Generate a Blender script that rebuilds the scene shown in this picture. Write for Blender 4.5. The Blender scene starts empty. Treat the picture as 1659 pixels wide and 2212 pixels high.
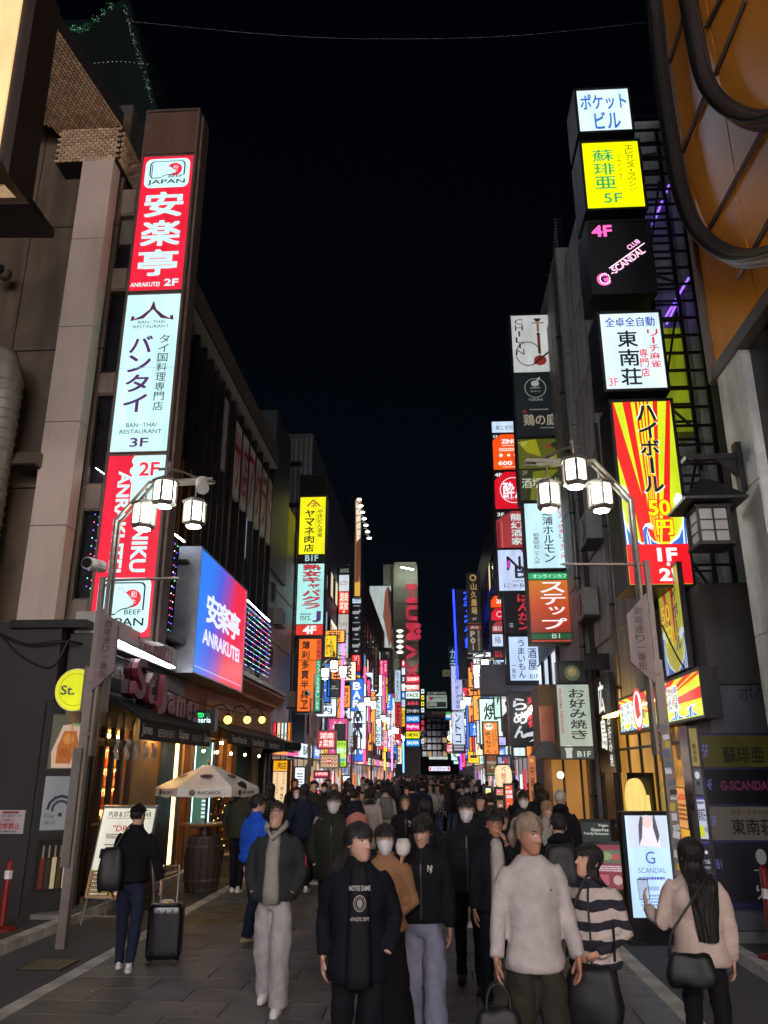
import bpy, math, random
import numpy as np
from mathutils import Vector, Matrix, noise
rnd = random.Random(11)
sc = bpy.context.scene
col = sc.collection
R = math.radians
# ---------------- camera ----------------
H = 2.0; F = 1717.0; CX, CY = 829.5, 1106.0
PITCH = math.atan(563 / 1717); YAW = math.atan(110 * math.cos(PITCH) / 1717)
cam = bpy.data.cameras.new('camera'); camo = bpy.data.objects.new('camera', cam); col.objects.link(camo)
camo.location = (0, 0, H); camo.rotation_euler = (math.pi / 2 + PITCH, 0, YAW)
cam.sensor_fit = 'VERTICAL'; cam.sensor_height = 36; cam.lens = 36 * 1717 / 2212
cam.clip_start = .05; cam.clip_end = 2000
sc.camera = camo
# ---------------- night sky ----------------
w = bpy.data.worlds.new('World'); sc.world = w; w.use_nodes = True
nt = w.node_tree; bg = nt.nodes['Background']
sky = nt.nodes.new('ShaderNodeTexSky'); sky.sky_type = 'NISHITA'; sky.sun_disc = False
sky.sun_elevation = R(12); sky.sun_rotation = R(160); sky.air_density = 1.0; sky.dust_density = .3; sky.ozone_density = 4
hsv = nt.nodes.new('ShaderNodeHueSaturation'); hsv.inputs['Saturation'].default_value = 1.0
nt.links.new(sky.outputs[0], hsv.inputs['Color']); nt.links.new(hsv.outputs[0], bg.inputs['Color'])
bg.inputs['Strength'].default_value = .0006
ml = bpy.data.lights.new('moon_light', 'SUN'); ml.energy = .012; ml.angle = R(10); ml.color = (.75, .8, 1)
mo = bpy.data.objects.new('moon_light', ml); mo.rotation_euler = (R(50), 0, R(-160)); col.objects.link(mo)
sc.view_settings.view_transform = 'Standard'; sc.view_settings.look = 'None'
sc.view_settings.exposure = .6; sc.view_settings.gamma = 1
sc.cycles.max_bounces = 5; sc.cycles.diffuse_bounces = 3; sc.cycles.glossy_bounces = 3; sc.cycles.transmission_bounces = 3
sc.cycles.sample_clamp_indirect = 3; sc.cycles.caustics_reflective = False; sc.cycles.caustics_refractive = False
# ---------------- picture <-> place ----------------
_f = Vector((-math.sin(YAW) * math.cos(PITCH), math.cos(YAW) * math.cos(PITCH), math.sin(PITCH)))
_r = Vector((math.cos(YAW), math.sin(YAW), 0)); _u = _r.cross(_f); EYE = Vector((0, 0, H))
def ray(px, py): return _f * F + _r * (px - CX) - _u * (py - CY)
def onY(px, py, Y): d = ray(px, py); return EYE + d * (Y / d.y)
def onX(px, py, X): d = ray(px, py); return EYE + d * (X / d.x)
def onZ(px, py, Z=0): d = ray(px, py); return EYE + d * ((Z - H) / d.z)
def Xat(px, Y, z):
    t = (px - CX) / F; zh = z - H
    return (t * (Y * _f.y + zh * _f.z) - Y * _r.y) / (_r.x - t * _f.x)
# ---------------- materials ----------------
def lin(h):
    if not isinstance(h, str): return tuple(h)
    h = h.lstrip('#'); o = []
    for i in (0, 2, 4):
        c = int(h[i:i + 2], 16) / 255
        o.append(c / 12.92 if c < .04045 else ((c + .055) / 1.055) ** 2.4)
    return tuple(o)
_mc = {}
def M(key, color=None, rough=.6, metal=0., var=.2, scale=3., bump=.15, bscale=30., stretch=None, spec=.5, dirt=0.):
    if key in _mc: return _mc[key]
    m = bpy.data.materials.new(key); m.use_nodes = True; t = m.node_tree; p = t.nodes['Principled BSDF']
    c = lin(color); n = t.nodes.new
    tc = n('ShaderNodeTexCoord'); src = tc.outputs['Object']
    if stretch:
        mp = n('ShaderNodeMapping'); mp.inputs['Scale'].default_value = stretch; t.links.new(src, mp.inputs[0]); src = mp.outputs[0]
    nz = n('ShaderNodeTexNoise'); nz.inputs['Scale'].default_value = scale; nz.inputs['Detail'].default_value = 6; nz.inputs['Roughness'].default_value = .65
    t.links.new(src, nz.inputs['Vector'])
    cr = n('ShaderNodeValToRGB'); cr.color_ramp.elements[0].position = .3; cr.color_ramp.elements[1].position = .7
    cr.color_ramp.elements[0].color = tuple(x * (1 - var) for x in c) + (1,)
    cr.color_ramp.elements[1].color = tuple(min(1, x * (1 + var)) for x in c) + (1,)
    t.links.new(nz.outputs['Fac'], cr.inputs['Fac']); outc = cr.outputs['Color']
    if dirt:
        mp = n('ShaderNodeMapping'); mp.inputs['Scale'].default_value = (2.2, 2.2, .35); t.links.new(tc.outputs['Object'], mp.inputs[0])
        n2 = n('ShaderNodeTexNoise'); n2.inputs['Scale'].default_value = 1.3; n2.inputs['Detail'].default_value = 8
        t.links.new(mp.outputs[0], n2.inputs['Vector'])
        r2 = n('ShaderNodeMapRange'); r2.inputs['From Min'].default_value = .45; r2.inputs['From Max'].default_value = .75
        r2.inputs['To Max'].default_value = dirt; t.links.new(n2.outputs['Fac'], r2.inputs['Value'])
        mx = n('ShaderNodeMixRGB'); mx.inputs['Color2'].default_value = tuple(x * .25 for x in c) + (1,)
        t.links.new(r2.outputs[0], mx.inputs['Fac']); t.links.new(outc, mx.inputs['Color1']); outc = mx.outputs[0]
    t.links.new(outc, p.inputs['Base Color'])
    p.inputs['Roughness'].default_value = rough; p.inputs['Metallic'].default_value = metal
    p.inputs['Specular IOR Level'].default_value = spec
    rr = n('ShaderNodeMapRange'); rr.inputs['To Min'].default_value = max(.02, rough - .12); rr.inputs['To Max'].default_value = min(1, rough + .12)
    t.links.new(nz.outputs['Fac'], rr.inputs['Value']); t.links.new(rr.outputs[0], p.inputs['Roughness'])
    if bump:
        nb = n('ShaderNodeTexNoise'); nb.inputs['Scale'].default_value = bscale; nb.inputs['Detail'].default_value = 5; t.links.new(src, nb.inputs['Vector'])
        bp = n('ShaderNodeBump'); bp.inputs['Strength'].default_value = bump; bp.inputs['Distance'].default_value = .02
        t.links.new(nb.outputs['Fac'], bp.inputs['Height']); t.links.new(bp.outputs[0], p.inputs['Normal'])
    _mc[key] = m; return m
def E(color, s=1.0, sample=True, var=.2, scale=1.2):
    """a surface that gives off light, a little uneven like a lightbox"""
    if s <= 2: s = s * .7
    key = 'lit_%s_%.3f_%d' % (color, s, sample)
    if key in _mc: return _mc[key]
    m = bpy.data.materials.new(key); m.use_nodes = True; t = m.node_tree; p = t.nodes['Principled BSDF']
    c = lin(color); p.inputs['Base Color'].default_value = tuple(x * .5 for x in c) + (1,); p.inputs['Roughness'].default_value = .35
    p.inputs['Emission Color'].default_value = c + (1,); p.inputs['Emission Strength'].default_value = s
    if var:
        tc = t.nodes.new('ShaderNodeTexCoord'); nz = t.nodes.new('ShaderNodeTexNoise'); nz.inputs['Scale'].default_value = scale
        mp = t.nodes.new('ShaderNodeMapping'); mp.inputs['Scale'].default_value = (3.2, 3.2, .7); t.links.new(tc.outputs['Object'], mp.inputs[0]); t.links.new(mp.outputs[0], nz.inputs['Vector']); mr = t.nodes.new('ShaderNodeMapRange')
        mr.inputs['From Min'].default_value = .3; mr.inputs['From Max'].default_value = .7
        mr.inputs['To Min'].default_value = s * (1 - var); mr.inputs['To Max'].default_value = s * (1 + var)
        t.links.new(nz.outputs['Fac'], mr.inputs['Value']); t.links.new(mr.outputs[0], p.inputs['Emission Strength'])
    m.cycles.emission_sampling = 'AUTO' if sample else 'NONE'
    _mc[key] = m; return m
def D(color):
    return M('print_%s' % color, color, .45, var=.08, bump=0)
def cloth(color, rough=.85, bump=.5, var=.18):
    return M('cloth_%s' % (color,), color, rough, var=var, scale=9, bump=bump * .35, bscale=26, spec=.2)
steel = M('grey_steel', '#7d7a74', .45, .6, dirt=.4)
darkm = M('dark_metal', '#2b2a2b', .4, .5, dirt=.2)
blackm = M('black_metal', '#111113', .38, .3)
bronze = M('brown_metal', '#6f5f55', .42, .35, dirt=.35)
concrete = M('concrete', '#77746f', .85, dirt=.7, bump=.35)
dconc = M('dark_concrete', '#4a4744', .85, dirt=.6, bump=.35)
glassd = M('dark_glass', '#0b0e12', .06, 0, bump=0, spec=.9, var=.4, scale=.6)
# ---------------- mesh builder ----------------
class MB:
    def __init__(s): s.v = []; s.f = []; s.m = []
    def add(s, vs, fs, m=0):
        b = len(s.v); s.v += [tuple(x) for x in vs]; s.f += [tuple(i + b for i in f) for f in fs]; s.m += [m] * len(fs); return s
    def box(s, c, d, m=0, rz=0, rx=0, ry=0):
        x, y, z = (k / 2 for k in d)
        vs = [Vector(p) for p in ((-x, -y, -z), (x, -y, -z), (x, y, -z), (-x, y, -z), (-x, -y, z), (x, -y, z), (x, y, z), (-x, y, z))]
        if rz or rx or ry:
            mt = Matrix.Rotation(rz, 3, 'Z') @ Matrix.Rotation(ry, 3, 'Y') @ Matrix.Rotation(rx, 3, 'X'); vs = [mt @ p for p in vs]
        return s.add([p + Vector(c) for p in vs], ((0, 3, 2, 1), (4, 5, 6, 7), (0, 1, 5, 4), (1, 2, 6, 5), (2, 3, 7, 6), (3, 0, 4, 7)), m)
    def bx(s, x0, x1, y0, y1, z0, z1, m=0): return s.box(((x0 + x1) / 2, (y0 + y1) / 2, (z0 + z1) / 2), (abs(x1 - x0), abs(y1 - y0), abs(z1 - z0)), m)
    def prism(s, pts, d, m=0):
        """closed polygon pts (3D) pushed along vector d"""
        n = len(pts); d = Vector(d); a = [Vector(p) for p in pts]
        return s.add(a + [p + d for p in a], [tuple(range(n))[::-1], tuple(range(n, 2 * n))] + [(i, (i + 1) % n, (i + 1) % n + n, i + n) for i in range(n)], m)
    def tube(s, pts, rad, n=8, m=0, ref=(0, 1, 0), cap=True):
        pts = [Vector(p) for p in pts]; ref = Vector(ref); k = len(pts)
        if not isinstance(rad, (list, tuple)) : rad = [rad] * k
        vs = []
        for i, p in enumerate(pts):
            t = (pts[min(i + 1, k - 1)] - pts[max(i - 1, 0)]).normalized(); a = t.cross(ref)
            if a.length < 1e-3: a = t.cross(Vector((1, 0, 0)))
            a.normalize(); b = a.cross(t).normalized(); r = rad[i]; ra, rb = r if isinstance(r, (list, tuple)) else (r, r)
            for j in range(n):
                q = 2 * math.pi * j / n; vs.append(p + a * math.cos(q) * ra + b * math.sin(q) * rb)
        fs = [(i * n + j, i * n + (j + 1) % n, (i + 1) * n + (j + 1) % n, (i + 1) * n + j) for i in range(k - 1) for j in range(n)]
        if cap:
            fs += [tuple(range(n))[::-1], tuple(range((k - 1) * n, k * n))]
        return s.add(vs, fs, m)
    def rings(s, rs, m=0, cap=True):
        """rs: list of rings (same count of points), lofted"""
        n = len(rs[0]); vs = [p for r in rs for p in r]; k = len(rs)
        fs = [(i * n + j, i * n + (j + 1) % n, (i + 1) * n + (j + 1) % n, (i + 1) * n + j) for i in range(k - 1) for j in range(n)]
        if cap: fs += [tuple(range(n))[::-1], tuple(range((k - 1) * n, k * n))]
        return s.add(vs, fs, m)
    def lathe(s, prof, n=16, c=(0, 0, 0), m=0, cap=True):
        return s.rings([[(c[0] + r * math.cos(2 * math.pi * j / n), c[1] + r * math.sin(2 * math.pi * j / n), c[2] + z) for j in range(n)] for r, z in prof], m, cap)
    def ball(s, c, r, n=10, m=0, k=6):
        r = r if isinstance(r, (list, tuple)) else (r, r, r)
        return s.rings([[(c[0] + r[0] * math.sin(a) * math.cos(2 * math.pi * j / n), c[1] + r[1] * math.sin(a) * math.sin(2 * math.pi * j / n), c[2] - r[2] * math.cos(a)) for j in range(n)] for a in [.12 + (math.pi - .24) * i / k for i in range(k + 1)]], m)
    def mesh(s, name, mats, smooth=False):
        me = bpy.data.meshes.new(name); me.from_pydata(s.v, [], s.f)
        for x in (mats if isinstance(mats, (list, tuple)) else [mats]): me.materials.append(x)
        me.polygons.foreach_set('material_index', s.m)
        if smooth: me.polygons.foreach_set('use_smooth', [True] * len(s.f))
        me.update(); return me
    def build(s, name, mats, parent=None, smooth=False, loc=None, **tags):
        return link(name, s.mesh(name, mats, smooth), parent, loc, **tags)
def link(name, me, parent=None, loc=None, **tags):
    o = bpy.data.objects.new(name, me); col.objects.link(o)
    if parent: o.parent = parent
    if loc is not None: o.location = loc
    for k, v in tags.items(): o[k] = v
    return o
def thing(name, label, cat, loc=(0, 0, 0), rz=0, group=None):
    o = bpy.data.objects.new(name, None); col.objects.link(o); o.location = loc; o.rotation_euler = (0, 0, rz)
    o.empty_display_size = .2; o['label'] = label; o['category'] = cat
    if group: o['group'] = group
    return o
def kids(o): return [c for c in ALLKIDS.get(o.name, [])]
def copy_tree(o, loc=None, rz=None, label=None, group=None, recolor=None):
    c = o.copy(); col.objects.link(c)
    if loc is not None: c.location = loc
    if rz is not None: c.rotation_euler = (0, 0, rz)
    if label: c['label'] = label
    if group: c['group'] = group
    def rec(a, b):
        for ch in a.children:
            d = ch.copy(); col.objects.link(d); d.parent = b
            if recolor and stem_(ch.name) in recolor:
                d.material_slots[0].link = 'OBJECT'; d.material_slots[0].material = recolor[stem_(ch.name)]
            rec(ch, d)
    rec(o, c); return c
def stem_(n): return n.split('.')[0]
# ---------------- lettering ----------------
_tc = bpy.data.curves.new('lettering_source', 'FONT'); _to = bpy.data.objects.new('lettering_source', _tc); col.objects.link(_to)
_g = {}
def glyph(t, bold=0., res=3):
    k = (t, bold, res)
    if k not in _g:
        _tc.body = t; _tc.offset = bold; _tc.resolution_u = res
        dg = bpy.context.evaluated_depsgraph_get(); ev = _to.evaluated_get(dg); m = ev.to_mesh()
        vs = np.array([v.co[:2] for v in m.vertices]) if len(m.vertices) else np.zeros((0, 2)); fs = [tuple(p.vertices) for p in m.polygons]
        ev.to_mesh_clear()
        if len(vs): lo, hi = vs.min(0), vs.max(0)
        else: lo, hi = np.zeros(2), np.ones(2)
        _g[k] = (vs, fs, lo, hi)
    return _g[k]
SMALL = set('ッャュョァィっゃゅょ・ヵ')
class Print:
    """flat lettering and shapes on a rectangle w x h, front towards -Y; v runs downwards"""
    def __init__(s, w, h, lit, z0=0., x0=0., strength=1.0, res=3):
        s.w, s.h, s.z0, s.x0 = w, h, z0, x0; s.lit = lit; s.st = strength; s.mb = MB(); s.mats = []; s.d = -.006; s.res = res
    def mi(s, c):
        m = E(c, s.st, False, 0) if s.lit else D(c)
        if m not in s.mats: s.mats.append(m)
        return s.mats.index(m)
    def P(s, u, v): return (s.x0 + u * s.w, s.d, s.z0 + (1 - v) * s.h)
    def glyphbox(s, t, u0, v0, u1, v1, mi, bold, rot=0):
        if bold and any(ord(c) > 0x3000 for c in t):
            n = max(1, len(t)); bu, bv = min(bold, .05) * .55 * (u1 - u0) / n, min(bold, .05) * .55 * (v1 - v0)
            for a, b in ((-1, -1), (1, -1), (-1, 1), (1, 1)):
                s.glyphbox(t, u0 + (a + 1) * bu, v0 + (b + 1) * bv, u1 + (a - 1) * bu, v1 + (b - 1) * bv, mi, 0, rot); s.d -= .0002
            if bold < .06: return
            s.glyphbox(t, u0 + bu, v0, u1 - bu, v1, mi, 0, rot); s.d -= .0002; return
        vs, fs, lo, hi = glyph(t, bold, s.res)
        if not len(vs): return
        n = (vs - lo) / np.maximum(hi - lo, 1e-6)
        if rot: n = np.stack([n[:, 1], 1 - n[:, 0]], 1)
        s.mb.add([s.P(u0 + a * (u1 - u0), v1 - b * (v1 - v0)) for a, b in n], fs, mi)
    def items(s, its):
        for it in its:
            k = it[0]; s.d -= .0012
            if k == 'r': _, u0, v0, u1, v1, c = it; s.mb.add([s.P(u0, v1), s.P(u1, v1), s.P(u1, v0), s.P(u0, v0)], [(0, 1, 2, 3)], s.mi(c))
            elif k == 'c' or k == 'o':
                u, v, r, c = it[1:5]; q = it[5] if len(it) > 5 else 1; n = 24 if s.w > .5 else 12; a = s.w / s.h
                pts = [(u + r * math.cos(2 * math.pi * i / n), v + r * q * a * math.sin(2 * math.pi * i / n)) for i in range(n)]
                if k == 'c': s.mb.add([s.P(*p) for p in pts][::-1], [tuple(range(n))], s.mi(c))
                else:
                    t = it[6] if len(it) > 6 else .82
                    ins = [(u + r * t * math.cos(2 * math.pi * i / n), v + r * t * q * a * math.sin(2 * math.pi * i / n)) for i in range(n)]
                    s.mb.add([s.P(*p) for p in pts] + [s.P(*p) for p in ins], [(i, (i + 1) % n, (i + 1) % n + n, i + n) for i in range(n)], s.mi(c))
            elif k == 'p': s.mb.add([s.P(*p) for p in it[1]], [tuple(range(len(it[1])))], s.mi(it[2]))
            elif k in 'tR': s.glyphbox(it[1], it[2], it[3], it[4], it[5], s.mi(it[6]), it[7] if len(it) > 7 else 0, k == 'R')
            elif k == 'v':
                _, t, u0, v0, u1, v1, c = it[:7]; b = it[7] if len(it) > 7 else 0; n = len(t); ch = (v1 - v0) / n
                for i, x in enumerate(t):
                    if x == ' ': continue
                    a = v0 + i * ch; um = (u0 + u1) / 2
                    if x in 'ー|': s.items([('r', um - (u1 - u0) * .09, a + ch * .05, um + (u1 - u0) * .09, a + ch * .9, c)]); s.d += .0012; continue
                    if x == '・': s.items([('c', um, a + ch / 2, (u1 - u0) * .12, c)]); s.d += .0012; continue
                    if x in SMALL: s.glyphbox(x, um - (u1 - u0) * .2, a + ch * .1, u1 - (u1 - u0) * .05, a + ch * .75, s.mi(c), b); continue
                    lo, hi = glyph(x, 0, s.res)[2:]; r_ = (hi[1] - lo[1]) / max(1e-6, hi[0] - lo[0]); cv = a + ch * .49; hv = ch * .44; hu = (u1 - u0) / 2
                    if r_ < .5: hv *= max(r_, .1)
                    if r_ > 1.9: hu *= 1.5 / r_
                    s.glyphbox(x, um - hu, cv - hv, um + hu, cv + hv, s.mi(c), b)
            elif k == 'k':     # rows of small illegible print
                _, u0, v0, u1, v1, n, c = it; g = (v1 - v0) / n
                for i in range(n):
                    u = u0
                    while u < u1:
                        l = rnd.uniform(.03, .09) * (u1 - u0) * 1.2; s.mb.add([s.P(u, v0 + (i + .6) * g), s.P(min(u + l, u1), v0 + (i + .6) * g), s.P(min(u + l, u1), v0 + i * g), s.P(u, v0 + i * g)], [(0, 1, 2, 3)], s.mi(c)); u += l + .02 * (u1 - u0)
        return s
def gF(px0, py0, px1, py1, Y):
    """a surface square to the street: its left/right/top/bottom as the picture shows them at depth Y"""
    ym, xm = (py0 + py1) / 2, (px0 + px1) / 2
    x0, x1 = onY(px0, ym, Y).x, onY(px1, ym, Y).x; z1, z0 = onY(xm, py0, Y).z, onY(xm, py1, Y).z
    return dict(c=((x0 + x1) / 2, Y, z0), w=x1 - x0, h=z1 - z0, rz=0, zm=lambda p: onY(xm, p, Y).z - z0)
def gX(px0, py0, px1, py1, X):
    """a surface along the street on the plane X; py0/py1 are read at px0"""
    ym = (py0 + py1) / 2; a, b = onX(px0, ym, X).y, onX(px1, ym + (ym - 1668) * (px1 - px0) / (px0 - 940), X).y
    z1, z0 = onX(px0, py0, X).z, onX(px0, py1, X).z
    return dict(c=(X, (a + b) / 2, z0), w=abs(b - a), h=z1 - z0, rz=R(90) if X < 0 else R(-90), zm=lambda p: onX(px0, p, X).z - z0)
def sign(label, g, panels, th=.28, fw=.045, frame=None, name='shop_sign', cat='sign', group=None, fmat=None, st=1.0, both=False, res=3, arms=None):
    """lightbox: frame + panels (py0, py1, background, lit, items[, u0, u1])"""
    fmat = fmat or frame or darkm; w, h = g['w'], g['h']
    o = thing(name, label, cat, g['c'], g['rz'], group)
    mb = MB(); mb.bx(-w / 2, w / 2, .02, th, 0, h)
    for a, b in ((-w / 2, -w / 2 + fw), (w / 2 - fw, w / 2)): mb.bx(a, b, -.025, .019, 0, h)
    for a, b in ((0, fw), (h - fw, h)): mb.bx(-w / 2 + fw, w / 2 - fw, -.025, .019, a, b)
    mb.build('sign_frame', fmat, o)
    if arms:
        for (z, l) in arms:
            sx = -1 if l < 0 else 1
            MB().bx(sx * w / 2, sx * w / 2 + l, .05, th - .04, z - .05, z + .05).build('mounting_arm', fmat, o)
    for p in panels:
        py0, py1, bgc, lit, its = p[:5]; u0, u1 = (p[5], p[6]) if len(p) > 6 else (0, 1)
        z1 = min(g['zm'](py0), h - fw) if py0 is not None else h - fw; z0 = max(g['zm'](py1), fw) if py1 is not None else fw
        x0, x1 = -w / 2 + fw + u0 * (w - 2 * fw), -w / 2 + fw + u1 * (w - 2 * fw)
        pm = MB().bx(x0, x1, -.004, .016, z0, z1).build('panel', bgc if not isinstance(bgc, str) else (E(bgc, lit * st) if lit else D(bgc)), o)
        if its:
            q = Print(x1 - x0, z1 - z0, bool(lit), z0, x0, (lit or 1) * st, res).items(its)
            if q.mb.v: q.mb.build('lettering', q.mats, pm)
        if py1 is not None and z0 > fw + .05: MB().bx(-w / 2 + fw, w / 2 - fw, -.02, .015, z0 - .03, z0 - .004).build('rail', fmat, o)
    return o
# ================= ground =================
asph = M('side_asphalt', '#4c4b4b', .75, var=.3, scale=8, bump=.6, bscale=90, dirt=.3)
base = M('joint_sand', '#121110', .9, bump=.3)
paverm = [M('paver_%d' % i, c, .5, var=.3, scale=5, bump=.45, bscale=60, dirt=.6) for i, c in enumerate(('#64625f', '#5a5856', '#6b6864', '#605d5b'))]
stone = M('pale_kerb_stone', '#bab5ac', .7, var=.25, scale=6, dirt=.7, bump=.4)
MB().bx(-400, 400, -200, 600, -.6, -.02).build('ground', M('city_ground', '#2d2c2b', .9), kind='structure')
street = MB().bx(-3.7, 2.05, -20, 140, -.019, -.006).build('street', base, kind='structure')
pv = [MB().bx(-.444, .444, -.219, .219, 0, .02).mesh('paver', m) for m in paverm]
rest = MB(); np_ = 0; y = 5.0; row = 0
while y < 120:
    x = -3.7 + (-.45 if row % 2 else 0); big = y > 30
    while x < 2.05:
        a, b = max(x, -3.7), min(x + .9, 2.05)
        if b - a > .1:
            dz = rnd.uniform(-.0025, .0025); i = rnd.randrange(4)
            if b - a > .89 and not big and np_ < 292:
                o = link('paver', pv[i], street, (x + .45, y + .225, -.008 + dz)); o.rotation_euler = (rnd.uniform(-.003, .003), rnd.uniform(-.003, .003), 0); np_ += 1
            else: rest.bx(a + .003, b - .003, y + .004, y + .446, -.008 + dz, .012 + dz, i)
        x += .9
    y += .45; row += 1
rest.build('outer_pavers', paverm, street, kind='stuff')
for n, a, b in (('left_lane', -5.0, -3.88), ('right_lane', 2.22, 3.3)):
    MB().bx(a, b, -20, 130, -.019, .002).build(n, asph, kind='structure')
kl = MB(); 
for side, a, b in ((0, -3.88, -3.7), (1, 2.05, 2.22)):
    st = MB().bx(a, b, 40, 130, -.018, .008).build('kerb_line', stone, kind='structure'); me = MB().bx(-.085, .085, -.295, .295, 0, .03).mesh('kerb_stone', stone)
    for i in range(55): link('kerb_stone', me, st, ((a + b) / 2, 7.2 + i * .6, -.017 + rnd.uniform(-.003, .003)))
for n, a, b in (('left_kerb', -5.16, -5.0), ('right_kerb', 3.3, 3.44)):
    k = MB().bx(a, b, 45, 130, -.019, .12).build(n, stone, kind='structure'); me = MB().bx(-.078, .078, -.495, .495, 0, .14).mesh('kerb_block', stone)
    for i in range(40): link('kerb_block', me, k, ((a + b) / 2, 5.5 + i, -.019))
MB().bx(-16, -5.161, -20, 130, -.019, .1).build('left_pavement', dconc, kind='structure')
MB().bx(3.441, 16, -20, 130, -.019, .1).build('right_pavement', dconc, kind='structure')
# steel covers
plate = M('worn_steel_plate', '#8c8069', .38, .7, dirt=.5, bump=.2)
def cover(label, x0, x1, y0, y1, z, group=None):
    o = thing('access_cover', label, 'manhole cover', ((x0 + x1) / 2, (y0 + y1) / 2, z), 0, group)
    w, l = (x1 - x0) / 2, (y1 - y0) / 2
    MB().bx(-w, w, -l, l, -.01, .008).build('cover_frame', darkm, o)
    mb = MB(); mb.bx(-w + .03, w - .03, -l + .03, l - .03, .0081, .012)
    n = int(w * 2 / .07); k = int(l * 2 / .07)
    for i in range(n):
        for j in range(k):
            mb.box((-w + .06 + i * .07, -l + .06 + j * .07, .0145), (.045, .014, .005), rz=R(45 if (i + j) % 2 else -45))
    mb.build('tread_plate', plate, o)
cover('square ribbed steel access cover in front of the trattoria barrel', -4.65, -3.95, 16.2, 17.1, .002)
cover('large ribbed steel plate set into the paving by the white line', -3.55, -2.75, 11.9, 12.9, .006, )
cover('second ribbed steel plate just beyond the larger one by the white line', -3.4, -2.7, 13.0, 13.7, .006)
cover('dim iron cover in the side lane near the tall lamp post', -4.5, -4.0, 9.3, 9.8, .002)
lit = MB()
for i in range(130): lit.box((rnd.uniform(-3.6, 2), rnd.uniform(7, 20), .021), (rnd.uniform(.004, .02), rnd.uniform(.004, .02), .002), rz=rnd.uniform(0, 3))
lit.build('litter', D('#c8c4b8'), kind='stuff')
gum = MB()
for i in range(420): x, y, r_ = rnd.uniform(-3.6, 2), rnd.uniform(6.5, 24), rnd.uniform(.012, .035); gum.add([(x + r_ * math.cos(a), y + r_ * math.sin(a), .0175) for a in (0, 1, 2, 3.1, 4.2, 5.2)], [(0, 1, 2, 3, 4, 5)])
gum.build('gum_spots', D('#1c1b1a'), kind='stuff')
# ================= building helpers =================
def block(name, label, x0, x1, y0, y1, h, mat, z0=.1, cat='building', group=None):
    o = thing(name, label, cat, ((x0 + x1) / 2, (y0 + y1) / 2, z0), 0, group)
    MB().bx(-(x1 - x0) / 2, (x1 - x0) / 2, -(y1 - y0) / 2, (y1 - y0) / 2, 0, h - z0).build('wall', mat, o)
    o['cx'] = (x0 + x1) / 2; o['cy'] = (y0 + y1) / 2; return o
def side_windows(o, X, ys, zs, w, h, lits=(), fm=None, gm=None):
    """windows on a street-side wall: frame + pane"""
    sx = 1 if X < 0 else -1; cx, cy, z0 = o.location
    for y in ys:
        for z in zs:
            f = MB()
            x = X - cx; 
            for a, b, c, d in ((y - w / 2, y + w / 2, z, z + .05), (y - w / 2, y + w / 2, z + h - .05, z + h), (y - w / 2, y - w / 2 + .05, z + .051, z + h - .051), (y + w / 2 - .05, y + w / 2, z + .051, z + h - .051)):
                f.bx(x + .002 * sx, x + .06 * sx, a - cy, b - cy, c - z0, d - z0)
            fo = f.build('window', fm or darkm, o)
            k = rnd.random(); g = gm or glassd
            if lits and k < .4: g = E(rnd.choice(lits), rnd.choice((.5, .8, 1.1)))
            MB().bx(x + .002 * sx, x + .03 * sx, y - w / 2 + .052 - cy, y + w / 2 - .052 - cy, z + .052 - z0, z + h - .052 - z0).build('pane', g, fo)
# ---- left corner building A : brown panel wall, brick overhang ----
brownm = M('brown_wall_panel', '#5e4f40', .6, var=.3, scale=1.2, dirt=.85, bump=.2)
A = thing('corner_building', 'brown panelled corner building with a brick overhang above the pub', 'building', (-9.5, 16, 4.1))
MB().bx(-6.5, 3.1, -2.4, 1.6, 0, 12).build('wall_core', dconc, A)
for i in range(6):
    for j in range(4):
        MB().bx(3.15 - .93 * (i + 1) + .012, 3.15 - .93 * i - .012, -2.5, -2.41, .05 + j * 2.9, .05 + j * 2.9 + 2.87).build('wall_panel', brownm, A)
pil = thing('facade_pillar', 'tall plain pinkish beige pillar on the corner beside the red vertical sign', 'pillar', (-6.72, 13.25, 4.15))
cream = M('pinkish_beige_panel', '#bba999', .6, var=.1, scale=.7, dirt=.25, bump=.05)
for j in range(5): MB().bx(-.33, .33, -.25, .1, j * 2.0, j * 2.0 + 1.985).build('panel', cream, pil)
MB().bx(-.30, .30, -.2, .12, -.01, 10.01).build('backing', darkm, pil)
brickm = [M('tan_brick_%d' % i, c, .75, var=.2, scale=7, bump=.3, dirt=.3) for i, c in enumerate(('#c0a280', '#b09070', '#caac8a'))]
zS = 14.89
oh = thing('brick_overhang', 'tan brick faced overhang high above the brown wall at the corner', 'overhang', (-6.3, 13, 14.05))
MB().bx(-1.34, -.01, .02, 4.5, 0, .83).build('core', M('dark_mortar', '#120d0a', .9), oh)
sp = [(-6.3, 13.0), (-6.66, 10.4), (-7.05, 8.4), (-8.9, 8.4), (-8.3, 12.3), (-7.7, 13.1)]
MB().prism([(x + 6.3, y - 13, .86) for x, y in sp], (0, 0, .35)).build('slab', _mc['dark_mortar'], oh)
bme = [MB().box((0, 0, 0), (.106, .03, .048)).mesh('brick', m) for m in brickm]; nb = 0; br = MB()
def inpoly(x, y, P):
    c = False; j = len(P) - 1
    for i in range(len(P)):
        (xi, yi), (xj, yj) = P[i], P[j]
        if (yi > y) != (yj > y) and x < (xj - xi) * (y - yi) / (yj - yi) + xi: c = not c
        j = i
    return c
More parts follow.
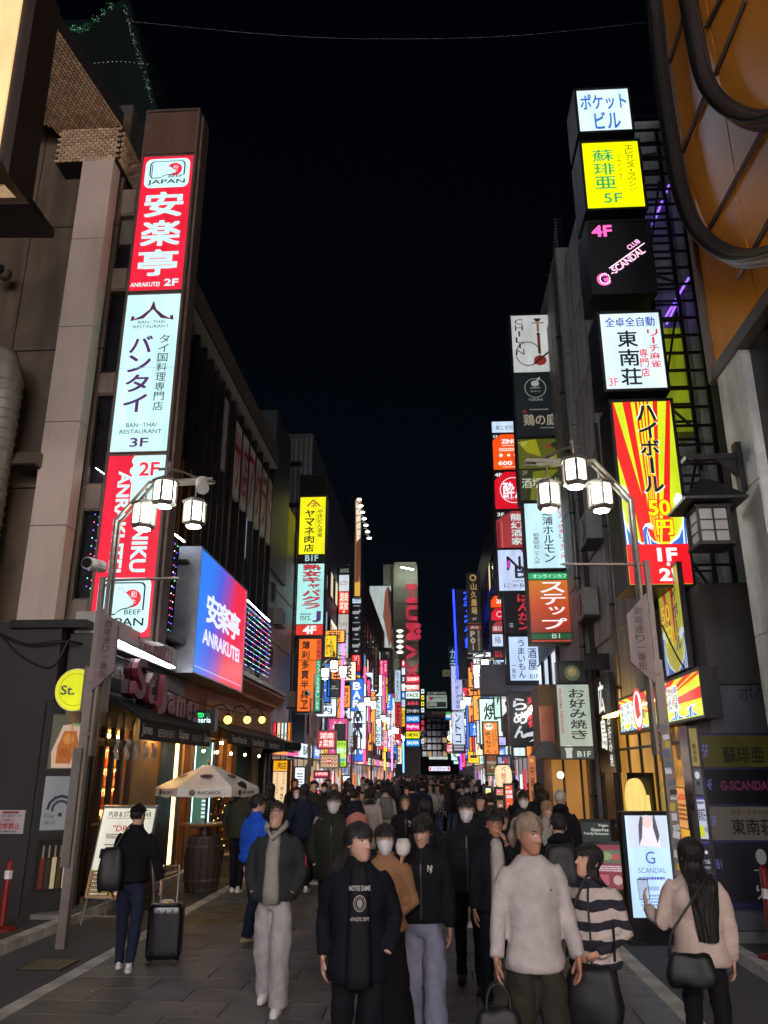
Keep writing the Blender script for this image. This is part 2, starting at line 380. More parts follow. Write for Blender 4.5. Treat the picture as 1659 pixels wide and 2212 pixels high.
def brick(x, y, z, rot, kx=1.):
    global nb
    if nb < 297:
        o = link('brick', bme[rnd.randrange(3)], oh, (x + 6.3, y - 13, z - 14.05)); o.rotation_euler = rot; nb += 1
    else:
        mt = Matrix.Rotation(rot[2], 3, 'Z') @ Matrix.Rotation(rot[1], 3, 'Y') @ Matrix.Rotation(rot[0], 3, 'X'); b = len(br.v); br.box((0, 0, 0), (.106, .03, .048), rnd.randrange(3))
        for i in range(b, b + 8): br.v[i] = tuple(mt @ Vector(br.v[i]) + Vector((x + 6.3, y - 13, z - 14.05)))
for j in range(12):
    for i in range(11):
        x = -7.6 + i * .13 + (.065 if j % 2 else 0)
        if x < -6.34: brick(x, 13.0, 14.085 + j * .07, (0, 0, 0))
dirx = Vector((.36, 2.6)).normalized(); ang = math.atan2(dirx.x, dirx.y)
for j in range(38):
    for i in range(42):
        u = i * .13 + (.065 if j % 2 else 0); v = j * .07
        x = -6.33 - dirx.x * u - dirx.y * v; y = 12.97 - dirx.y * u + dirx.x * v
        if inpoly(x, y, sp): brick(x, y, zS + .02, (R(90), 0, R(90) - ang))
for j in range(12):
    for i in range(30): brick(-6.3, 13.1 + i * .13 + (.065 if j % 2 else 0), 14.085 + j * .07, (0, 0, R(90)))
br.build('far_bricks', brickm, oh, kind='stuff')
# duct, vents
pipem = M('pale_duct', '#8a8478', .5, .3, dirt=.8)
p = onY(22, 900, 12.7); d = thing('ventilation_duct', 'pale ribbed vertical ventilation duct at the edge of the brown wall', 'duct', (p.x - .15, 12.7, 4.3))
MB().tube([(0, 0, 0), (0, 0, 4.6), (-.12, 0, 4.95), (-.5, 0, 5.1)], .27, 18).build('pipe', pipem, d, True)
mb = MB()
for i in range(24): mb.lathe([(.275, -.02), (.295, 0), (.275, .02)], 18, (0, 0, .1 + i * .19), cap=False)
mb.build('seam_ring', pipem, d)
p = onY(66, 1000, 13.0); v = thing('vent_hood', 'small rusty vent hood on the brown wall near the duct', 'vent', p)
MB().prism([(-.22, -.25, -.1), (-.22, .1, -.1), (-.22, .1, .16), (-.22, -.12, .16)], (.44, 0, 0)).build('hood', bronze, v); MB().bx(-.2, .2, -.24, .05, -.13, -.101).build('grille', darkm, v)
p = onY(7, 588, 13.0); v = thing('round_vent', 'round wall vent high on the brown wall by the left edge', 'vent', p); MB().tube([(0, .1, 0), (0, -.12, -.02)], .14, 14, ref=(0, 0, 1)).build('cap', bronze, v, True); MB().tube([(0, -.10, -.02), (0, -.14, -.02)], .1, 14, ref=(0, 0, 1)).build('opening', blackm, v)
# near projecting lightbox top-left
g = gF(-60, -60, 52, 250, 6.5)
nl = thing('projecting_sign', 'huge near lightbox with green print on cream cut off by the upper left corner', 'sign', (-5.1, 6.5, 5.7))
e = [onY(*q, 6.5) for q in ((50, 0), (-2, 330), (-90, 330), (-60, -80), (62, -80))]
MB().prism([(q.x + 5.1, 0, q.z - 5.7) for q in e], (0, -.03, 0)).build('panel', E('#f0c48c', 1.0), nl)
b = MB(); q0, q1, q2, q3 = [onY(*q, 6.52) for q in ((90, -60), (20, 380), (-3, 330), (62, -80))]
b.prism([(q.x + 5.1, 0, q.z - 5.7) for q in (q0, q1, q2, q3)], (0, .5, 0)); b.build('frame', M('dark_brown_frame', '#2a1f1a', .5), nl)
for pts in (((0, 0), (22, 0), (18, 14), (0, 22)), ((0, 38), (14, 48), (8, 86), (0, 80))):
    w_ = [onY(*q, 6.45) for q in pts]; MB().prism([(q.x + 5.1, 0, q.z - 5.7) for q in w_], (0, .01, 0)).build('lettering', E('#1f9a3c', 1, False), nl)
hb = thing('box_canopy', 'dark box canopy with a cream underside light under the near lightbox', 'canopy', (-5.1, 7.2, 4.9))
q = [onY(*a, 7.2) for a in ((-60, 340), (8, 350), (67, 425), (64, 441), (-60, 441))]; MB().prism([(a.x + 5.1, 0, a.z - 4.9) for a in q], (0, .6, 0)).build('case', M('dark_brown_frame'), hb)
q = [onY(*a, 7.15) for a in ((-40, 390), (4, 392), (30, 420), (-40, 422))]; MB().prism([(a.x + 5.1, 0, a.z - 4.9) for a in q], (0, .03, 0)).build('light_panel', E('#d8b48a', .7), hb)
wn = thing('upper_window', 'pale reflecting window with a mirrored beef logo beside the near lightbox', 'window', (-6.6, 9.5, 7.2))
q = [onY(*a, 9.5) for a in ((42, 170), (86, 262), (60, 420), (12, 340))]; MB().prism([(a.x + 6.6, 0, a.z - 7.2) for a in q], (0, .05, 0)).build('pane', M('grey_pane', '#8b9490', .15, .2, bump=0), wn)
q = [onY(*a, 9.49) for a in ((42, 345), (70, 348), (64, 398), (38, 372))]; MB().prism([(a.x + 6.6, 0, a.z - 7.2) for a in q], (0, .004, 0)).build('reflected_logo', E('#d5eaf0', .6), wn)  # mirror image of the logo painted on as glowing shapes
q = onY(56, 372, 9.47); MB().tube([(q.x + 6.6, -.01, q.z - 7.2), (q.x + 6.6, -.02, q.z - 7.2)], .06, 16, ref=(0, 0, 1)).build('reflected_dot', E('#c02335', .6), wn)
# ---- netted tower with green bulbs behind ----
tw = thing('netted_tower', 'dark scaffold netted tower edged with tiny green and white bulbs', 'building', (-10.5, 24, 0))
q = [onY(*a, 24) for a in ((70, 120), (130, 60), (205, 50), (262, 10), (275, -40), (80, -60))]
net = M('dark_netting', '#12211f', .8, var=.5, scale=2, bump=.6)
P0 = [onY(*a, 24) for a in ((60, 480), (60, 50), (205, 40), (275, -10), (342, 240), (342, 480))]
MB().prism([(a.x + 10.5, 0, a.z) for a in P0], (0, 5, 0)).build('netting', net, tw)
bb = MB(); pts = [(130, 52), (148, 56), (160, 52), (172, 55), (186, 50), (207, 32), (224, 18), (240, 5)]
for a in pts:
    for i in range(20):
        q = onY(a[0] + rnd.gauss(0, 4.5), a[1] + rnd.uniform(-8, 22) * .5 + 4, 23.9); bb.ball((q.x + 10.5, -.1, q.z), .008, 4, rnd.choice((0, 0, 1)), 2)
for i in range(120):
    t = rnd.random(); q = onY(268 + 72 * t + rnd.uniform(-9, 0), 240 * t + rnd.gauss(0, 4), 23.9); bb.ball((q.x + 10.5, -.1, q.z), .007, 4, rnd.choice((0, 1, 1)), 2)
for i in range(14): q = onY(195 + i * 9.5, 138 - 5 * math.sin(i * .25), 23.9); bb.ball((q.x + 10.5, -.1, q.z), .011, 4, 1, 2)
bb.build('bulbs', [E('#3fe08a', 1.3, False, 0), E('#e9fff0', 1.5, False, 0)], tw, kind='stuff')
# ---- fin building B ----
B = thing('finned_building', 'black building with vertical fins and a white tiled eave along the left', 'building', (-5.85, 20, 0))
bw = M('black_cladding', '#15141a', .3, .2, dirt=.1)
MB().bx(-6, -.02, -6.3, 6.4, 3.2, 12.4).build('wall', bw, B)
MB().bx(-.6, .43, -6.3, 6.4, 12.5, 13.1).build('parapet', M('ribbed_parapet', '#5a544b', .7, dirt=.6), B)
rb = MB()
for i in range(9): rb.bx(.431, .445, -6.3, 6.4, 12.53 + i * .065, 12.56 + i * .065)
rb.build('parapet_rib', M('ribbed_parapet'), B)
tm = M('white_eave_tile', '#a09c92', .35, dirt=.3); tl = MB(); tlm = MB().bx(0, .205, 0, .1, -.03, 0).mesh('tile', tm)
MB().bx(-.02, .42, -6.3, 6.4, 12.42, 12.49).build('eave', M('dark_mortar'), B)
n_ = 0
for j in range(126):
    for i in range(2):
        if n_ < 252: link('tile', tlm, B, (-.015 + i * .217 , -6.28 + j * .1055 * .955, 12.42)); n_ += 1
finm = M('fin_metal', '#201e22', .35, .5)
fin = MB().bx(0, .24, -.05, .05, 5.2, 12.38).mesh('fin', finm)
for i in range(12): link('fin', fin, B, (-.02, -5.9 + i * .62, 0))
for i in range(7): link('fin', fin, B, (-.02, 1.05 + i * .95, 0))
side_windows(B, -5.85, [13.9 + 20 - 20 + .66 * i * 2 + .6 for i in range(9)], [6.2, 8.3], .5, 1.6, ('#8fa0b0', '#c6b08a'))
for i, ch in enumerate(['サ', '店', 'ア', 'ク', 'ラ', 'ド']):
    y0 = 1.52 + i * .95; w_ = .78
    pn = MB().bx(.1, .2, y0 - w_ / 2, y0 + w_ / 2, 9.6, 11.9).build('letter_panel', D('#c9c2bb'), B)
    q = Print(w_, 2.3, False, 0, -w_ / 2).items([('t', ch, .08, .12, .92, .88, '#a3182e', .03)]); me = q.mb
    me.v = [(.2 - v[1] , v[0] + y0, v[2] + 9.6) for v in me.v]; me.build('letter', q.mats, pn)
pn = MB().bx(.1, .2, -.3, .45, 9.9, 12.0).build('letter_panel', D('#a8a4a2'), B)
rf = block('rooftop_box', 'grey rooftop box standing beyond the tiled eave on the left', -7.6, -5.75, 27.4, 30.5, 15.2, M('blue_grey_panel', '#3a4048', .5, dirt=.3), 9)
# ---- further left blocks ----
C = block('grey_panel_building', 'pale grey panelled building beyond the finned black one', -10, -5.9, 26.6, 33, 12.6, M('grey_panels', '#6d675f', .45, .1, dirt=.35))
gp = MB().bx(0, .05, -.74, .74, -.98, .98).mesh('cladding_panel', M('grey_panels'))
for j in range(4):
    for i in range(5): link('cladding_panel', gp, C, (2.052, -2.4 + i * 1.2 * 1.0, 3.4 + j * 2.02)).scale = (1, .79, 1)
side_windows(C, -5.845, [28.6], [5.6, 8.0, 10.2], .35, .7)
Dd = block('ribbed_building', 'dark building with vertical ribs and a lit billboard edge down the left side', -9.5, -5.7, 36, 60, 15.0 + 3, M('dark_ribbed', '#55585e', .5, dirt=.2))
rib = MB().bx(-.06, .06, -.14, 0, 0, 7).mesh('rib', M('rib_metal', '#85888e', .5, .1))
p0, p1 = onY(708, 1080, 36), onY(776, 1080, 36)
for i in range(16): link('rib', rib, Dd, (-1.85 + i * .245, -12.0, 10.6))
side_windows(Dd, -5.7, [37.5 + 2.2 * i for i in range(10)], [3.6, 6.2, 8.8, 11.4], 1.3, 1.5, ('#bcd0e0', '#f0d9a8', '#c49ad8'))
Ee = block('far_left_building', 'black flat topped building behind the ribbed one on the left', -10, -5.4, 61, 104, 17, M('far_black', '#3c3e46', .5))
side_windows(Ee, -5.4, [63 + 3.0 * i for i in range(13)], [3.6, 6.4, 9.2, 12], 2.0, 1.7, ('#bcd0e0', '#f0d9a8', '#e0a0c8', '#8fc0ff'))
# white poster building with hand billboard
g = gF(797, 1262, 846, 1410, 88)
# ---- right ----
R2 = thing('tenant_building', 'narrow grey tenant building behind the yellow and black sign tower', 'building', (3.6, 10.8, .1))
wallm = M('stained_pale_wall', '#b0b2a8', .6, dirt=.8, bump=.1)
MB().bx(.06, 8, 2.5, 7.2, 3.0, 14.6).build('wall', wallm, R2)
MB().bx(.02, 8, .02, 2.49, 3.0, 4.35).build('first_floor_wall', dconc, R2)
MB().bx(.03, 8, 2.5, 7.2, 0, 2.98).build('ground_floor_core', dconc, R2)
wp = MB().bx(0, .05, -.57, .57, -.97, .97).mesh('wall_panel', wallm); wpf = MB().bx(-.57, .57, -.05, 0, -.97, .97).mesh('wall_panel', wallm)
for j in range(5):
    for i in range(4): link('wall_panel', wp, R2, (.008, 3.1 + i * 1.16, 5.5 + j * 2.0)); link('wall_panel', wpf, R2, (.66 + i * 1.16, 2.498, 5.5 + j * 2.0))
R3 = block('concrete_tower', 'grey stone clad narrow building between two sign towers', 3.55, 9, 18.6, 22.4, 15.6, M('grey_stone', '#85827c', .6, dirt=.5, bump=.2))
cp = MB().bx(-.05, 0, -.6, .6, -.98, .98).mesh('cladding_panel', M('grey_stone'))
for j in range(7):
    for i in range(3): link('cladding_panel', cp, R3, (-2.727, -1.25 + i * 1.25, 1.2 + j * 2.0))
cpf = MB().bx(-.6, .6, -.05, 0, -.98, .98).mesh('cladding_panel', M('grey_stone'))
for j in range(7):
    for i in range(3): link('cladding_panel', cpf, R3, (-2.1 + i * 1.25, -1.902, 1.2 + j * 2.0))
R35 = block('dark_shop_building', 'low dark shop building wedged before the stone clad tower', 3.6, 9, 18.05, 18.55, 8.6, dconc)
R4 = block('brown_bar_building', 'brown bar building behind the hookah sign tower', 3.55, 9, 22.45, 30.2, 12.2, M('brown_grey', '#4a4440', .6, dirt=.4))
side_windows(R4, 3.55, [23.6 + 1.6 * i for i in range(4)], [3.8, 6.4, 9.0], 1.1, 1.6, ('#d7e6f5', '#f0d9a8', '#a8b8ff'))
R5 = block('mixed_tenant_building', 'grey tenant building behind the stacked white signs on the right', 3.6, 9, 30.3, 42, 11.5, M('grey_r5', '#55565a', .6, dirt=.4))
side_windows(R5, 3.6, [31.6 + 1.9 * i for i in range(5)], [3.8, 6.4, 8.8], 1.3, 1.6, ('#d7e6f5', '#f0d9a8', '#a8b8ff'))
R6 = block('karaoke_building', 'tall karaoke building with blue neon far down the right side', 3.5, 9, 42.2, 70, 16.5, M('blue_black', '#22252e', .4, dirt=.2))
side_windows(R6, 3.5, [44 + 2.4 * i for i in range(10)], [3.8, 6.6, 9.4, 12.2], 1.7, 1.7, ('#d7e6f5', '#9fb4ff', '#f0d9a8'))
R7 = block('far_right_building', 'lower building at the far right end of the street', 3.2, 9, 71, 112, 11, M('far_black', '#3c3e46', .5))
side_windows(R7, 3.2, [73 + 3.2 * i for i in range(11)], [3.4, 6.2], 2.2, 1.7, ('#d7e6f5', '#ffc890', '#f0a9d8'))
# far end
def px_block(name, label, px0, px1, pyt, Y, dep, mat):
    x0, x1 = onY(px0, 1600, Y).x, onY(px1, 1600, Y).x; h = onY((px0 + px1) / 2, pyt, Y).z
    return block(name, label, x0, x1, Y, Y + dep, h, mat), x0, x1, h
en, ex0, ex1, eh = px_block('end_building', 'dark office block with a window grid closing the end of the street', 900, 1010, 1535, 128, 20, M('end_block', '#2a2b2e', .5))
n_ = 10; cw = (ex1 - ex0) / n_
for i in range(n_):
    for j in range(6):
        x = ex0 + (i + .5) * cw - en.location.x; z = 4.2 + j * 1.02
        f = MB().bx(x - cw * .44, x + cw * .44, -10.08, -10.001, z, z + .86).build('window', M('window_frame_grey', '#3d3e41', .5), en)
        MB().bx(x - cw * .4, x + cw * .4, -10.12, -10.081, z + .06, z + .8).build('pane', E('#e8c88a', .5) if rnd.random() < .06 else glassd, f)
hu, hx0, hx1, hh = px_block('grey_tower', 'tall grey tower with huge red letters reading downwards', 852, 905, 1214, 116, 14, M('tower_grey', '#b4b3ae', .6, dirt=.2, var=.1))
cl = MB().bx(-.9, .9, -.04, 0, -.55, .55).mesh('cladding_panel', M('tower_grey')); tcx = hu.location.x
for j in range(int(hh / 1.16)):
    for i in range(2): link('cladding_panel', cl, hu, (-.93 + i * 1.86 - .0, -7.0, .7 + j * 1.16))
MB().bx(hx0 - 1.6 - tcx, hx0 - .02 - tcx, -6.4, 6, 0, hh - .3).build('side_wing', M('tower_grey'), hu)
rows = [('H', 1262, 1302), ('U', 1308, 1340), ('M', 1346, 1382), ('A', 1392, 1425), ('X', 1432, 1468)]
redl = E('#c93a50', .7, True, .25, .5)
for t, a, b in rows:
    z1, z0 = onY(888, a, 115.9).z, onY(888, b, 115.9).z; x0, x1 = onY(877, (a + b) / 2, 115.9).x, onY(901, (a + b) / 2, 115.9).x
    vs, fs, lo, hi = glyph(t if t != 'A' else 'Λ', .035, 3); n = (vs - lo) / (hi - lo); n = np.stack([n[:, 1], 1 - n[:, 0]], 1)
    mb = MB(); mb.add([(x0 + u * (x1 - x0) - tcx, -7.12 - .1, z0 + v * (z1 - z0) - .1) for u, v in n], fs)
    mb.add([(x0 + u * (x1 - x0) - tcx, -7.05, z0 + v * (z1 - z0) - .1) for u, v in n], fs); mb.build('letter', redl, hu)
mb = MB(); x1 = onY(904, 1364, 115.9).x - tcx
for a in (1352, 1364, 1376): mb.ball((x1, -7.15, onY(888, a, 115.9).z - .1), .38, 12)
mb.build('letter_dot', redl, hu)
spot = E('#f2ffe0', 45)
for k, (a, b) in enumerate(((870, 1224), (880, 1226), (889, 1228), (875, 1484), (884, 1484), (893, 1484))):
    q = onY(a, b, 113.2); so = thing('floodlight', 'small floodlight %s the letters of the grey tower, %s of three' % ('above' if k < 3 else 'below', ('first', 'middle', 'last')[k % 3]), 'floodlight', q, 0, 'floodlights on the grey tower')
    MB().bx(-.3, .3, -.15, .15, -.1, .05).build('housing', darkm, so); MB().bx(-.25, .25, .151, .17, -.1, .05).build('lens', spot, so)
    MB().bx(-.25, .25, -.1, .1, -.13 if k < 3 else .051, -.101 if k < 3 else .07).build('lens', spot, so)
# unseen building behind the viewer: glowing panels added to light faces and upper walls
av = block('avenue_building', 'building with glowing shopfront signs across the avenue behind the viewer', -14, 14, -24, -18, 16, dconc)
for i, (x, z, a, b, c, s) in enumerate(((-9, 4.5, 6, 3, '#fff0ec', 6), (-1.5, 4.2, 7, 3.4, '#fff4f0', 7), (7.5, 4.8, 7, 3, '#ffe8e8', 6), (-5, 10, 6, 3, '#e8ecff', 22), (4.5, 10, 6, 4, '#fff0ea', 22))):
    MB().bx(x - a / 2, x + a / 2, 3.01, 3.2, z - b / 2, z + b / 2).build('lit_screen', E(c, s), av)

# ---- small wall equipment ----
for i, (x, y, z, lb_) in enumerate(((-5.7, 29.2, 7.2, 'on the grey panelled wall'), (-5.5, 38.5, 5.4, 'beside the ribbed building windows'), (3.35, 24.4, 6.0, 'under the brown bar windows'), (3.35, 32.6, 5.6, 'on the mixed tenant building'), (3.4, 17.4, 5.2, 'beside the stone clad tower'), (3.4, 16.4, 6.6, 'high on the stained tenant wall'), (-5.5, 31.6, 4.4, 'low on the grey panelled wall'))):
    o = thing('air_conditioner', 'boxy air conditioner unit ' + lb_, 'air conditioner', (x, y, z)); s_ = 1 if x < 0 else -1
    MB().bx(-.16, .16, -.4, .4, 0, .6).build('case', M('ac_white', '#8e8c86', .5, dirt=.7), o); MB().tube([(s_ * .161, .1, .3), (s_ * .175, .1, .3)], .24, 18, ref=(0, 0, 1)).build('fan_grille', darkm, o); MB().bx(-.18, .18, -.42, .42, -.06, -.001).build('bracket', darkm, o)
for i, (x, y, z0, z1, r_) in enumerate(((3.5, 13.2, 3.2, 13.5, .05), (3.42, 18.45, 1, 15, .06), (3.45, 22.43, 1, 12, .05), (3.52, 15.6, 3, 9, .04), (-5.82, 26.5, 4.5, 12.2, .06), (-5.84, 33.1, 3, 12, .05))):
    o = thing('drain_pipe', ['drain pipe down the tenant building corner', 'grey drain pipe along the stone clad tower', 'drain pipe between the stone tower and the brown bar building', 'thin drain pipe above the black signboard', 'drain pipe at the end of the finned building', 'drain pipe at the far edge of the grey panelled building'][i], 'pipe', (x, y, z0)); MB().tube([(0, 0, 0), (0, 0, z1 - z0)], r_, 8).build('pipe', steel, o, True)
    for k in range(int((z1 - z0) / 1.6)): MB().lathe([(r_ * 1.3, 0), (r_ * 1.3, .05)], 8, (0, 0, .5 + k * 1.6)).build('clip', darkm, o)
# ================= signs =================
W_, K_, CY_ = '#e8f4f6', '#15151a', '#bfeaec'
def rrect(u0, v0, u1, v1, r, ra, c, n=5):
    """rounded rectangle; r in u, ra = aspect w/h"""
    pts = []
    for cx, cy, a0 in ((u1 - r, v0 + r * ra, -90), (u1 - r, v1 - r * ra, 0), (u0 + r, v1 - r * ra, 90), (u0 + r, v0 + r * ra, 180)):
        for i in range(n + 1): a = R(a0 + 90 * i / n); pts.append((cx + r * math.cos(a), cy + r * ra * math.sin(a)))
    return ('p', pts[::-1], c)
def beef(u0, v0, u1, v1, a, wh=CY_, rot=False):
    def U(x): return u0 + x * (u1 - u0)
    def V(y): return v0 + y * (v1 - v0)
    cow = [(.15, .64), (.15, .2), (.3, .2), (.24, .32), (.32, .38), (.42, .3), (.36, .2), (.46, .18), (.52, .26), (.6, .32), (.68, .42), (.72, .5), (.62, .56), (.5, .58), (.42, .62), (.36, .68), (.15, .68)]
    return [rrect(u0, v0, u1, v1, (u1 - u0) * .14, a, wh), rrect(U(.1), V(.08), U(.9), V(.66), (u1 - u0) * .1, a, K_), rrect(U(.13), V(.105), U(.87), V(.67), (u1 - u0) * .09, a, wh), ('r', U(.3), V(.6), U(.93), V(.69), wh),
            ('c', U(.66), V(.38), (u1 - u0) * .17, '#e02038'), ('p', [(U(x), V(y)) for x, y in cow][::-1], K_), ('p', [(U(.03 + x * .93), V(.02 + y * .93)) for x, y in cow][::-1], wh),
            ('v', '和牛', U(.63), V(.24), U(.74), V(.52), wh), ('t', 'BEEF', U(.54), V(.58), U(.85), V(.67), K_, .01), ('t', 'JAPAN', U(.08), V(.73), U(.92), V(.92), K_, .015)]
g = gF(251, 240, 381, 1385, 13.5)
RED = '#d81f38'
rot = [('r', .44, 0, 1, .27, CY_), ('c', .5, .03, .09, CY_), ('c', .47, .09, .08, CY_), ('c', .5, .14, .09, CY_), ('c', .56, .2, .1, CY_), ('t', '2F', .55, .04, .9, .12, RED, .02),
       ('R', 'ANRAKUTEI', .2, .09, .42, .66, CY_, .03), ('R', 'YAKINIKU', .55, .16, .82, .66, CY_, .03)] + beef(.08, .69, .95, .98, 1.05 / 3.3 * 1.02)
ls = sign('tallest vertical sign on the left: red steakhouse panels around a pale Thai restaurant panel', g, [
    (248, 332, M('brown_sign_blank', '#63493a', .5, dirt=.6), 0, None), (340, 628, RED, 1.0, beef(.06, .02, .94, .245, 1.05 / 2.9) + [('v', '安楽亭', .12, .27, .88, .915, CY_, .045), ('t', 'ANRAKUTEI', .03, .945, .58, .975, CY_, .02), ('t', '2F', .66, .925, .93, .975, CY_, .03)]),
    (637, 975, CY_, .98, [('p', [(.5, .04), (.56, .1), (.7, .14), (.84, .165), (.82, .15), (.88, .14), (.9, .175), (.66, .16), (.5, .1), (.34, .16), (.1, .175), (.12, .14), (.18, .15), (.16, .165), (.3, .14), (.44, .1)], '#4a2038'),
        ('t', 'BAN−THAI', .25, .175, .75, .195, '#2b2d3a'), ('t', 'RESTAURANT', .17, .205, .83, .225, '#2b2d3a'), ('v', 'バンタイ', .14, .27, .56, .77, '#4b2358', .03), ('v', 'タイ国料理専門店', .68, .27, .86, .76, '#27283c', .012),
        ('t', 'BAN−THAI', .24, .83, .78, .855, '#27283c', .005), ('t', 'RESTAURANT', .14, .87, .88, .895, '#27283c', .005), ('t', '3F', .34, .92, .66, .975, '#4b2358', .015), ('r', 0, .485, 1, .488, '#7fb0b8')]),
    (984, 1376, RED, 1.0, rot)], th=.55, fmat=bronze, name='vertical_sign', fw=.05, st=1.06)
q = Print(1.0, .85, False, 10.6, -.5).items([('R', '｜', .45, .1, .55, .35, '#3a2a22'), ('t', 'ビルの記', .15, .5, .85, .85, '#4d382c')])
for i, (a, b) in enumerate(((405, 462), (575, 625), (800, 850), (1040, 1100), (1290, 1360))):
    z1, z0 = ls and onY(280, a, 13.5).z - g['c'][2], onY(280, b, 13.5).z - g['c'][2]
    MB().bx(-g['w'] / 2 - .42, -g['w'] / 2 - .01, .05, .5, z0, z1).build('mounting_box', bronze, ls)
    MB().bx(-g['w'] / 2 - .39, -g['w'] / 2 - .04, .02, .049, z0 + .04, z1 - .04).build('cover_panel', M('mount_cover', '#8c7c70', .35, .4, dirt=.5), ls)
MB().bx(g['w'] / 2 + .01, g['w'] / 2 + .06, .1, .5, 0, g['h'] - .1).build('side_trim', bronze, ls)
# gradient screen
def grad(key, stops, axis, strength=1.):
    if key in _mc: return _mc[key]
    m = bpy.data.materials.new(key); m.use_nodes = True; t = m.node_tree; p = t.nodes['Principled BSDF']
    tc = t.nodes.new('ShaderNodeTexCoord'); sp_ = t.nodes.new('ShaderNodeSeparateXYZ'); mp = t.nodes.new('ShaderNodeMapping'); mp.inputs['Rotation'].default_value = (0, axis, 0)
    t.links.new(tc.outputs['Generated'], mp.inputs[0]); t.links.new(mp.outputs[0], sp_.inputs[0])
    cr = t.nodes.new('ShaderNodeValToRGB'); t.links.new(sp_.outputs['X'], cr.inputs[0])
    while len(cr.color_ramp.elements) < len(stops): cr.color_ramp.elements.new(.5)
    for e_, (ps, c) in zip(cr.color_ramp.elements, stops): e_.position = ps; e_.color = lin(c) + (1,)
    t.links.new(cr.outputs[0], p.inputs['Emission Color']); p.inputs['Emission Strength'].default_value = strength * .7; p.inputs['Base Color'].default_value = (.02, .02, .02, 1); p.inputs['Roughness'].default_value = .3
    _mc[key] = m; return m
g = gX(424, 1170, 527, 1457, -4.75)
sign('big street-side screen fading from blue to red with white steakhouse lettering', g, [(None, None, grad('blue_red_screen', [(0, '#2a78e4'), (.2, '#4a58d0'), (.38, '#9a4098'), (.52, '#e0233c'), (1, '#dc1c34')], R(-14), 1.15), 0, None)], th=.45, fw=.03, fmat=M('silver_case', '#9aa0aa', .4, .5), name='screen_sign')
so = bpy.data.objects['screen_sign']; q = Print(g['w'] - .1, g['h'] - .1, True, .05, -g['w'] / 2 + .05, 1.0).items([('t', '安', .16, .3, .4, .56, '#e4ecff', .06), ('t', '楽', .38, .3, .64, .56, '#e4ecff', .05), ('t', '亭', .62, .3, .88, .56, '#e4ecff', .05), ('t', 'ANRAKUTEI', .12, .62, .9, .75, '#dfe4ff', .035), ('r', .02, .955, .98, .962, '#c8c8f0')])
q.mb.build('lettering', q.mats, so)
for z_ in (.5, 2.2): MB().bx(-g['w'] / 2 - .2, -g['w'] / 2 - .01, .2, 1.0, z_, z_ + .06).build('mounting_arm', darkm, so)
# LED curtains, tubes
ledm = [E(c, 4, False, 0) for c in ('#7a50ff', '#ff5078', '#5070ff', '#50ffa0', '#e8e0ff')]
def curtain(label, X, Y0, Y1, z0, z1, side='s', X1=None):
    o = thing('light_curtain', label, 'string lights', (X, (Y0 + Y1) / 2, z0)); b = MB(); s_ = MB(); s_.bx(-.06, -.02, (Y0 - Y1) / 2, (Y1 - Y0) / 2, z1 - z0, z1 - z0 + .06)
    n = max(3, int((Y1 - Y0) / .15))
    for i in range(n):
        y = (Y0 - Y1) / 2 + (i + .5) * (Y1 - Y0) / n; L = (z1 - z0) * rnd.uniform(.9, 1); s_.bx(-.004, .004, y - .004, y + .004, z1 - z0 - L, z1 - z0)
        k = int(L / .15)
        for j in range(k): b.ball((.012, y + rnd.uniform(-.01, .01), z1 - z0 - j * .15), .0095, 5, rnd.randrange(5), 3)
    s_.build('wires', blackm, o); b.build('bulbs', ledm, o, kind='stuff'); return o
def tubel(label, a, b, r=.018, s=14, group=None, c='#eef4ff'):
    a, b = Vector(a), Vector(b); o = thing('fluorescent_tube', label, 'tube light', a, 0, group); d = b - a
    MB().tube([(0, 0, 0), d], r, 8, ref=(0, 0, 1) if abs(d.z) < .5 else (0, 1, 0)).build('tube', E(c, s, True, 0), o)
    MB().tube([Vector((-.03, 0, .03)), d + Vector((-.03, 0, .03))], r * 1.3, 6, ref=(0, 0, 1) if abs(d.z) < .5 else (0, 1, 0)).build('fixture', darkm, o)
    return o
zf = lambda px, py, X: onX(px, py, X).z
yk = [onX(a, b, -5.35) for a, b in ((352, 1385), (388, 1385), (520, 1480), (580, 1495))]
curtain('curtain of tiny multicoloured bulbs just right of the tall red sign', -5.35, onX(350, 1400, -5.35).y, onX(392, 1400, -5.35).y, zf(350, 1400, -5.35), zf(360, 1160, -5.35))
curtain('wider curtain of tiny multicoloured bulbs beyond the blue and red screen', -5.35, onX(516, 1460, -5.35).y, onX(580, 1480, -5.35).y, zf(520, 1455, -5.35), zf(522, 1300, -5.35))
curtain('dim strand of purple bulbs left of the tall red sign', -6.15, 13.45, 14.3, onY(190, 1300, 13.5).z, onY(205, 1110, 13.5).z)
ow = thing('orange_wall', 'dark orange wall strip behind the bulb curtain near the screen', 'wall', (-5.8, 17, 4)); MB().bx(-.05, .04, -.2, .9, .6, 5).build('panel', M('orange_ochre', '#b86a1c', .5, dirt=.3), ow)
tb = 'white tube lights of the steakhouse front'
tubel('white tube light running under the yakiniku fascia by the tall red sign', onX(256, 1385, -5.0), onX(376, 1442, -5.0), s=16, group=tb)
tubel('white tube light above the first bulb curtain', onX(365, 1145, -5.2), onX(398, 1170, -5.2), s=16, group=tb)
tubel('white tube light above the far bulb curtain', onX(527, 1290, -5.2), onX(582, 1342, -5.2), s=16, group=tb)
tubel('white tube light below the far bulb curtain', onX(478, 1458, -5.1), onX(572, 1512, -5.1), s=16, group=tb)
tubel('short white tube light left of the tall sign at second floor height', onY(208, 1010, 13.6), onY(231, 1026, 13.6), s=12, group=tb)
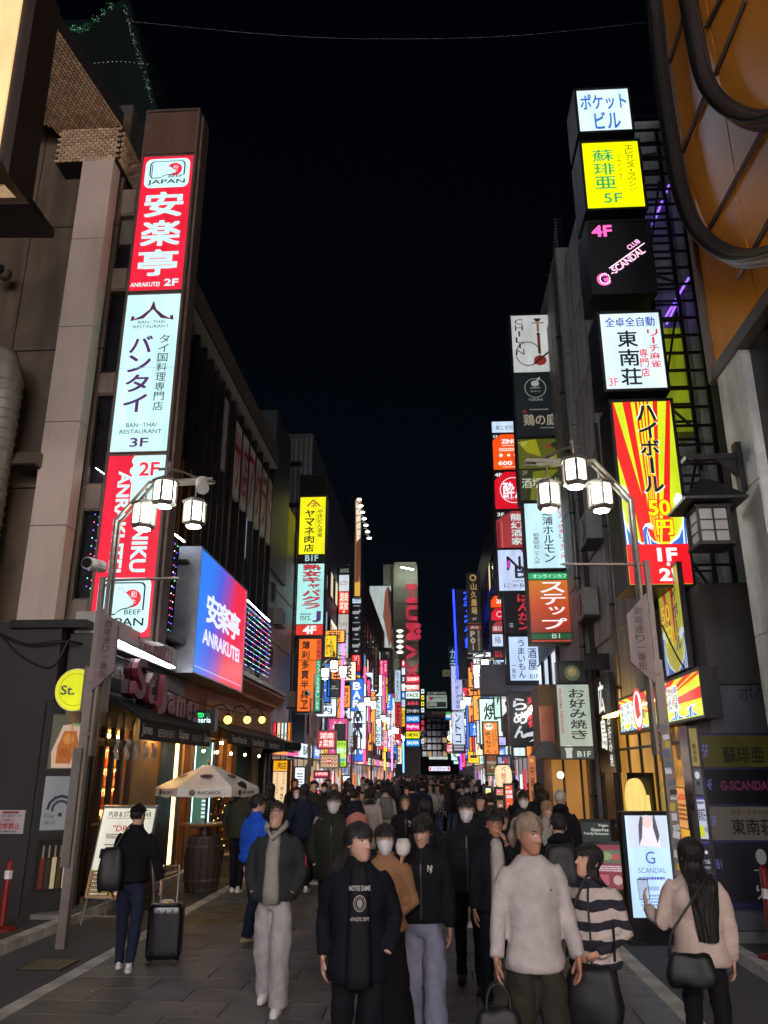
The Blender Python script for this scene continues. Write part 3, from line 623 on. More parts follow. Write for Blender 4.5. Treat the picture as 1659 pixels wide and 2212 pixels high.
for (a, b, c_, dd, lb) in ((250, 380, 1372, 1400, 'near'), (478, 585, 1430, 1465, 'far')):
    g = gX(a, c_, b, dd, -5.06); fo = thing('fascia_sign', '%s grey fascia strip with dull red yakiniku lettering' % lb, 'sign', g['c'], g['rz']); MB().bx(-g['w'] / 2, g['w'] / 2, .0, .3, 0, .42).build('panel', M('fascia_grey', '#9a9490', .35, .3, dirt=.3), fo)
    q = Print(g['w'], .42, False, 0, -g['w'] / 2).items([('t', 'YAKINIKU', .3 if lb == 'near' else .05, .12, .9 if lb == 'near' else .5, .8, '#7e2a30', .02)]); q.mb.build('lettering', q.mats, fo)
# ---- right main tower ----
def srays():
    its = []
    for i in range(13):
        a0, a1 = -70 + i * 11, -70 + i * 11 + 5.2
        if i < 1: a0 = -90
        pa, pb = [(.52 + 2.6 * math.sin(R(a)) * (2.75), .98 - 2.9 * math.cos(R(a)) * .98) for a in (a0, a1)]
    for x0, x1 in ((-.6, .0), (.18, .32), (.39, .43), (.465, .49), (.53, .555), (.59, .625), (.7, .78), (.93, 1.5)):
        t0 = .5 + (x0 - .5) * .22; t1 = .5 + (x1 - .5) * .22
        its.append(('p', [(min(max(x0, 0), 1), 0 if x0 >= 0 else .0), (min(max(x1, 0), 1), 0), (t1, .78), (t0, .78)], '#d8201c'))
    its.insert(0, ('p', [(0, .0), (.03, .0), (.5, .78), (.3, .78), (0, .3)], '#d8201c'))
    return its
def wave(cx, base_, w, h, flip=1):
    P_ = lambda a, b: (max(0, min(1, cx + flip * a * w)), base_ - b * h)
    b1 = [P_(-.5, 0), P_(-.5, .75), P_(-.35, .95), P_(-.1, 1), P_(.08, .86), P_(.02, .7), P_(-.12, .72), P_(-.14, .8), P_(-.26, .7), P_(-.2, .45), P_(.05, .2), P_(.5, 0)]
    its = [('p', b1 if flip < 0 else b1[::-1], '#e6f4fa')]
    b2 = [P_(-.5, 0), P_(-.5, .66), P_(-.36, .84), P_(-.22, .8), P_(-.3, .64), P_(-.22, .38), P_(.02, .14), P_(.42, 0)]; its.append(('p', b2 if flip < 0 else b2[::-1], '#1f66c4'))
    for k in (.12, .26): its.append(('p', [P_(-.45 + k, 0), P_(-.48 + k, .4), P_(-.44 + k, .62), P_(-.43 + k, .4), P_(-.38 + k, 0)][::(1 if flip < 0 else -1)], '#e6f4fa'))
    return its
Y5 = 11.5
def rsign(label, a, b, c_, d_, pan, **k): return sign(label, gF(a, b, c_, d_, Y5), pan, name='tower_sign', group='signs stacked on the ladder frame on the right', **k)
rsign('white sign with blue katakana at the very top of the right sign tower', 1243, 190, 1366, 288, [(None, None, '#d3ecf6', 1.05, [('t', 'ポケット', .06, .1, .95, .48, '#1c5fb4', .03), ('t', 'ビル', .3, .54, .8, .95, '#1c5fb4', .03)])], th=.75)
rsign('bright yellow lounge sign with green characters and 5F', 1257, 303, 1391, 455, [(None, None, '#eef000', 1.05, [('v', '蘇琲亜', .17, .1, .55, .72, '#0e9a5a', .012), ('t', '5F', .3, .78, .62, .92, '#0e9a5a', .005), ('v', 'エレガンス・ラウンジ', .76, .06, .9, .76, '#2d3a10'), ('v', 'ソフィア', .6, .18, .66, .6, '#2d3a10')])], th=.75)
ro = rsign('black club sign with pink bulb lettering and 4F', 1272, 476, 1412, 636, [(None, None, '#0c0c0e', 0, None)], th=.75)
g = gF(1272, 476, 1412, 636, Y5)
pk = '#ff5aa8'; q = Print(g['w'], g['h'], True, 0, -g['w'] / 2, 1.5).items([('t', '4F', .08, .06, .4, .22, pk, .03)])
def rot_text(q, t, u, v, L, hh, ang, c, bold=.02):
    vs, fs, lo, hi = glyph(t, bold, 3); n = (vs - lo) / (hi - lo); q.d -= .0012; ca, sa = math.cos(ang), math.sin(ang)
    q.mb.add([(q.x0 + u * q.w + a * L * ca - b * hh * sa, q.d, q.z0 + (1 - v) * q.h + a * L * sa + b * hh * ca) for a, b in n], fs, q.mi(c))
rot_text(q, 'G', .13, .9, .2, .24, R(18), pk, .05); rot_text(q, '-SCANDAL', .35, .75, .72, .13, R(37), '#ffc0e0', .02); rot_text(q, 'CLUB', .64, .42, .25, .09, R(37), '#ffb0da', .02)
q.d -= .001; ca, sa = math.cos(R(37)), math.sin(R(37)); q.mb.add([(q.x0 + .3 * q.w + a * ca - b * sa, q.d, q.z0 + .34 * q.h + a * sa + b * ca) for a, b in ((0, 0), (.78, 0), (.78, .018), (0, .018))], [(0, 1, 2, 3)], q.mi('#ffd8ec'))
q.mb.build('lettering', q.mats, ro)
bl_ = MB()
for i in range(16): a = i * 2 * math.pi / 16; bl_.ball((q.x0 + (.21 + .075 * math.cos(a)) * q.w, -.03, q.z0 + (.2 + .065 * math.sin(a)) * q.h), .009, 5, 0, 2)
bl_.build('bulbs', E('#ffe0f0', 3, False, 0), ro)
rsign('white mahjong parlour sign with large black characters and 3F', 1296, 672, 1438, 846, [(None, None, '#d6eef8', 1.0, [('t', '全卓全自動', .08, .05, .92, .18, '#14339a', .02), ('v', '東南荘', .26, .22, .6, .97, '#101014', .03), ('v', 'リーチ麻雀', .77, .22, .95, .74, '#d0203a', .02), ('v', '専門店', .6, .48, .74, .86, '#d0203a', .02), ('t', '3F', .05, .86, .2, .96, '#d0203a')])], th=.75)
hb_its = srays() + wave(.1, .8, .42, .33, 1) + wave(.88, .8, .42, .28, -1) + wave(.45, .8, .3, .12, 1) + [('v', 'ハイボール', .38, .015, .74, .53, '#f4f4ec', .1), ('v', 'ハイボール', .40, .02, .72, .525, '#14120e', .045),
    ('t', '50', .4, .555, .8, .65, '#e01c1c', .09), ('t', '50', .42, .56, .78, .645, '#ffe600', .03), ('t', '円', .5, .66, .8, .755, '#e01c1c', .09), ('t', '円', .515, .667, .785, .748, '#ffe600', .04), ('r', 0, .795, 1, 1, '#da1420'), ('t', '1F', .48, .815, .8, .885, '#f4f8fa', .04), ('c', .64, .9, .03, '#f4f8fa'), ('t', '2F', .48, .92, .84, .985, '#f4f8fa', .04)]
rsign('largest right tower sign, red yellow rays over blue waves, highball for 50 yen', 1334, 862, 1478, 1270, [(None, None, '#c8dc20', 1.05, hb_its)], th=.75)
# ladder frame and stair behind
lf = thing('ladder_frame', 'dark steel ladder frame rising behind the right sign tower', 'ladder', (3.95, 12.0, 2.8))
for x in (-.1, .62):
    for yy in (0, .8): MB().bx(x - .03, x + .03, yy - .03, yy + .03, 0, 11.2).build('rail', darkm, lf)
for i in range(34): MB().bx(-.069, .589, -.02, .02, .2 + i * .33, .235 + i * .33).build('rung', darkm, lf); MB().bx(-.069, .589, .78, .82, .3 + i * .33, .335 + i * .33).build('rung', darkm, lf)
for i in range(8): MB().box((.26, .4, .8 + i * 1.35), (.03, 1.15, .04), rx=R(40 if i % 2 else -40)).build('brace', darkm, lf)
nb_ = thing('neon_strip', 'purple blue led strip zigzagging behind the ladder frame', 'neon light', (4.1, 12.9, 4)); m_ = MB()
for a, b in (((1445, 400), (1410, 485)), ((1488, 600), (1435, 690)), ((1462, 655), (1440, 700)), ((1330, 660), (1322, 672))):
    a, b = onY(*a, 12.9), onY(*b, 12.9); m_.tube([a - nb_.location, b - nb_.location], .018, 6)
m_.build('tube', E('#8050ff', 2.1, True, 0), nb_)
yp = thing('reflective_panel', 'yellow green glass panel with red mirrored writing behind the ladder frame', 'glass panel', (4.3, 13.0, 6.5)); g = gF(1442, 700, 1502, 925, 12.85)
MB().bx(-.25, .35, -.02, .01, g['c'][2] - 6.5, g['c'][2] - 6.5 + g['h']).build('pane', E('#9aa820', .42, True, .5, 2), yp)  # sign reflections put into the pane as its own yellow green glow
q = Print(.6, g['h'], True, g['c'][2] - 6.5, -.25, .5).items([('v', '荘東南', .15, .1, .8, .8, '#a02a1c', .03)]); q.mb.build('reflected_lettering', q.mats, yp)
# highball poster on the wall
g = gX(1408, 1262, 1478, 1445, 3.55); g = dict(c=(3.5, 11.75, 3.35), w=1.15, h=1.5, rz=R(-90), zm=lambda p: 0)
sign('weathered highball poster with rays and waves on the wall under the right tower', g, [(None, None, '#c9c23a', .55, [('p', [(.1, 0), (.25, 0), (.5, .7), (.45, .7)], '#c8301c'), ('p', [(.55, 0), (.7, 0), (.6, .7), (.55, .7)], '#c8301c')] + wave(.2, 1, .5, .45) + wave(.8, 1, .5, .4, -1) + [('t', '50', .08, .3, .5, .5, '#d02a20', .06), ('t', '50', .1, .31, .48, .49, '#ffe640', .02), ('t', '円', .2, .54, .5, .74, '#ffe640', .05), ('v', 'ハイボール', .62, .04, .86, .82, '#1a2a6a', .04)])], th=.05, fw=.015, name='poster', cat='poster')
# izakaya billboard
g = gX(1520, 1428, 1338, 1480, 3.35); zt = onX(1520, 1437, 3.35).z; zb = onX(1520, 1552, 3.35).z
ya, yb = onX(1521, 1500, 3.35).y, onX(1338, 1540, 3.35).y
g = dict(c=(3.35, (ya + yb) / 2, zb), w=abs(yb - ya), h=zt - zb, rz=R(-90), zm=lambda p: 0)
its = []
for i in range(15):
    a = R(-84 + i * 12); b = R(-84 + i * 12 + 6)
    its.append(('p', [(.5, .62), (.5 + .9 * math.sin(b), .62 - 2.6 * math.cos(b)), (.5 + .9 * math.sin(a), .62 - 2.6 * math.cos(a))][::-1], '#d8241c'))
its = [('p', [(max(0, min(1, u)), max(0, min(1, v))) for u, v in x[1]], x[2]) for x in its]
for i in range(14): its += wave(.03 + i * .073, 1, .1, .22 + .05 * (i % 3), 1 if i % 2 else -1)
for k, (u, t) in enumerate(((.13, '串焼き'), (.18, 'ラーメン'), (.23, '鶏刺し'), (.28, 'つくね'), (.66, '唐揚げ'), (.72, '鉄板焼き'), (.78, '鶏つまみ'), (.84, '鶏白湯'))[::1]):
    its += [('r', u - .022, .2, u + .022, .82, '#e8f0f4'), ('v', t, u - .018, .23, u + .018, .79, '#16224a', .01)]
its += [('c', .4, .5, .065, '#f2f2f2', 1.0), ('o', .4, .5, .07, '#d8241c', 1.0, .86), ('c', .395, .42, .03, '#d8241c', 1.4), ('p', [(.37, .5), (.42, .46), (.44, .7), (.39, .74)], '#c83a28'), ('t', '居酒屋', .46, .2, .57, .4, '#101014', .03), ('t', 'それゆけ', .5, .44, .6, .56, '#1c50b0', .02), ('t', '鶏ヤロー', .46, .56, .6, .82, '#101014', .03)]
its = [(x[0],) + tuple([x[1][::-1]] if x[0] == 'p' and False else [x[1]]) + x[2:] for x in its]
sign('long bright izakaya billboard with red and yellow rays and blue waves over the shopfront', g, [(None, None, '#c9dc28', 1.15, its)], th=.2, fw=.04, name='billboard')
# chirin tower
def stack(label, px0, pyt, px1, pyb, Y, pans, **k): return sign(label, gF(px0, pyt, px1, pyb, Y), pans, name=k.pop('name', 'sign_tower'), **k)
hk = [('v', 'CHILIN', .08, .06, .26, .7, '#33333a'), ('p', [(.5, .06), (.68, .06), (.62, .12), (.56, .12)], '#2a2018'), ('r', .46, .13, .74, .15, '#8a5a30'), ('r', .57, .15, .62, .3, '#8a5028'), ('c', .595, .34, .04, '#3a2420'), ('r', .565, .36, .63, .68, '#5a3020'), ('c', .6, .8, .14, '#8a2a20', .9), ('o', .34, .68, .28, '#2a2220', 1.1, .93), ('p', [(.45, .84), (.95, .56), (.97, .58), (.46, .88)], '#2a2220')]
stack('tower of dim signs topped by a white hookah picture', 1107, 678, 1212, 945, 20.6, [
    (680, 804, '#c6cac8', .62, hk), (806, 942, '#20282a', .35, [('o', .45, .24, .24, '#a8b4a8', 1, .93), ('c', .45, .17, .09, '#c8d0c0', .8), ('p', [(.45, .14), (.55, .06), (.57, .09), (.47, .16)], '#c8d0c0'), ('k', .34, .23, .56, .26, 1, '#b0b8b0'), ('t', '柚るは', .34, .28, .56, .31, '#b0b8b0'), ('t', 'YURUHA', .28, .41, .6, .45, '#b0b8b0', .01), ('t', '3F', .78, .04, .9, .08, '#b0b8b0'), ('t', '3F', .78, .5, .9, .54, '#b0b8b0'), ('c', .18, .62, .05, '#8a3038'), ('t', '鶏の庭', .15, .66, .88, .84, '#c8b8a0', .02), ('k', .3, .58, .7, .61, 1, '#a8a8a0'), ('k', .5, .87, .85, .895, 1, '#a8a8a0')])], th=.5, frame=darkm, st=1.15)
stack('olive glazed pub sign panels with chicken characters reflecting yellow light', 1118, 945, 1224, 1084, 20.5, [
    (945, 1012, '#5e6220', .55, [('p', [(0, .1), (.4, .0), (.5, .6), (.2, .45)], '#a0a018'), ('p', [(.6, .7), (1, .2), (1, .9), (.7, 1)], '#8a8c1c'), ('t', '2F', .06, .08, .2, .22, '#c8c890'), ('t', '鶏', .2, .62, .4, .92, '#2a2a18', .03), ('t', '鶏', .58, .6, .78, .9, '#b0a890', .02), ('c', .68, .25, .06, '#8a3a20'), ('c', .8, .22, .07, '#2a2a20')]),  # yellow shapes are reflections painted onto the sign face
    (1012, 1082, '#34381c', .55, [('p', [(.2, 1), (.3, .1), (.9, .0), (.6, .4), (.4, 1)], '#7a7c18'), ('t', '2F', .06, .06, .18, .18, '#a8a880'), ('t', '酒場牧場', .04, .3, .96, .62, '#d8e0c8', .012)])], th=.5, frame=darkm, st=1.1)
stack('pale glowing offal grill sign with a column of black characters', 1132, 1084, 1240, 1231, 20.4, [(None, None, '#bfe6ee', 1.0, [('v', '芝浦ホルモン', .38, .06, .6, .92, '#16162c', .02), ('v', '煮込み・肉刺し・もつ焼', .72, .02, .86, .86, '#c0283c', .008), ('v', '創業昭和二十九年', .16, .46, .27, .94, '#1c2240')])], th=.5)
stack('orange online cafe sign with slanted white katakana', 1141, 1234, 1253, 1390, 20.3, [(None, 1251, '#18a468', .95, [('t', 'オンラインカフェ', .1, .2, .9, .8, '#e8f8f0', .01)]), (1251, 1366, grad('orange_fade', [(0, '#8a2c18'), (.5, '#c0481c'), (1, '#d07a20')], R(90), .95), 1.0, None), (1366, 1380, '#1a5a34', .8, [('t', 'B1', .42, .1, .58, .9, '#d8e0d8')]), (1380, None, '#c04028', .8, [])], th=.5, frame=M('olive_frame', '#4a4838', .5))
so = bpy.data.objects['sign_tower.003']; g = gF(1141, 1234, 1253, 1390, 20.3); z1, z0 = g['zm'](1256), g['zm'](1362)
q = Print(g['w'], z1 - z0, True, z0, -g['w'] / 2, 1.0).items([('v', 'ステップ', .26, 0, .76, 1, '#d82a2a', .07), ('v', 'ステップ', .25, 0, .73, .99, '#e8ecec', .03)]); q.d -= .02; q.mb.build('lettering', q.mats, so)
# ZINO tower
stack('narrow tower of orange red and white tenant signs beside the olive panels', 1068, 908, 1142, 1290, 28.5, [
    (910, 934, '#c6dcf6', 1.0, [('t', '第二安田ビル', .12, .35, .98, .75, '#1c2430')]), (938, 1014, '#ee4e14', 1.05, [('p', [(0, 0), (.28, 0), (0, .18)], '#101012'), ('t', '5F', .02, .02, .18, .1, '#e8e8e8'), ('t', 'ZINO', .28, .14, .8, .27, '#f4f0e8', .04), ('k', .3, .31, .8, .35, 1, '#f4e0d0'), ('k', .2, .4, .9, .5, 2, '#ffe8d8'), ('c', .25, .6, .06, '#ffe8d8'), ('c', .5, .6, .05, '#ffe8d8'), ('o', .75, .6, .08, '#ffe8d8'), ('t', '600', .15, .76, .6, .88, '#fff2e8', .03), ('k', .3, .92, .9, .95, 1, '#ffe8d8')]),
    (1019, 1099, '#cf1026', 1.0, [('p', [(0, 0), (.34, 0), (0, .24)], '#101012'), ('t', '4F', .02, .03, .24, .13, '#e8e8e8', .02), ('o', .6, .5, .44, '#f0e8e8', 1, .94), ('t', '酔月', .26, .28, .94, .72, '#e8eef8', .04), ('t', 'すいげつ', .3, .68, .7, .76, '#e8eef8')]),
    (1104, 1183, '#a0353a', .9, [('p', [(0, 0), (.5, 0), (0, .26)], '#101012'), ('t', '3F', .04, .04, .26, .14, '#e8e8e8', .02), ('v', '龍幻酒家', .45, .06, .8, .94, '#d8ecec', .02), ('r', .02, .3, .1, .98, '#702026'), ('r', .16, .3, .18, 1, '#d87a50')]),
    (1188, 1276, '#c2d2f2', .95, [('p', [(.7, 0), (1, 0), (1, .3)], '#a040a0'), ('t', 'N', .26, .16, .7, .5, '#1c1420', .01), ('t', 'B', .5, .4, .85, .7, '#1c1420', .01), ('c', .32, .36, .06, '#b040b0', 2.2), ('t', 'CAFE & BAR', .4, .74, .95, .79, '#303850'), ('t', 'にゃBB', .15, .82, .9, .93, '#202838')])], th=.4)
stack('black sign with red brush hiragana above the white izakaya sign', 1090, 1276, 1160, 1368, 27.9, [(None, None, '#121216', .5, [('v', 'はんかン', .4, .04, .85, .96, '#f04048', .05), ('k', .1, .78, .22, .9, 3, '#c8d0e0')])], th=.4)
stack('white izakaya sign with brush hiragana and B1F in a black frame', 1093, 1368, 1172, 1478, 27.2, [(None, None, '#b9cff2', 1.02, [('v', 'うまいもん', .3, .06, .52, .95, '#14142a', .02), ('v', '酒屋', .62, .25, .92, .78, '#14142a', .012), ('v', '一番街', .06, .6, .2, .96, '#1c2440'), ('t', 'B1F', .66, .86, .95, .96, '#202848')])], th=.4, fw=.12, frame=blackm)
stack('narrow tower of small copies of the izakaya and cafe signs', 1059, 1283, 1090, 1466, 33, [
    (1284, 1312, '#ee4e14', 1, [('p', [(0, 0), (.4, 0), (0, .4)], '#101012'), ('t', 'ZI', .5, .3, .98, .65, '#fff0e0', .04)]), (1314, 1340, '#c4102c', 1, [('p', [(0, 0), (.4, 0), (0, .4)], '#101012'), ('o', .8, .5, .3, '#f0e8e8')]), (1342, 1366, '#9a383c', .9, [('p', [(0, 0), (.5, 0), (0, .5)], '#101012'), ('t', '龍幻', .15, .45, .95, .85, '#e8ecec')]),
    (1370, 1396, '#c2d2f2', 1, [('t', 'NB', .3, .25, .8, .75, '#301838')]), (1398, 1424, '#121216', .5, [('t', 'はん', .2, .3, .95, .85, '#f04048', .04)]), (1426, 1455, '#b9cff2', 1, [('t', '居酒', .1, .08, .8, .35, '#14142a'), ('t', 'うま', .4, .5, .95, .9, '#14142a')])], th=.3, fw=.08, frame=blackm)
# mid right small things
stack('black ramen sign with big white brush hiragana and red characters', 1100, 1494, 1166, 1612, 25.5, [(None, None, '#16161a', .5, [('v', '東京豚骨', .62, .08, .92, .68, '#f03848', .04), ('v', 'らめん', .12, .1, .6, .88, '#dfe8f4', .05), ('p', [(.4, .8), (.75, .74), (.95, .78), (.85, .9), (.6, .94), (.9, .82), (.5, .84)], '#dfe8f4')])], th=.3, name='shop_sign', fw=.02, frame=blackm, st=1.1)
stack('pale green okonomiyaki banner with brush characters and B1F', 1206, 1478, 1278, 1640, 17.3, [(None, 1612, '#a9b9ac', .7, [('v', 'お好み焼き', .36, .06, .86, .9, '#152a22', .03), ('R', 'HIROSHIMA TEPPANYAKI', .06, .06, .14, .8, '#b02a38', .01)]), (1612, None, '#3a4440', .6, [('c', .25, .2, .12, '#c8d4cc'), ('r', .16, .4, .34, .95, '#c8d4cc'), ('t', 'B1F', .5, .4, .92, .85, '#d0dcd4', .02)])], th=.04, fw=.01, name='banner_sign', frame=darkm)
stack('black sign box with a faded food picture above the green banner', 1203, 1428, 1268, 1476, 17.6, [(None, None, '#1a1c1a', .5, [('c', .5, .55, .3, '#5a6a48'), ('c', .5, .5, .18, '#9a8a58'), ('c', .45, .45, .07, '#b0a070')])], th=.3, name='sign_box', frame=blackm)
stack('dark weathered signboard hanging beyond the green banner', 1262, 1412, 1334, 1446, 16.9, [(None, None, M('black_board', '#121214', .6, dirt=.3), 0, None)], th=.06, name='sign_board', frame=blackm)
hb2 = thing('timber_box', 'pale timber clad shop entrance with a copper plaque on the right', 'shopfront', (3.35, 19.4, 2.3)); tmb = M('pale_timber', '#8a6a44', .6, stretch=(1, 1, .1), scale=12)
x0 = onY(1166, 1560, 19.2).x; x1 = onY(1238, 1560, 19.2).x; z1, z0 = onY(1200, 1478, 19.2).z, onY(1200, 1640, 19.2).z
MB().bx(x0 - 3.35, x1 - 3.35, -.2, 1.2, z0 - 2.3, z1 - 2.3).build('cladding', tmb, hb2); q_ = gF(1168, 1525, 1198, 1626, 18.9)
MB().bx(q_['c'][0] - 3.35 - q_['w'] / 2, q_['c'][0] - 3.35 + q_['w'] / 2, -.5, -.35, q_['c'][2] - 2.3, q_['c'][2] - 2.3 + q_['h']).build('plaque', M('copper_plaque', '#a06048', .35, .6, dirt=.2), hb2)
MB().bx(x0 - 3.25, .1, -.1, .1, z0 - 4.4, z0 - 2.31).build('lit_wall', E('#c78a3e', .5), hb2)  # warm interior light put into the wall as its own glow
for i in range(2): MB().bx(-.05 - i * .4, 0 - i * .4, -.16, -.11, z0 - 4.4, z0 - 2.31).build('door_post', M('dark_wood', '#3a2418', .5), hb2)
# blue neon etc
kn = thing('neon_sign', 'vertical blue neon karaoke characters with a blue tube beside them', 'neon sign', (2.7, 55, 9)); a0 = gF(994, 1273, 1012, 1435, 55)
blue = E('#1c30ff', 3.2); q = Print(a0['w'], a0['h'] * .8, True, a0['c'][2] - 9 + a0['h'] * .2, a0['c'][0] - 2.7 - a0['w'] / 2 + .3, 2.6).items([('v', 'カラオケ館', 0, 0, 1, 1, '#1c40ff', .04)]); q.mb.build('lettering', q.mats, kn)
MB().tube([(a0['c'][0] - 3.0 - a0['w'] / 2, 0, a0['c'][2] - 10.0), (a0['c'][0] - 3.1 - a0['w'] / 2, 0, a0['c'][2] - 9 + a0['h'])], .07, 6).build('tube', blue, kn)
MB().bx(a0['c'][0] - 2.9 - a0['w'] / 2, 1.5, .05, .5, a0['c'][2] - 10, a0['c'][2] - 9 + a0['h']).build('backing', M('blue_black'), kn)
DRK = dict(frame=blackm, th=.4)
stack('dark vertical sign with gold farm restaurant characters and 5F', 1008, 1236, 1038, 1390 - 45, 40, [(None, None, '#15100e', .6, [('o', .5, .1, .28, '#c0a060', 1, .6), ('v', '山久農場', .28, .2, .76, .86, '#c8a868', .03), ('t', '5F', .35, .92, .7, .97, '#d0d0c8')])], **DRK)
stack('dark mahjong sign with a dull red header and pale round letters', 1010, 1348, 1043, 1410, 36, [(1348, 1360, '#6a1c20', .7, [('t', '麻雀', .2, .2, .8, .85, '#c8b0a8', .02)]), (1360, None, '#161412', .6, [('v', 'Poi', .15, .05, .5, .95, '#b8a888', .05), ('R', 'MAHJONG', .65, .05, .85, .95, '#a89878', .03)])], **DRK)
stack('black sign with one pale blue katakana at the edge of the sky', 970, 1395, 986, 1438, 66, [(None, None, '#0c1428', .5, [('v', 'カラ', .12, .12, .88, 1.3, '#a8e0f8', .04)])], th=.5, frame=M('blue_black'))
stack('slim violet white sign with a skewer drawing and brush characters', 974, 1437, 1000, 1535, 60, [(None, None, '#b9bdf0', .95, [('v', '焼とん酒場', .35, .45, .7, .98, '#4a4a80', .01), ('o', .5, .25, .25, '#4a4a80', 1, .85), ('v', '〃〃', .35, .04, .7, .42, '#4a4a80')])], th=.5)
stack('slim white sign with bold black katakana and a black foot panel', 976, 1537, 1005, 1628, 56, [(None, 1608, '#c6d2f0', 1.0, [('v', 'ントコ', .25, .02, .7, .98, '#14141c', .03)]), (1608, None, '#20203a', .7, [('k', .1, .15, .9, .85, 2, '#d0d0e0')])], th=.5)
stack('orange hotpot sign with bold black hiragana hung on the grey pillar', 1042, 1558, 1078, 1632, 27, [(None, None, '#f08418', 1.0, [('c', .4, .13, .3, '#f0ead8', .85), ('t', '新宿', .18, .06, .62, .15, '#14100c', .02), ('v', 'まっちゃん', .12, .28, .5, .98, '#1c1008', .035), ('v', '九州うまもん', .62, .25, .76, .75, '#2a1608', .01), ('v', '博多もつ鍋', .82, .22, .94, .6, '#2a1608', .01), ('c', .8, .93, .1, '#e04020')])], th=.15, name='shop_sign', frame=darkm)
gpil = block('grey_wall', 'plain grey projecting wall above the orange hotpot sign', onY(1040, 1500, 27.4).x, 3.54, 27.4, 28.4, onY(1060, 1435, 27.4).z, M('plain_grey_wall', '#6a6a70', .6, dirt=.2), 4.5, cat='wall')
stack('slanting directory of grey floor signs behind the street name plate', 1085, 1430, 1140, 1570, 31, [(None, None, '#3a3c44', .5, [x for k in range(5) for x in (('p', [(0, .05 + k * .2), (1, .25 + k * .2), (1, .36 + k * .2), (0, .16 + k * .2)], '#9aa0a8'), ('t', ['7', '3', '2', '1', 'B1'][k], .05, .07 + k * .2, .2, .15 + k * .2, '#20242c', .03), ('p', [(.45, .2 + k * .19), (.8, .27 + k * .19), (.8, .33 + k * .19), (.45, .26 + k * .19)], ['#3a4a9a', '#c04a28', '#c8402a', '#3a8a5a', '#b03040'][k]))])], th=.2)
stack('green and red online cafe sign above the right pavement', 1047, 1580, 1078, 1694 - 18, 29, [(None, None, '#7a9a6a', .6, []), (1625, 1667, '#8a2a24', .8, [('t', 'ONLINE CAFE', .08, .45, .92, .6, '#d8c8c0', .01), ('t', 'B1', .42, .72, .6, .85, '#d8c8c0', .01)])], th=.2, name='shop_sign')
stack('mahjong tile shaped sign with a big character', 1072, 1630, 1105, 1664, 24, [(None, None, '#3a4468', .7, [('t', '麻', .45, .15, .85, .7, '#c8303c', .06), ('p', [(.02, .1), (.3, .1), (.36, .7), (.06, .7)], '#aab0d0'), ('p', [(.2, .45), (.5, .4), (.56, .95), (.24, 1.0)], '#b8bedc'), ('v', 'フリー', .88, .1, .98, .9, '#e8d040', .02)])], th=.15, name='shop_sign', cat='sign')
stack('violet white illuminated cafe sign over the ramen shop entrance', 1068, 1590, 1095, 1612, 30, [(None, None, '#c8c0f4', 1.0, [('k', .2, .7, .8, .9, 1, '#8078b0')])], th=.2, name='shop_sign')
stack('orange poster advertising all you can drink beside the noren', 1088, 1692, 1112, 1765, 19.0, [(None, None, '#e2501c', 1.0, [('k', .1, .05, .6, .12, 1, '#ffe8d8'), ('t', '飲み放題!!', .06, .16, .96, .28, '#d8f0f8', .04), ('t', '遊び放題!!', .15, .32, .98, .44, '#d8f0f8', .04), ('c', .35, .62, .09, '#ffe0c8'), ('o', .7, .66, .1, '#ffe0c8')])], th=.06, name='poster', cat='poster', frame=darkm)
stack('white shop sign with green edges under the ramen sign', 1106, 1612, 1138, 1636, 24.5, [(None, None, '#dff0f0', 1.1, [('v', 'ワン', .42, .1, .6, .9, '#202830', .01), ('r', .02, 0, .06, 1, '#208a50'), ('r', .94, 0, .98, 1, '#208a50')])], th=.15, name='shop_sign')
stack('tall marbled orange banner with a column of dark brush characters', 1142, 1632, 1160, 1765, 17.6, [(None, None, '#b8642c', .75, [('v', '中華蕎麦', .25, .15, .78, .95, '#2a1208', .03), ('c', .5, .08, .22, '#e0a860')])], th=.03, fw=.005, name='banner', cat='banner', frame=darkm)
# left mid towers
stack('yellow and white sign column with a red 4F block past the finned building', 642, 1025, 704, 1375, 33.5, [(1028, 1070, M('brown_glass', '#3a3836', .15, .4), 0, None), (1074, 1197, '#ece81c', 1.0, [('p', [(.25, .16), (.5, .04), (.82, .16), (.76, .17), (.5, .07), (.31, .17)], '#a84a20'), ('t', 'ネ', .4, .1, .66, .19, '#a84a20', .03), ('v', 'ヤマネ肉店', .2, .22, .58, .97, '#181408', .035), ('v', 'やきとん酒場', .7, .22, .88, .72, '#181408', .012)]),
    (1197, 1214, '#121216', .6, [('t', 'B1F', .26, .1, .76, .9, '#bfeaf0', .03)]), (1218, 1348, '#a8e4e0', 1.0, [('v', '熟女キャバクラ', .2, .01, .88, .76, '#3a1c28', .04), ('v', '熟女キャバクラ', .18, .0, .86, .755, '#d02a40', .02), ('t', 'J', .6, .79, .92, .97, '#4a3070', .03), ('t', 'mrs.', .14, .87, .55, .94, '#3a5050'), ('k', .14, .83, .55, .86, 1, '#3a5050')]), (1348, None, '#d83428', 1.0, [('t', '4F', .26, .15, .76, .9, '#eef6f6', .04)])], th=.5, frame=darkm, fw=.06, arms=[(3.5, -.6), (8, -.6), (6, -.6)])
stack('big orange sign with black brush characters and a green side strip', 640, 1376, 697, 1541, 30.5, [(None, None, '#f06c10', 1.02, [('v', '薄利多賣半兵ヱ', .16, .02, .62, .98, '#160c06', .05)], 0, .77), (None, 1425, '#e04a20', 1.0, [('v', '炭火串焼', .15, .05, .85, .95, '#20100a', .02)], .78, 1), (1426, None, '#12906c', 1.0, [('v', 'エノケン流れる楽しいお店', .2, .03, .8, .97, '#d8f0e0', .01)], .78, 1)], th=.5, fw=.08)
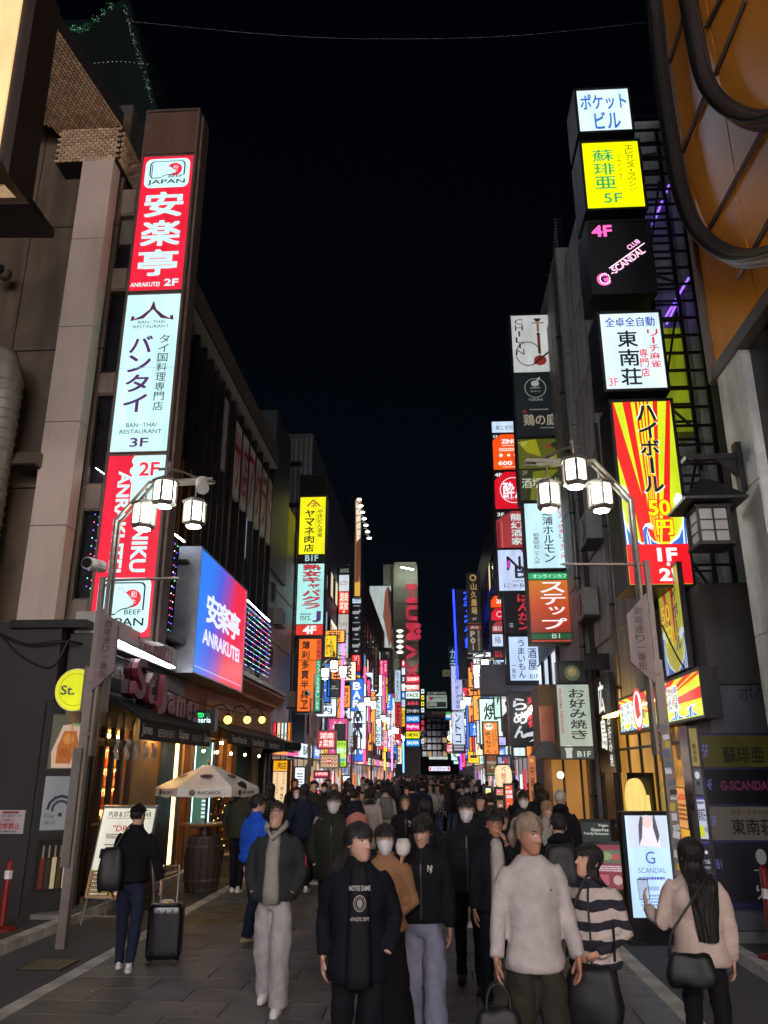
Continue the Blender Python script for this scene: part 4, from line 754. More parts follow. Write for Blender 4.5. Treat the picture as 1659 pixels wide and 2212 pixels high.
stack('tall column of small tenant signs headed by a dark green plate', 727, 1222, 756, 1505, 47, [(None, 1240, '#101a18', .5, [('t', 'DAIICHI OTAKI BLD', .08, .2, .95, .8, '#c0c8c0', .01)]), (1242, 1277, '#d0dce4', .9, [('o', .5, .5, .42, '#b02838', .5, .9), ('t', 'カラオケ', .25, .35, .78, .65, '#b02838', .01)]), (1278, 1325, '#e0301c', 1, [('t', '湖南', .08, .04, .95, .46, '#f4ece0', .03), ('t', '菜館', .08, .48, .95, .84, '#f4ece0', .03), ('t', '4F', .4, .86, .65, .99, '#f4ece0', .02)]), (1327, 1368, '#c4bcb8', .9, [('t', 'ていあもす', .1, .4, .9, .65, '#20242a', .01)]), (1370, 1410, '#b8c4d4', .85, [('k', .1, .1, .9, .4, 2, '#c07050'), ('c', .6, .7, .16, '#18181c', 1.3)]), (1411, 1454, '#d8dca0', 1, [('v', '出会い', .55, .02, .95, .8, '#c02a2a', .05), ('k', .1, .1, .45, .7, 3, '#3a6ab0'), ('r', 0, .85, 1, 1, '#d83a28')]),
    (1455, 1489, '#0e0f12', .5, [('o', .5, .5, .32, '#b88a48', 1, .85), ('t', 'Club', .32, .35, .7, .5, '#d0a860', .02), ('t', '107', .34, .52, .68, .66, '#d0a860', .02), ('k', .2, .88, .8, .93, 1, '#a89058')]), (1490, None, '#141618', .6, [('t', '第一大滝ビル', .06, .2, .94, .8, '#b8c0c0', .01)])], th=.4, fw=.1)
stack('column of black karaoke room signs with white round floor marks', 757, 1290, 782, 1425 + 70, 52, [(None, 1303, '#c0d8f0', 1, [('t', '第一桑原ビル', .05, .2, .95, .85, '#1c3050')])] + [y for k in range(3) for y in [(1305 + k * 36, 1340 + k * 36, '#14151a', .6, [('k', .1, .08, .9, .18, 1, '#c0c4d0'), ('t', 'nom²', .05, .34, .95, .62, '#e4e8f4', .03), ('c', .5, .84, .2, '#e4e8f4', .5), ('t', '%dF' % (5 - k), .42, .79, .58, .89, '#14151a')])]] +
    [(1415, 1450, '#d8242c', 1, [('v', 'リフレッシュ', .25, .02, .6, .98, '#f4f0f0', .02), ('v', 'レンタル', .72, .02, .9, .6, '#f4f0f0')]), (1452, 1488, '#f0c020', 1, [('r', 0, 0, 1, .2, '#1c3aa0'), ('t', '宮', .15, .24, .85, .75, '#20180c', .06), ('t', '天神', .2, .8, .8, .98, '#f0ece0')])], th=.4, fw=.1)
def small(label, a, b, c_, d_, Y, bgc, its, s=1.0, **k): return sign(label, gF(a, b, c_, d_, Y), [(None, None, bgc, s, its)], name=k.pop('name', 'shop_sign'), th=k.pop('th', .25), fw=k.pop('fw', .05), **k)
small('square red Hunan restaurant sign with white brush characters', 685, 1577, 726, 1619, 27, '#d0202c', [('t', '湖南', .08, .06, .94, .45, '#f4ece8', .03), ('v', '4F', .06, .55, .22, .94, '#f4ece8', .02), ('t', '菜館', .28, .5, .95, .94, '#f4ece8', .03)], frame=M('pinkish_frame', '#b06068', .4))
small('advertising screen showing rows of dark haired faces on gold', 690, 1628, 733, 1660, 28, '#d8a878', [x for j in range(3) for i in range(6) for x in (('c', .09 + i * .165, .2 + j * .3, .075, '#2a1c16', 1.2), ('c', .09 + i * .165, .22 + j * .3, .045, '#f0c8a8', 1.2))] + [('c', .5, .5, .17, '#c02a3c', .8), ('t', 'BAR', .36, .42, .64, .58, '#f8e8e0', .02)], s=1.0, name='video_screen', cat='screen', frame=steel)
small('low red Hunan restaurant strip sign above the heads', 677, 1664, 712, 1681, 27.5, '#d81c44', [('t', '湖南菜館', .2, .12, .95, .7, '#f8ecec', .03), ('k', .04, .2, .16, .8, 2, '#f8ecec')])
small('lime meeting cafe sign with big slanted katakana', 725, 1598, 750, 1658, 40, '#a8d83c', [('t', 'キラリ', .1, .05, .9, .2, '#20280c', .04), ('t', '出会い', .0, .25, 1, .48, '#d4f4f4', .06), ('t', 'カフェ', .2, .5, 1, .66, '#eef4e0', .05), ('r', .05, .7, .85, .8, '#2aa0d8'), ('t', 'IN3F', .1, .86, .8, .96, '#20280c', .02)], s=1.05)
small('dark unlit signboard jutting above the square red sign', 722, 1563, 746, 1600, 33, M('unlit_board', '#1a1618', .4), [], s=0)
small('black panel with a small portrait inside a row of white bulbs', 706, 1467, 735, 1506, 34, '#3a3a3e', [('c', .5, .3, .18, '#c8b8b0', 1.3), ('c', .5, .22, .2, '#101014', 1.0), ('r', .1, .5, .9, .56, '#b8b8c0')], s=.6, name='bulb_sign')
small('red picture sign framed by small bulbs', 736, 1548, 750, 1580, 44, '#b82420', [('k', .1, .1, .9, .5, 3, '#f0b080'), ('c', .5, .7, .3, '#f0b080', .5)], name='bulb_sign')
small('bright white bulb framed sign with a yellow mark', 762, 1550, 776, 1585, 58, '#d8e8ff', [('r', .25, .15, .75, .85, '#c8c040'), ('c', .5, .5, .2, '#304090')], s=1.4, name='bulb_sign')
small('tall white sign with bold black hiragana', 808, 1503, 825, 1613, 62, '#cfe4f6', [('v', 'とんかつにいむら', .2, .02, .8, .97, '#16182a', .035)], s=1.05)
small('tall brown dining sign with faint letters', 806, 1388, 819, 1490, 60, '#1c120e', [('v', '個室ダイニング旬', .3, .08, .7, .86, '#8a6a48', .01), ('c', .5, .93, .3, '#b0683c')], s=.6)
small('pink and yellow girls bar sign column', 819, 1425, 838, 1480, 74, '#d8306c', [('v', 'ガールズバー', .1, .03, .4, .7, '#f8e0e8', .04), ('v', 'ニクラ', .6, .05, .9, .5, '#f8e0e8', .04), ('r', 0, .72, 1, 1, '#e8d040')])
small('yellow part time job sign with a red character', 817, 1481, 838, 1520, 72, '#e8d83c', [('t', '人', .3, .25, .8, .6, '#d02848', .06), ('t', 'すぐ見つかる', .02, .04, .98, .2, '#301c20', .02), ('v', 'スト', .5, .62, .9, 1, '#202020', .06)])
small('magenta and yellow picture sign below the job sign', 820, 1521, 836, 1570, 70, '#c83868', [('v', '金券', .3, .05, .8, .55, '#f0e040', .06), ('c', .5, .75, .4, '#e8c840', .7)])
small('pink vertical shop sign with yellow foot', 827, 1577, 838, 1625, 66, '#f0b8d0', [('k', .15, .05, .85, .5, 4, '#d82a60'), ('t', '30', .2, .6, .8, .75, '#d82a60', .04), ('r', 0, .82, 1, 1, '#f0d020')], s=1.1)
small('slim pale sign with faint black characters', 852, 1447, 866, 1517, 84, '#b4c8dc', [('v', '山下本気うどん', .25, .04, .75, .97, '#20283c', .02)], s=.95)
small('slim red noodle sign with dark brush characters', 853, 1518, 867, 1600, 82, '#d02430', [('v', '横浜家系○○メン', .15, .03, .85, .97, '#2c1010', .04)])
small('poster of a raised hand and a jacket on the side of a white building', 797, 1265, 846, 1400, 90, '#b9c4c2', [('p', [(.72, .1), (.85, .0), (1, .4), (1, .9), (.9, 1), (.75, .7), (.62, .5)], '#8a5444'), ('p', [(.85, .0), (1, .1), (1, .5), (.9, .3)], '#3a2c30'), ('p', [(.12, 1), (.2, .72), (.34, .68), (.55, .85), (.6, 1)], '#c8937a')], s=.8, name='billboard', th=3)
small('tall billboard edge with a feathered picture lit by a row of lamps', 765, 1078, 781, 1290, 36.1, '#8a5a34', [('p', [(0, 0), (1, .1), (1, .4), (.3, .5)], '#d8c8b0'), ('p', [(.2, .45), (1, .4), (.9, .8), (.1, .9)], '#5a3420'), ('r', 0, .86, 1, 1, '#c89a3c')], s=1.1, name='billboard', th=.5)
for i in range(7):
    q = onY(776 + i * 3.6, 1078 + i * 14, 36); o = thing('billboard_lamp', 'lamp number %s from the top along the feathered billboard' % ['one', 'two', 'three', 'four', 'five', 'six', 'seven'][i], 'lamp', q, 0, 'lamps along the feathered billboard'); MB().tube([(0, 0, .1), (-.25, .05, .2), (-.5, .1, .12)], .02, 5).build('arm', steel, o)
    MB().lathe([(.02, .1), (.14, .04), (.17, 0)], 10).build('shade', darkm, o); MB().ball((0, 0, -.02), (.11, .11, .04), 8).build('bulb', E('#fffbe8', 6, True, 0), o)
for i in range(5):
    q = onY(864, 1362 + i * 11.5, 100); o = thing('billboard_lamp', 'lamp number %s of the five in front of the hand poster' % ['one', 'two', 'three', 'four', 'five'][i], 'lamp', q, 0, 'lamps in front of the hand poster')
    MB().lathe([(.05, .3), (.5, .1), (.6, 0)], 10).build('shade', darkm, o); MB().ball((0, 0, -.05), (.38, .38, .14), 8).build('bulb', E('#fffbe8', 6, True, 0), o)
# sign column of the grey tower
cols = [('#c81c38', '全店営業中', '#f8f0f0'), ('#a8182c', 'MO-MO-PARADISE', '#f0d8dc'), ('#c8d8d0', 'FACE', '#303438'), ('#2a2024', '▲●▲', '#c83048'), ('#1c1c20', 'ビリヤード&ダーツ', '#e8e8ec'), ('#1c78d0', 'COPA BOWL', '#e8f4ff'), ('#d82878', 'PingPong', '#fce8f4'), ('#ecd820', 'GAME PANIC', '#18180c'), ('#1c80c8', 'SAUNA', '#f0f8ff')]
for i, (b_, t, c_) in enumerate(cols):
    y0 = 1459 + i * 17.2; small('%s sign panel reading %s on the tower front' % (['crimson', 'dark red', 'pale green', 'dark pictured', 'black', 'blue bowling', 'pink table tennis', 'yellow game', 'blue'][i], t.lower() if t.isascii() else 'katakana in white' if i == 4 else 'characters' if i == 0 else 'picture marks'), 876, y0, 907, y0 + 16.4, 115.3, b_, [('t', t, .08, .2, .94, .75, c_, .03)], s=1.15, th=.4, fw=.06)
    if i < 8: small('narrow tenant sign left of the tower column, beside the %s panel' % ['crimson', 'dark red', 'pale green', 'pictured', 'black', 'bowling', 'table tennis', 'game'][i], 867, y0 - 34, 875.5, y0 - 18, 115.3, ['#e02430', '#d8e0f4', '#20304a', '#e8e0f0', '#2a60c8', '#c8dcf8', '#f0e060', '#80b8f0'][i], [('t', ['●', '三', '居', '酒', '魚', 'G', '○', 'パ'][i], .2, .15, .8, .8, ['#fff0f0', '#d02838', '#d0e0ff', '#d04060', '#e0ecff', '#1c60d0', '#302808', '#fff'][i] if i < 7 else '#ffffff', .02)], s=1.15, th=.4, fw=.05)
    small('small square tenant sign right of the %s panel on the tower' % ['crimson', 'dark red', 'pale green', 'pictured', 'black', 'bowling', 'table tennis', 'game', 'sauna'][i], 909, 1488 + i * 13.5, 917, 1499 + i * 13.5, 115.3, rnd.choice(('#d8e4f0', '#c82838', '#e8d028', '#e070a8', '#182030')), [('c', .5, .5, .3, '#40506a')], s=1.1, th=.3, fw=.05)
small('rooftop net cafe billboard on the end block', 921, 1492, 966, 1530, 127, '#9ab0a4', [('r', 0, 0, 1, .25, '#1a2420'), ('t', 'コミック&ネットカフェ', .04, .05, .96, .2, '#d8e0d8', .01), ('t', 'aprecio', .3, .3, .94, .5, '#2a3a34', .01), ('p', [(.1, .34), (.32, .34), (.3, .5), (.2, .56), (.12, .48)], '#a02a3c'), ('r', .04, .64, .96, .95, '#2a2c2a'), ('k', .08, .68, .5, .9, 3, '#c8ccb0')], s=.7, name='billboard')
small('dark hamburger restaurant fascia with dull letters', 912, 1535, 982, 1550, 127.3, '#1c1416', [('t', 'ゴールドラッシュ', .3, .1, .9, .55, '#8a6a60', .01)], s=.6)
small('white coffee shop strip sign on the end block', 926, 1634, 968, 1641, 126, '#c8d4d0', [('t', 'コーヒーショップ', .15, .15, .9, .85, '#3a2024', .02)], s=1.0)
small('pink and blue drugstore strip sign at the end of the street', 926, 1655, 973, 1666, 125, '#d8d4f0', [('t', 'ダイコクドラッグ', .2, .15, .8, .85, '#2050c0', .04), ('r', .02, .15, .1, .85, '#e02840'), ('r', .88, .15, .98, .85, '#e05080')], s=1.3)
small('glowing pink sign reading 24 hours open, ringed with bulbs', 963, 1606, 986, 1626, 70, '#b8284c', [('t', '24時間', .1, .1, .92, .48, '#fce0ec', .04), ('t', '営業中', .1, .52, .92, .92, '#fce0ec', .04)], s=1.1, name='bulb_sign')
small('small convenience store sign with green white and blue bands', 962, 1537, 974, 1556, 90, '#e8f4f8', [('r', 0, 0, 1, .35, '#2aa048'), ('t', 'Family', .1, .42, .9, .62, '#2060b0', .02), ('r', 0, .7, 1, 1, '#2070d0')], s=1.05)
small('cream rooftop sign with two dark letters beside the slim white sign', 955, 1446, 973, 1462, 95, '#5a5640', [('t', 'SU', .45, .3, .9, .75, '#26241c', .02)], s=.8)
# generic glowing shop fronts lining both sides, far down
pal = ['#d83048', '#f0c028', '#d8ecff', '#f0f4ff', '#e05090', '#2a70d8', '#ff9a40', '#c8f0e0', '#b090f0', '#f8e0c0']
adj = {'#d83048': 'red', '#f0c028': 'yellow', '#d8ecff': 'pale blue', '#f0f4ff': 'white', '#e05090': 'pink', '#2a70d8': 'blue', '#ff9a40': 'orange', '#c8f0e0': 'mint', '#b090f0': 'violet', '#f8e0c0': 'cream'}
words_ = ['居酒屋', '焼鳥', 'カラオケ', '餃子', 'BAR', '寿司', 'らーめん', '焼肉', 'カフェ', '麻雀', '薬', '大衆酒場', '無料案内', 'うどん', '串カツ', '酒']
used = {}
for side in (-1, 1):
    y = 34. if side < 0 else 29.
    while y < 112:
        X = (-5.35 if side < 0 else 3.1); c_ = rnd.choice(pal); t = rnd.choice(words_); w_ = rnd.uniform(.5, .95); h_ = rnd.uniform(.9, 3.4); z_ = rnd.uniform(2.7, 7.5) if side < 0 else rnd.uniform(2.6, 5.5)
        dk = '#1c1c28' if c_ not in ('#d83048', '#e05090', '#2a70d8') else '#f8f4f0'
        g = dict(c=(X + side * -1 * (w_ / 2 + .1), y, z_), w=w_, h=h_, rz=0, zm=lambda p: 0)
        n = '%s projecting sign reading %s %s, %s side' % (adj[c_], t, 'close to the pavement' if z_ < 4 else 'above head height' if z_ < 5.5 else 'high on the wall', 'left' if side < 0 else 'right')
        sign(n, g, [(None, None, c_, rnd.uniform(.9, 1.3), [('v' if h_ > 1.2 else 't', t, .2, .08, .8, .92, dk, .03)])], th=.25, group='projecting signs further down the street', res=2)
        y += rnd.uniform(1.8, 3.4) * (1 + y / 90)
    # shop fronts: glowing panels at ground level
    y = 27. if side < 0 else 30.5
    while y < 110:
        L = rnd.uniform(2.2, 4); c_ = rnd.choice(['#fff0d8', '#f8d8a8', '#e8f0ff', '#ffe8f0', '#ffdcb0'])
        o = thing('shopfront', '%s glowing shopfront %s side, %s' % ({'#fff0d8': 'cream', '#f8d8a8': 'amber', '#e8f0ff': 'cool white', '#ffe8f0': 'rosy', '#ffdcb0': 'warm'}[c_], 'left' if side < 0 else 'right', 'in the middle distance' if y < 55 else 'far down the street'), 'shopfront', (-5.35 if side < 0 else 3.32, y + L / 2, .1), R(90) if side < 0 else R(-90), 'lit shopfronts along the street')
        MB().bx(-L / 2 + .05, L / 2 - .05, .0, .2, .1, 2.4).build('lit_window', E(c_, rnd.uniform(.12, .4)), o)
        for k in range(4):
            u = rnd.uniform(-L / 2 + .3, L / 2 - .5); a_ = rnd.uniform(.8, 1.5); ps = MB().bx(u, u + rnd.uniform(.35, .8), -.05, -.03, a_, a_ + rnd.uniform(.5, .9)).build('poster', E(rnd.choice(pal), rnd.uniform(.5, 1.1)), o)
        for k in range(int(L / 1.7) + 1): MB().bx(-L / 2 + k * 1.6, -L / 2 + k * 1.6 + .05, -.03, -.001, 0, 2.5).build('mullion', darkm, o)
        c2 = rnd.choice(pal); wd_ = rnd.choice(words_); o['label'] = 'shopfront glowing %s under a %s fascia reading %s, %s side' % ({'#fff0d8': 'cream', '#f8d8a8': 'amber', '#e8f0ff': 'cool white', '#ffe8f0': 'rosy', '#ffdcb0': 'warm'}[c_], adj[c2], wd_, 'left' if side < 0 else 'right'); pf = MB().bx(-L / 2, L / 2, -.12, .2, 2.51, 3.0).build('fascia', E(c2, 1.0), o); q = Print(L, .49, True, 2.51, -L / 2, 1.1, 2).items([('t', wd_, .2, .15, .8, .85, '#202028' if c2 not in ('#d83048', '#2a70d8') else '#f8f4f0', .03)]); q.mb.v = [(a, b - .12, c) for a, b, c in q.mb.v]; q.mb.build('lettering', q.mats, pf)
        y += L + rnd.uniform(0, .5)

# ---- denser glow of signs in the far street ----
for side in (-1, 1):
    y = 36.; k = 0
    while y < 116:
        k += 1; c_ = rnd.choice(pal); t = rnd.choice(words_); dk = '#1c1c28' if c_ not in ('#d83048', '#e05090', '#2a70d8') else '#f8f4f0'
        w_ = rnd.uniform(.6, 1.2); h_ = rnd.uniform(.5, 2.2 if y < 50 else 5.5); zt = (10.5 if side < 0 else 9.5) * (1 if y > 60 else .85); z_ = rnd.uniform(2.5, max(3, zt - h_)); X = -5.3 if side < 0 else 3.05
        sign('%s sign reading %s sticking out %s, %s side' % (adj[c_], t, 'just over the crowd' if z_ < 3.6 else 'at first floor height' if z_ < 6 else 'at upper floor height', 'left' if side < 0 else 'right'), dict(c=(X - side * (w_ / 2 + .05), y, z_), w=w_, h=h_, rz=0, zm=lambda p: 0),
            [(None, None, c_, rnd.uniform(.9, 1.5), [('v' if h_ > 1.2 else 't', t, .18, .06, .82, .94, dk, .03)])], th=.3, group='signs crowding the far street', res=2)
        if k % 2:
            w_ = rnd.uniform(1.2, 3); h_ = rnd.uniform(.5, 1.6); z_ = rnd.uniform(3, 8.5); c_ = rnd.choice(pal); t = rnd.choice(words_); dk = '#1c1c28' if c_ not in ('#d83048', '#e05090', '#2a70d8') else '#f8f4f0'
            sign('%s wall panel reading %s flat on the facade, %s side' % (adj[c_], t, 'left' if side < 0 else 'right'), dict(c=(-5.2 if side < 0 else 3.0, y + 1, z_), w=w_, h=h_, rz=R(90) if side < 0 else R(-90), zm=lambda p: 0), [(None, None, c_, rnd.uniform(.9, 1.6), [('t', t, .1, .15, .9, .85, dk, .03)])], th=.15, group='lit wall panels in the far street', res=2)
        y += rnd.uniform(.9, 1.9) * (1 + y / 110)
for i, (x, y, z0, z1, c_, lb_) in enumerate(((-4.4, 52, 2.6, 8.5, '#ff4060', 'red'), (-4.2, 70, 2.2, 6.5, '#ff9040', 'orange'), (2.0, 64, 2.2, 5.5, '#8030ff', 'violet'), (2.1, 60, 2.4, 5, '#ff2040', 'scarlet'), (-4.3, 84, 2.2, 9, '#ff70a0', 'pink'), (-4.6, 41, 3, 9, '#ff60ff', 'magenta'), (-3.6, 96, 2, 6, '#60c0ff', 'sky blue'))):
    o = thing('neon_strip', 'vertical %s neon strip glowing down the far street' % lb_, 'neon light', (x, y, z0)); MB().tube([(0, 0, 0), (0, 0, z1 - z0)], .07, 6).build('tube', E(c_, 2.6, True, 0), o); MB().bx(-.05, .05, .08, .2, 0, z1 - z0).build('fixture', darkm, o)
# ================= solid letters =================
def solid(t, w, h, dep, mats, parent, x, y, z, name='letter', bold=.03, shear=0):
    _tc.body = t; _tc.offset = bold; _tc.resolution_u = 3; _tc.extrude = .1
    ev = _to.evaluated_get(bpy.context.evaluated_depsgraph_get()); m = ev.to_mesh(); vs = [v.co.copy() for v in m.vertices]; fs = [tuple(p.vertices) for p in m.polygons]; ev.to_mesh_clear(); _tc.extrude = 0
    if not vs: return
    lo = [min(v[i] for v in vs) for i in range(3)]; hi = [max(v[i] for v in vs) for i in range(3)]
    mb = MB(); mb.v = [(x + (v[0] - lo[0]) / (hi[0] - lo[0]) * w, y - (v[2] - lo[2]) / (hi[2] - lo[2]) * dep, z + (v[1] - lo[1]) / (hi[1] - lo[1]) * h) for v in vs]; mb.f = fs; mb.m = [0] * len(fs)
    return mb.build(name, mats, parent)
# ================= orange building on the right =================
O = thing('orange_building', 'near building with glossy orange panels and dark curved tubes on the upper right', 'building', (3.6, 6, 0))
orm = M('glossy_orange_panel', '#f89a34', .2, 0, var=.12, scale=.8, bump=.04, bscale=3)
def o3(px, py, X=3.6): q = onX(px, py, X); return Vector((0, q.y - 6, q.z))
zb = onX(1547, 803, 3.6).z; yj = onX(1636, 658, 3.6).y; ys = [9.12, yj]
while ys[-1] > 1: ys.append(ys[-1] - (9.12 - yj) * 1.0)
for a, b in zip(ys, ys[1:]):
    for k in range(4): MB().bx(.0, .1, b - 6 + .012, a - 6 - .012, zb + .06 + k * 3.4, zb + .04 + (k + 1) * 3.4).build('panel', orm, O)
MB().bx(.1, 6, ys[-1] - 6, 3.1, zb, 21).build('wall_core', darkm, O)
for a, b in (((1485, 27), (1449, 137)), ((1616, 0), (1550, 162)), ((1527, 207), (1478, 330)), ((1659, 272), (1529, 508)), ((1720, 380), (1600, 600)), ((1600, -80), (1530, 60))):
    a, b = o3(*a), o3(*b); MB().tube([a + Vector((-.03, 0, 0)), b + Vector((-.03, 0, 0))], .028, 4).build('diagonal_bar', bronze, O)
MB().bx(-.05, .1, ys[-1] - 6, 3.12, zb - .12, zb + .05).build('lower_trim', bronze, O)
MB().bx(-.06, .1, 3.13, 3.26, zb - .1, 20.5).build('edge_trim', M('rough_bronze', '#7c6a5c', .5, .5, dirt=.5, bump=.6, bscale=60), O)
def smooth_path(P, n=6):
    o = []
    for i in range(len(P) - 1):
        p0, p1, p2, p3 = P[max(i - 1, 0)], P[i], P[i + 1], P[min(i + 2, len(P) - 1)]
        for k in range(n):
            t = k / n; o.append(.5 * ((2 * p1) + (-p0 + p2) * t + (2 * p0 - 5 * p1 + 4 * p2 - p3) * t * t + (-p0 + 3 * p1 - 3 * p2 + p3) * t ** 3))
    return o + [P[-1]]
tbm = M('tube_bronze', '#4c4341', .38, .45, var=.1, dirt=.3)
for P in ([(1395, -120), (1411, 0), (1421, 108), (1439, 241), (1453, 325), (1469, 408), (1496, 485), (1536, 531), (1589, 558), (1659, 551), (1740, 520)], [(1466, -120), (1486, 0), (1506, 108), (1523, 175), (1549, 218), (1586, 248), (1626, 261), (1659, 258), (1740, 235)]):
    q = smooth_path([o3(a, b, 3.45) + Vector((-.12, 0, 0)) for a, b in P])
    MB().tube(q, [(.08, .095)] * len(q), 14, ref=(1, 0, 0)).build('curved_tube', tbm, O, True)
    MB().tube([p + Vector((-.1, 0, 0)) for p in q], [(.028, .05)] * len(q), 8, ref=(1, 0, 0)).build('tube_groove', blackm, O, True)
    MB().tube([p + Vector((.02, -.0, 0)) for p in q], [(.11, .035)] * len(q), 8, ref=(1, 0, 0)).build('tube_flange', tbm, O, True)
colm = M('stained_white_column', '#d2d0c6', .6, dirt=.75, bump=.15)
MB().bx(.0, .6, 2.35, 3.1, .1, zb - .13).build('column', colm, O); MB().bx(.25, 6, -4, 2.34, .1, zb - .13).build('recess', blackm, O); MB().bx(.1, .3, 1.9, 2.34, 4.3, zb - .13).build('dark_mullion', darkm, O)
for k in range(4): MB().bx(-.012, -.001, 2.36, 3.09, .2 + k * 1.62, .2 + k * 1.62 + 1.6).build('column_panel', colm, O)
# hanging japanese lantern on bracket
wl = thing('wall_lantern', 'dark hanging lantern with a pyramid roof and paper panes on the right column bracket', 'lantern', onY(1527, 1100, 8.7))
br_ = thing('lantern_bracket', 'black steel bracket carrying the pyramid roofed lantern', 'bracket', onY(1608, 1010, 8.75)); k = wl.location - br_.location
MB().bx(-.09, .06, -.06, .06, -.3, .3).build('back_plate', blackm, br_); MB().bx(-.62, -.09, -.035, .035, .1, .17).build('arm', blackm, br_); MB().prism([(-.09, -.02, .1), (-.3, -.02, .1), (-.09, -.02, -.12)], (0, .04, 0)).build('gusset', blackm, br_); MB().tube([(-.62, -.09, .13), (-.62, .09, .13)], .06, 10, ref=(0, 0, 1)).build('pivot', blackm, br_)
MB().tube([(0, 0, .32), (0, 0, .47)], .02, 6).build('hanger', blackm, wl)
MB().rings([[(-a, -a, z), (a, -a, z), (a, a, z), (-a, a, z)] for a, z in ((.34, .02), (.34, .05), (.06, .34))]).build('roof', M('lantern_roof', '#171719', .5), wl)
MB().rings([[(-a, -a, z), (a, -a, z), (a, a, z), (-a, a, z)] for a, z in ((.2, .0), (.2, -.03))]).build('collar', blackm, wl)
lm = MB()
for sx in (-1, 1):
    for sy in (-1, 1): lm.bx(sx * .17 - .015, sx * .17 + .015, sy * .17 - .015, sy * .17 + .015, -.42, -.03)
for s in (-1, 1):
    for z in (-.17, -.29): lm.bx(-.155, .155, s * .165 - .006, s * .165 + .006, z - .006, z + .006); lm.bx(s * .165 - .006, s * .165 + .006, -.155, .155, z - .006, z + .006)
    lm.bx(-.01, .01, s * .165 - .007, s * .165 + .007, -.42, -.03)
lm.bx(-.2, .2, -.2, .2, -.46, -.42); lm.build('frame', blackm, wl)
MB().bx(-.15, .15, -.15, .15, -.41, -.04).build('paper_pane', E('#8e8a84', .5, True, .2, 3), wl)
# ================= street lanterns =================
postm = M('warm_grey_post', '#7a6f66', .42, .4, dirt=.4)
def lantern(parent, x, y, z, s=13):
    def hexr(r, zz): r *= .82; zz *= .86; return [(x + r * math.cos(R(30 + 60 * i)), y + r * math.sin(R(30 + 60 * i)), z + zz) for i in range(6)]
    l = MB().rings([hexr(.16, .0), hexr(.235, -.05), hexr(.225, -.085), hexr(.17, -.086)]).build('lantern_cap', postm, parent)
    MB().rings([hexr(.168, -.09), hexr(.168, -.40)]).build('glass', E('#f4fff0', s, True, .0), l)
    b = MB()
    for i in range(6): a, c = hexr(.182, -.09)[i], hexr(.182, -.41)[i]; b.tube([a, c], .021, 4)
    b.rings([hexr(.2, -.40), hexr(.2, -.43), hexr(.15, -.47)]); b.build('lantern_frame', postm, l)
    MB().tube([(x, y, z), (x, y, z + .2)], .016, 6).build('hanger', postm, parent)
    MB().rings([hexr(.13, -.471), hexr(.12, -.49)]).build('bottom_glass', E('#ffffff', s * 1.6, True, 0), l)
def lamp_post(label, X, Y, mir):
    o = thing('street_lamp', label, 'street lamp', (X, Y, .003)); s = mir
    ph = 5.35
    MB().bx(-.055, .055, -.05, .05, 0, 3.3).build('lower_pole', postm, o)
    MB().bx(-.03, .03, -.03, .03, 3.3, 4.55).build('upper_pole', postm, o)
    b = MB(); zt = ph + .55
    for dy in (-.07, .07):
        b.tube([(s * .12, dy, 2.2), (s * .12, dy, ph), (s * .55, dy, zt), (s * 1.45, dy, zt + .03)], .028, 6, ref=(0, 1, 0))
    b.build('curved_arm', postm, o)
    b = MB(); b.tube([(s * .75, -.3, zt + .1), (s * .85, -.2, zt + .15), (s * 1.0, 0, zt + .17), (s * 1.15, .2, zt + .15), (s * 1.2, .32, zt + .1)], .02, 6, ref=(0, 0, 1)); b.tube([(s * 1.3, 0, zt + .02), (s * .62, 0, zt + .02)], .03, 6); b.tube([(s * .82, -.05, zt + .1), (s * .82, -.05, zt + .3)], .03, 6); b.build('cross_arm', postm, o)
    lantern(o, s * .5, -.02, ph + .28); lantern(o, s * .85, -.25, zt - .02); lantern(o, s * 1.12, .28, zt - .15)
    MB().tube([(0, 0, 4.5), (s * .98, 0, 4.52)], .018, 6).build('side_rail', postm, o); MB().tube([(s * .98, 0, 4.52), (s * 1.08, 0, 4.52)], [.034, .002], 6).build('rail_finial', postm, o)
    for z in (2.45, 3.1): MB().bx(-.07 + s * .05, .07 + s * .05, -.06, .06, z, z + .04).build('clamp', bronze, o)
    np_ = MB().prism([(s * .06, -.06, 3.0), (s * .06, -.06, 4.12), (s * .33, -.06, 3.84), (s * .33, -.06, 3.26)][::s], (0, -.05, 0)).build('name_plate', M('mauve_plate', '#6e5c5c', .4, .2, dirt=.3), o)
    q = Print(.14, .78, False, 3.16, s * .195 - .07).items([('v', '劇場通り一番街', .1, .0, .85, 1, '#3a1c20', .01)]); q.mb.v = [(a, b_ - .11, c) for a, b_, c in q.mb.v]; q.mb.build('lettering', q.mats, np_)
    return o
L1 = lamp_post('near left street lamp with three white lanterns, a round camera and a slanted name plate', -4.5, 10.4, 1)
R1 = lamp_post('near right street lamp with three white lanterns above the sticker covered pole', 2.72, 9.95, -1)
MB().bx(-.09, .02, -.1, -.051, .9, 2.3).build('junction_box', M('dull_box', '#6a635c', .5, .2, dirt=.5), L1)
MB().tube([(-.12, -.28, 4.68), (-.08, .1, 4.72)], .085, 14, ref=(0, 0, 1)).build('camera_housing', M('white_housing', '#b8b4ae', .4), L1); MB().tube([(-.1215, -.3, 4.68), (-.12, -.281, 4.68)], .07, 14, ref=(0, 0, 1)).build('camera_lens', blackm, L1)
sl = MB().tube([(1.3, -.05, 5.9), (1.36, -.2, 5.74)], .09, 12, ref=(0, 0, 1)).build('spot_lamp', M('white_housing'), L1)
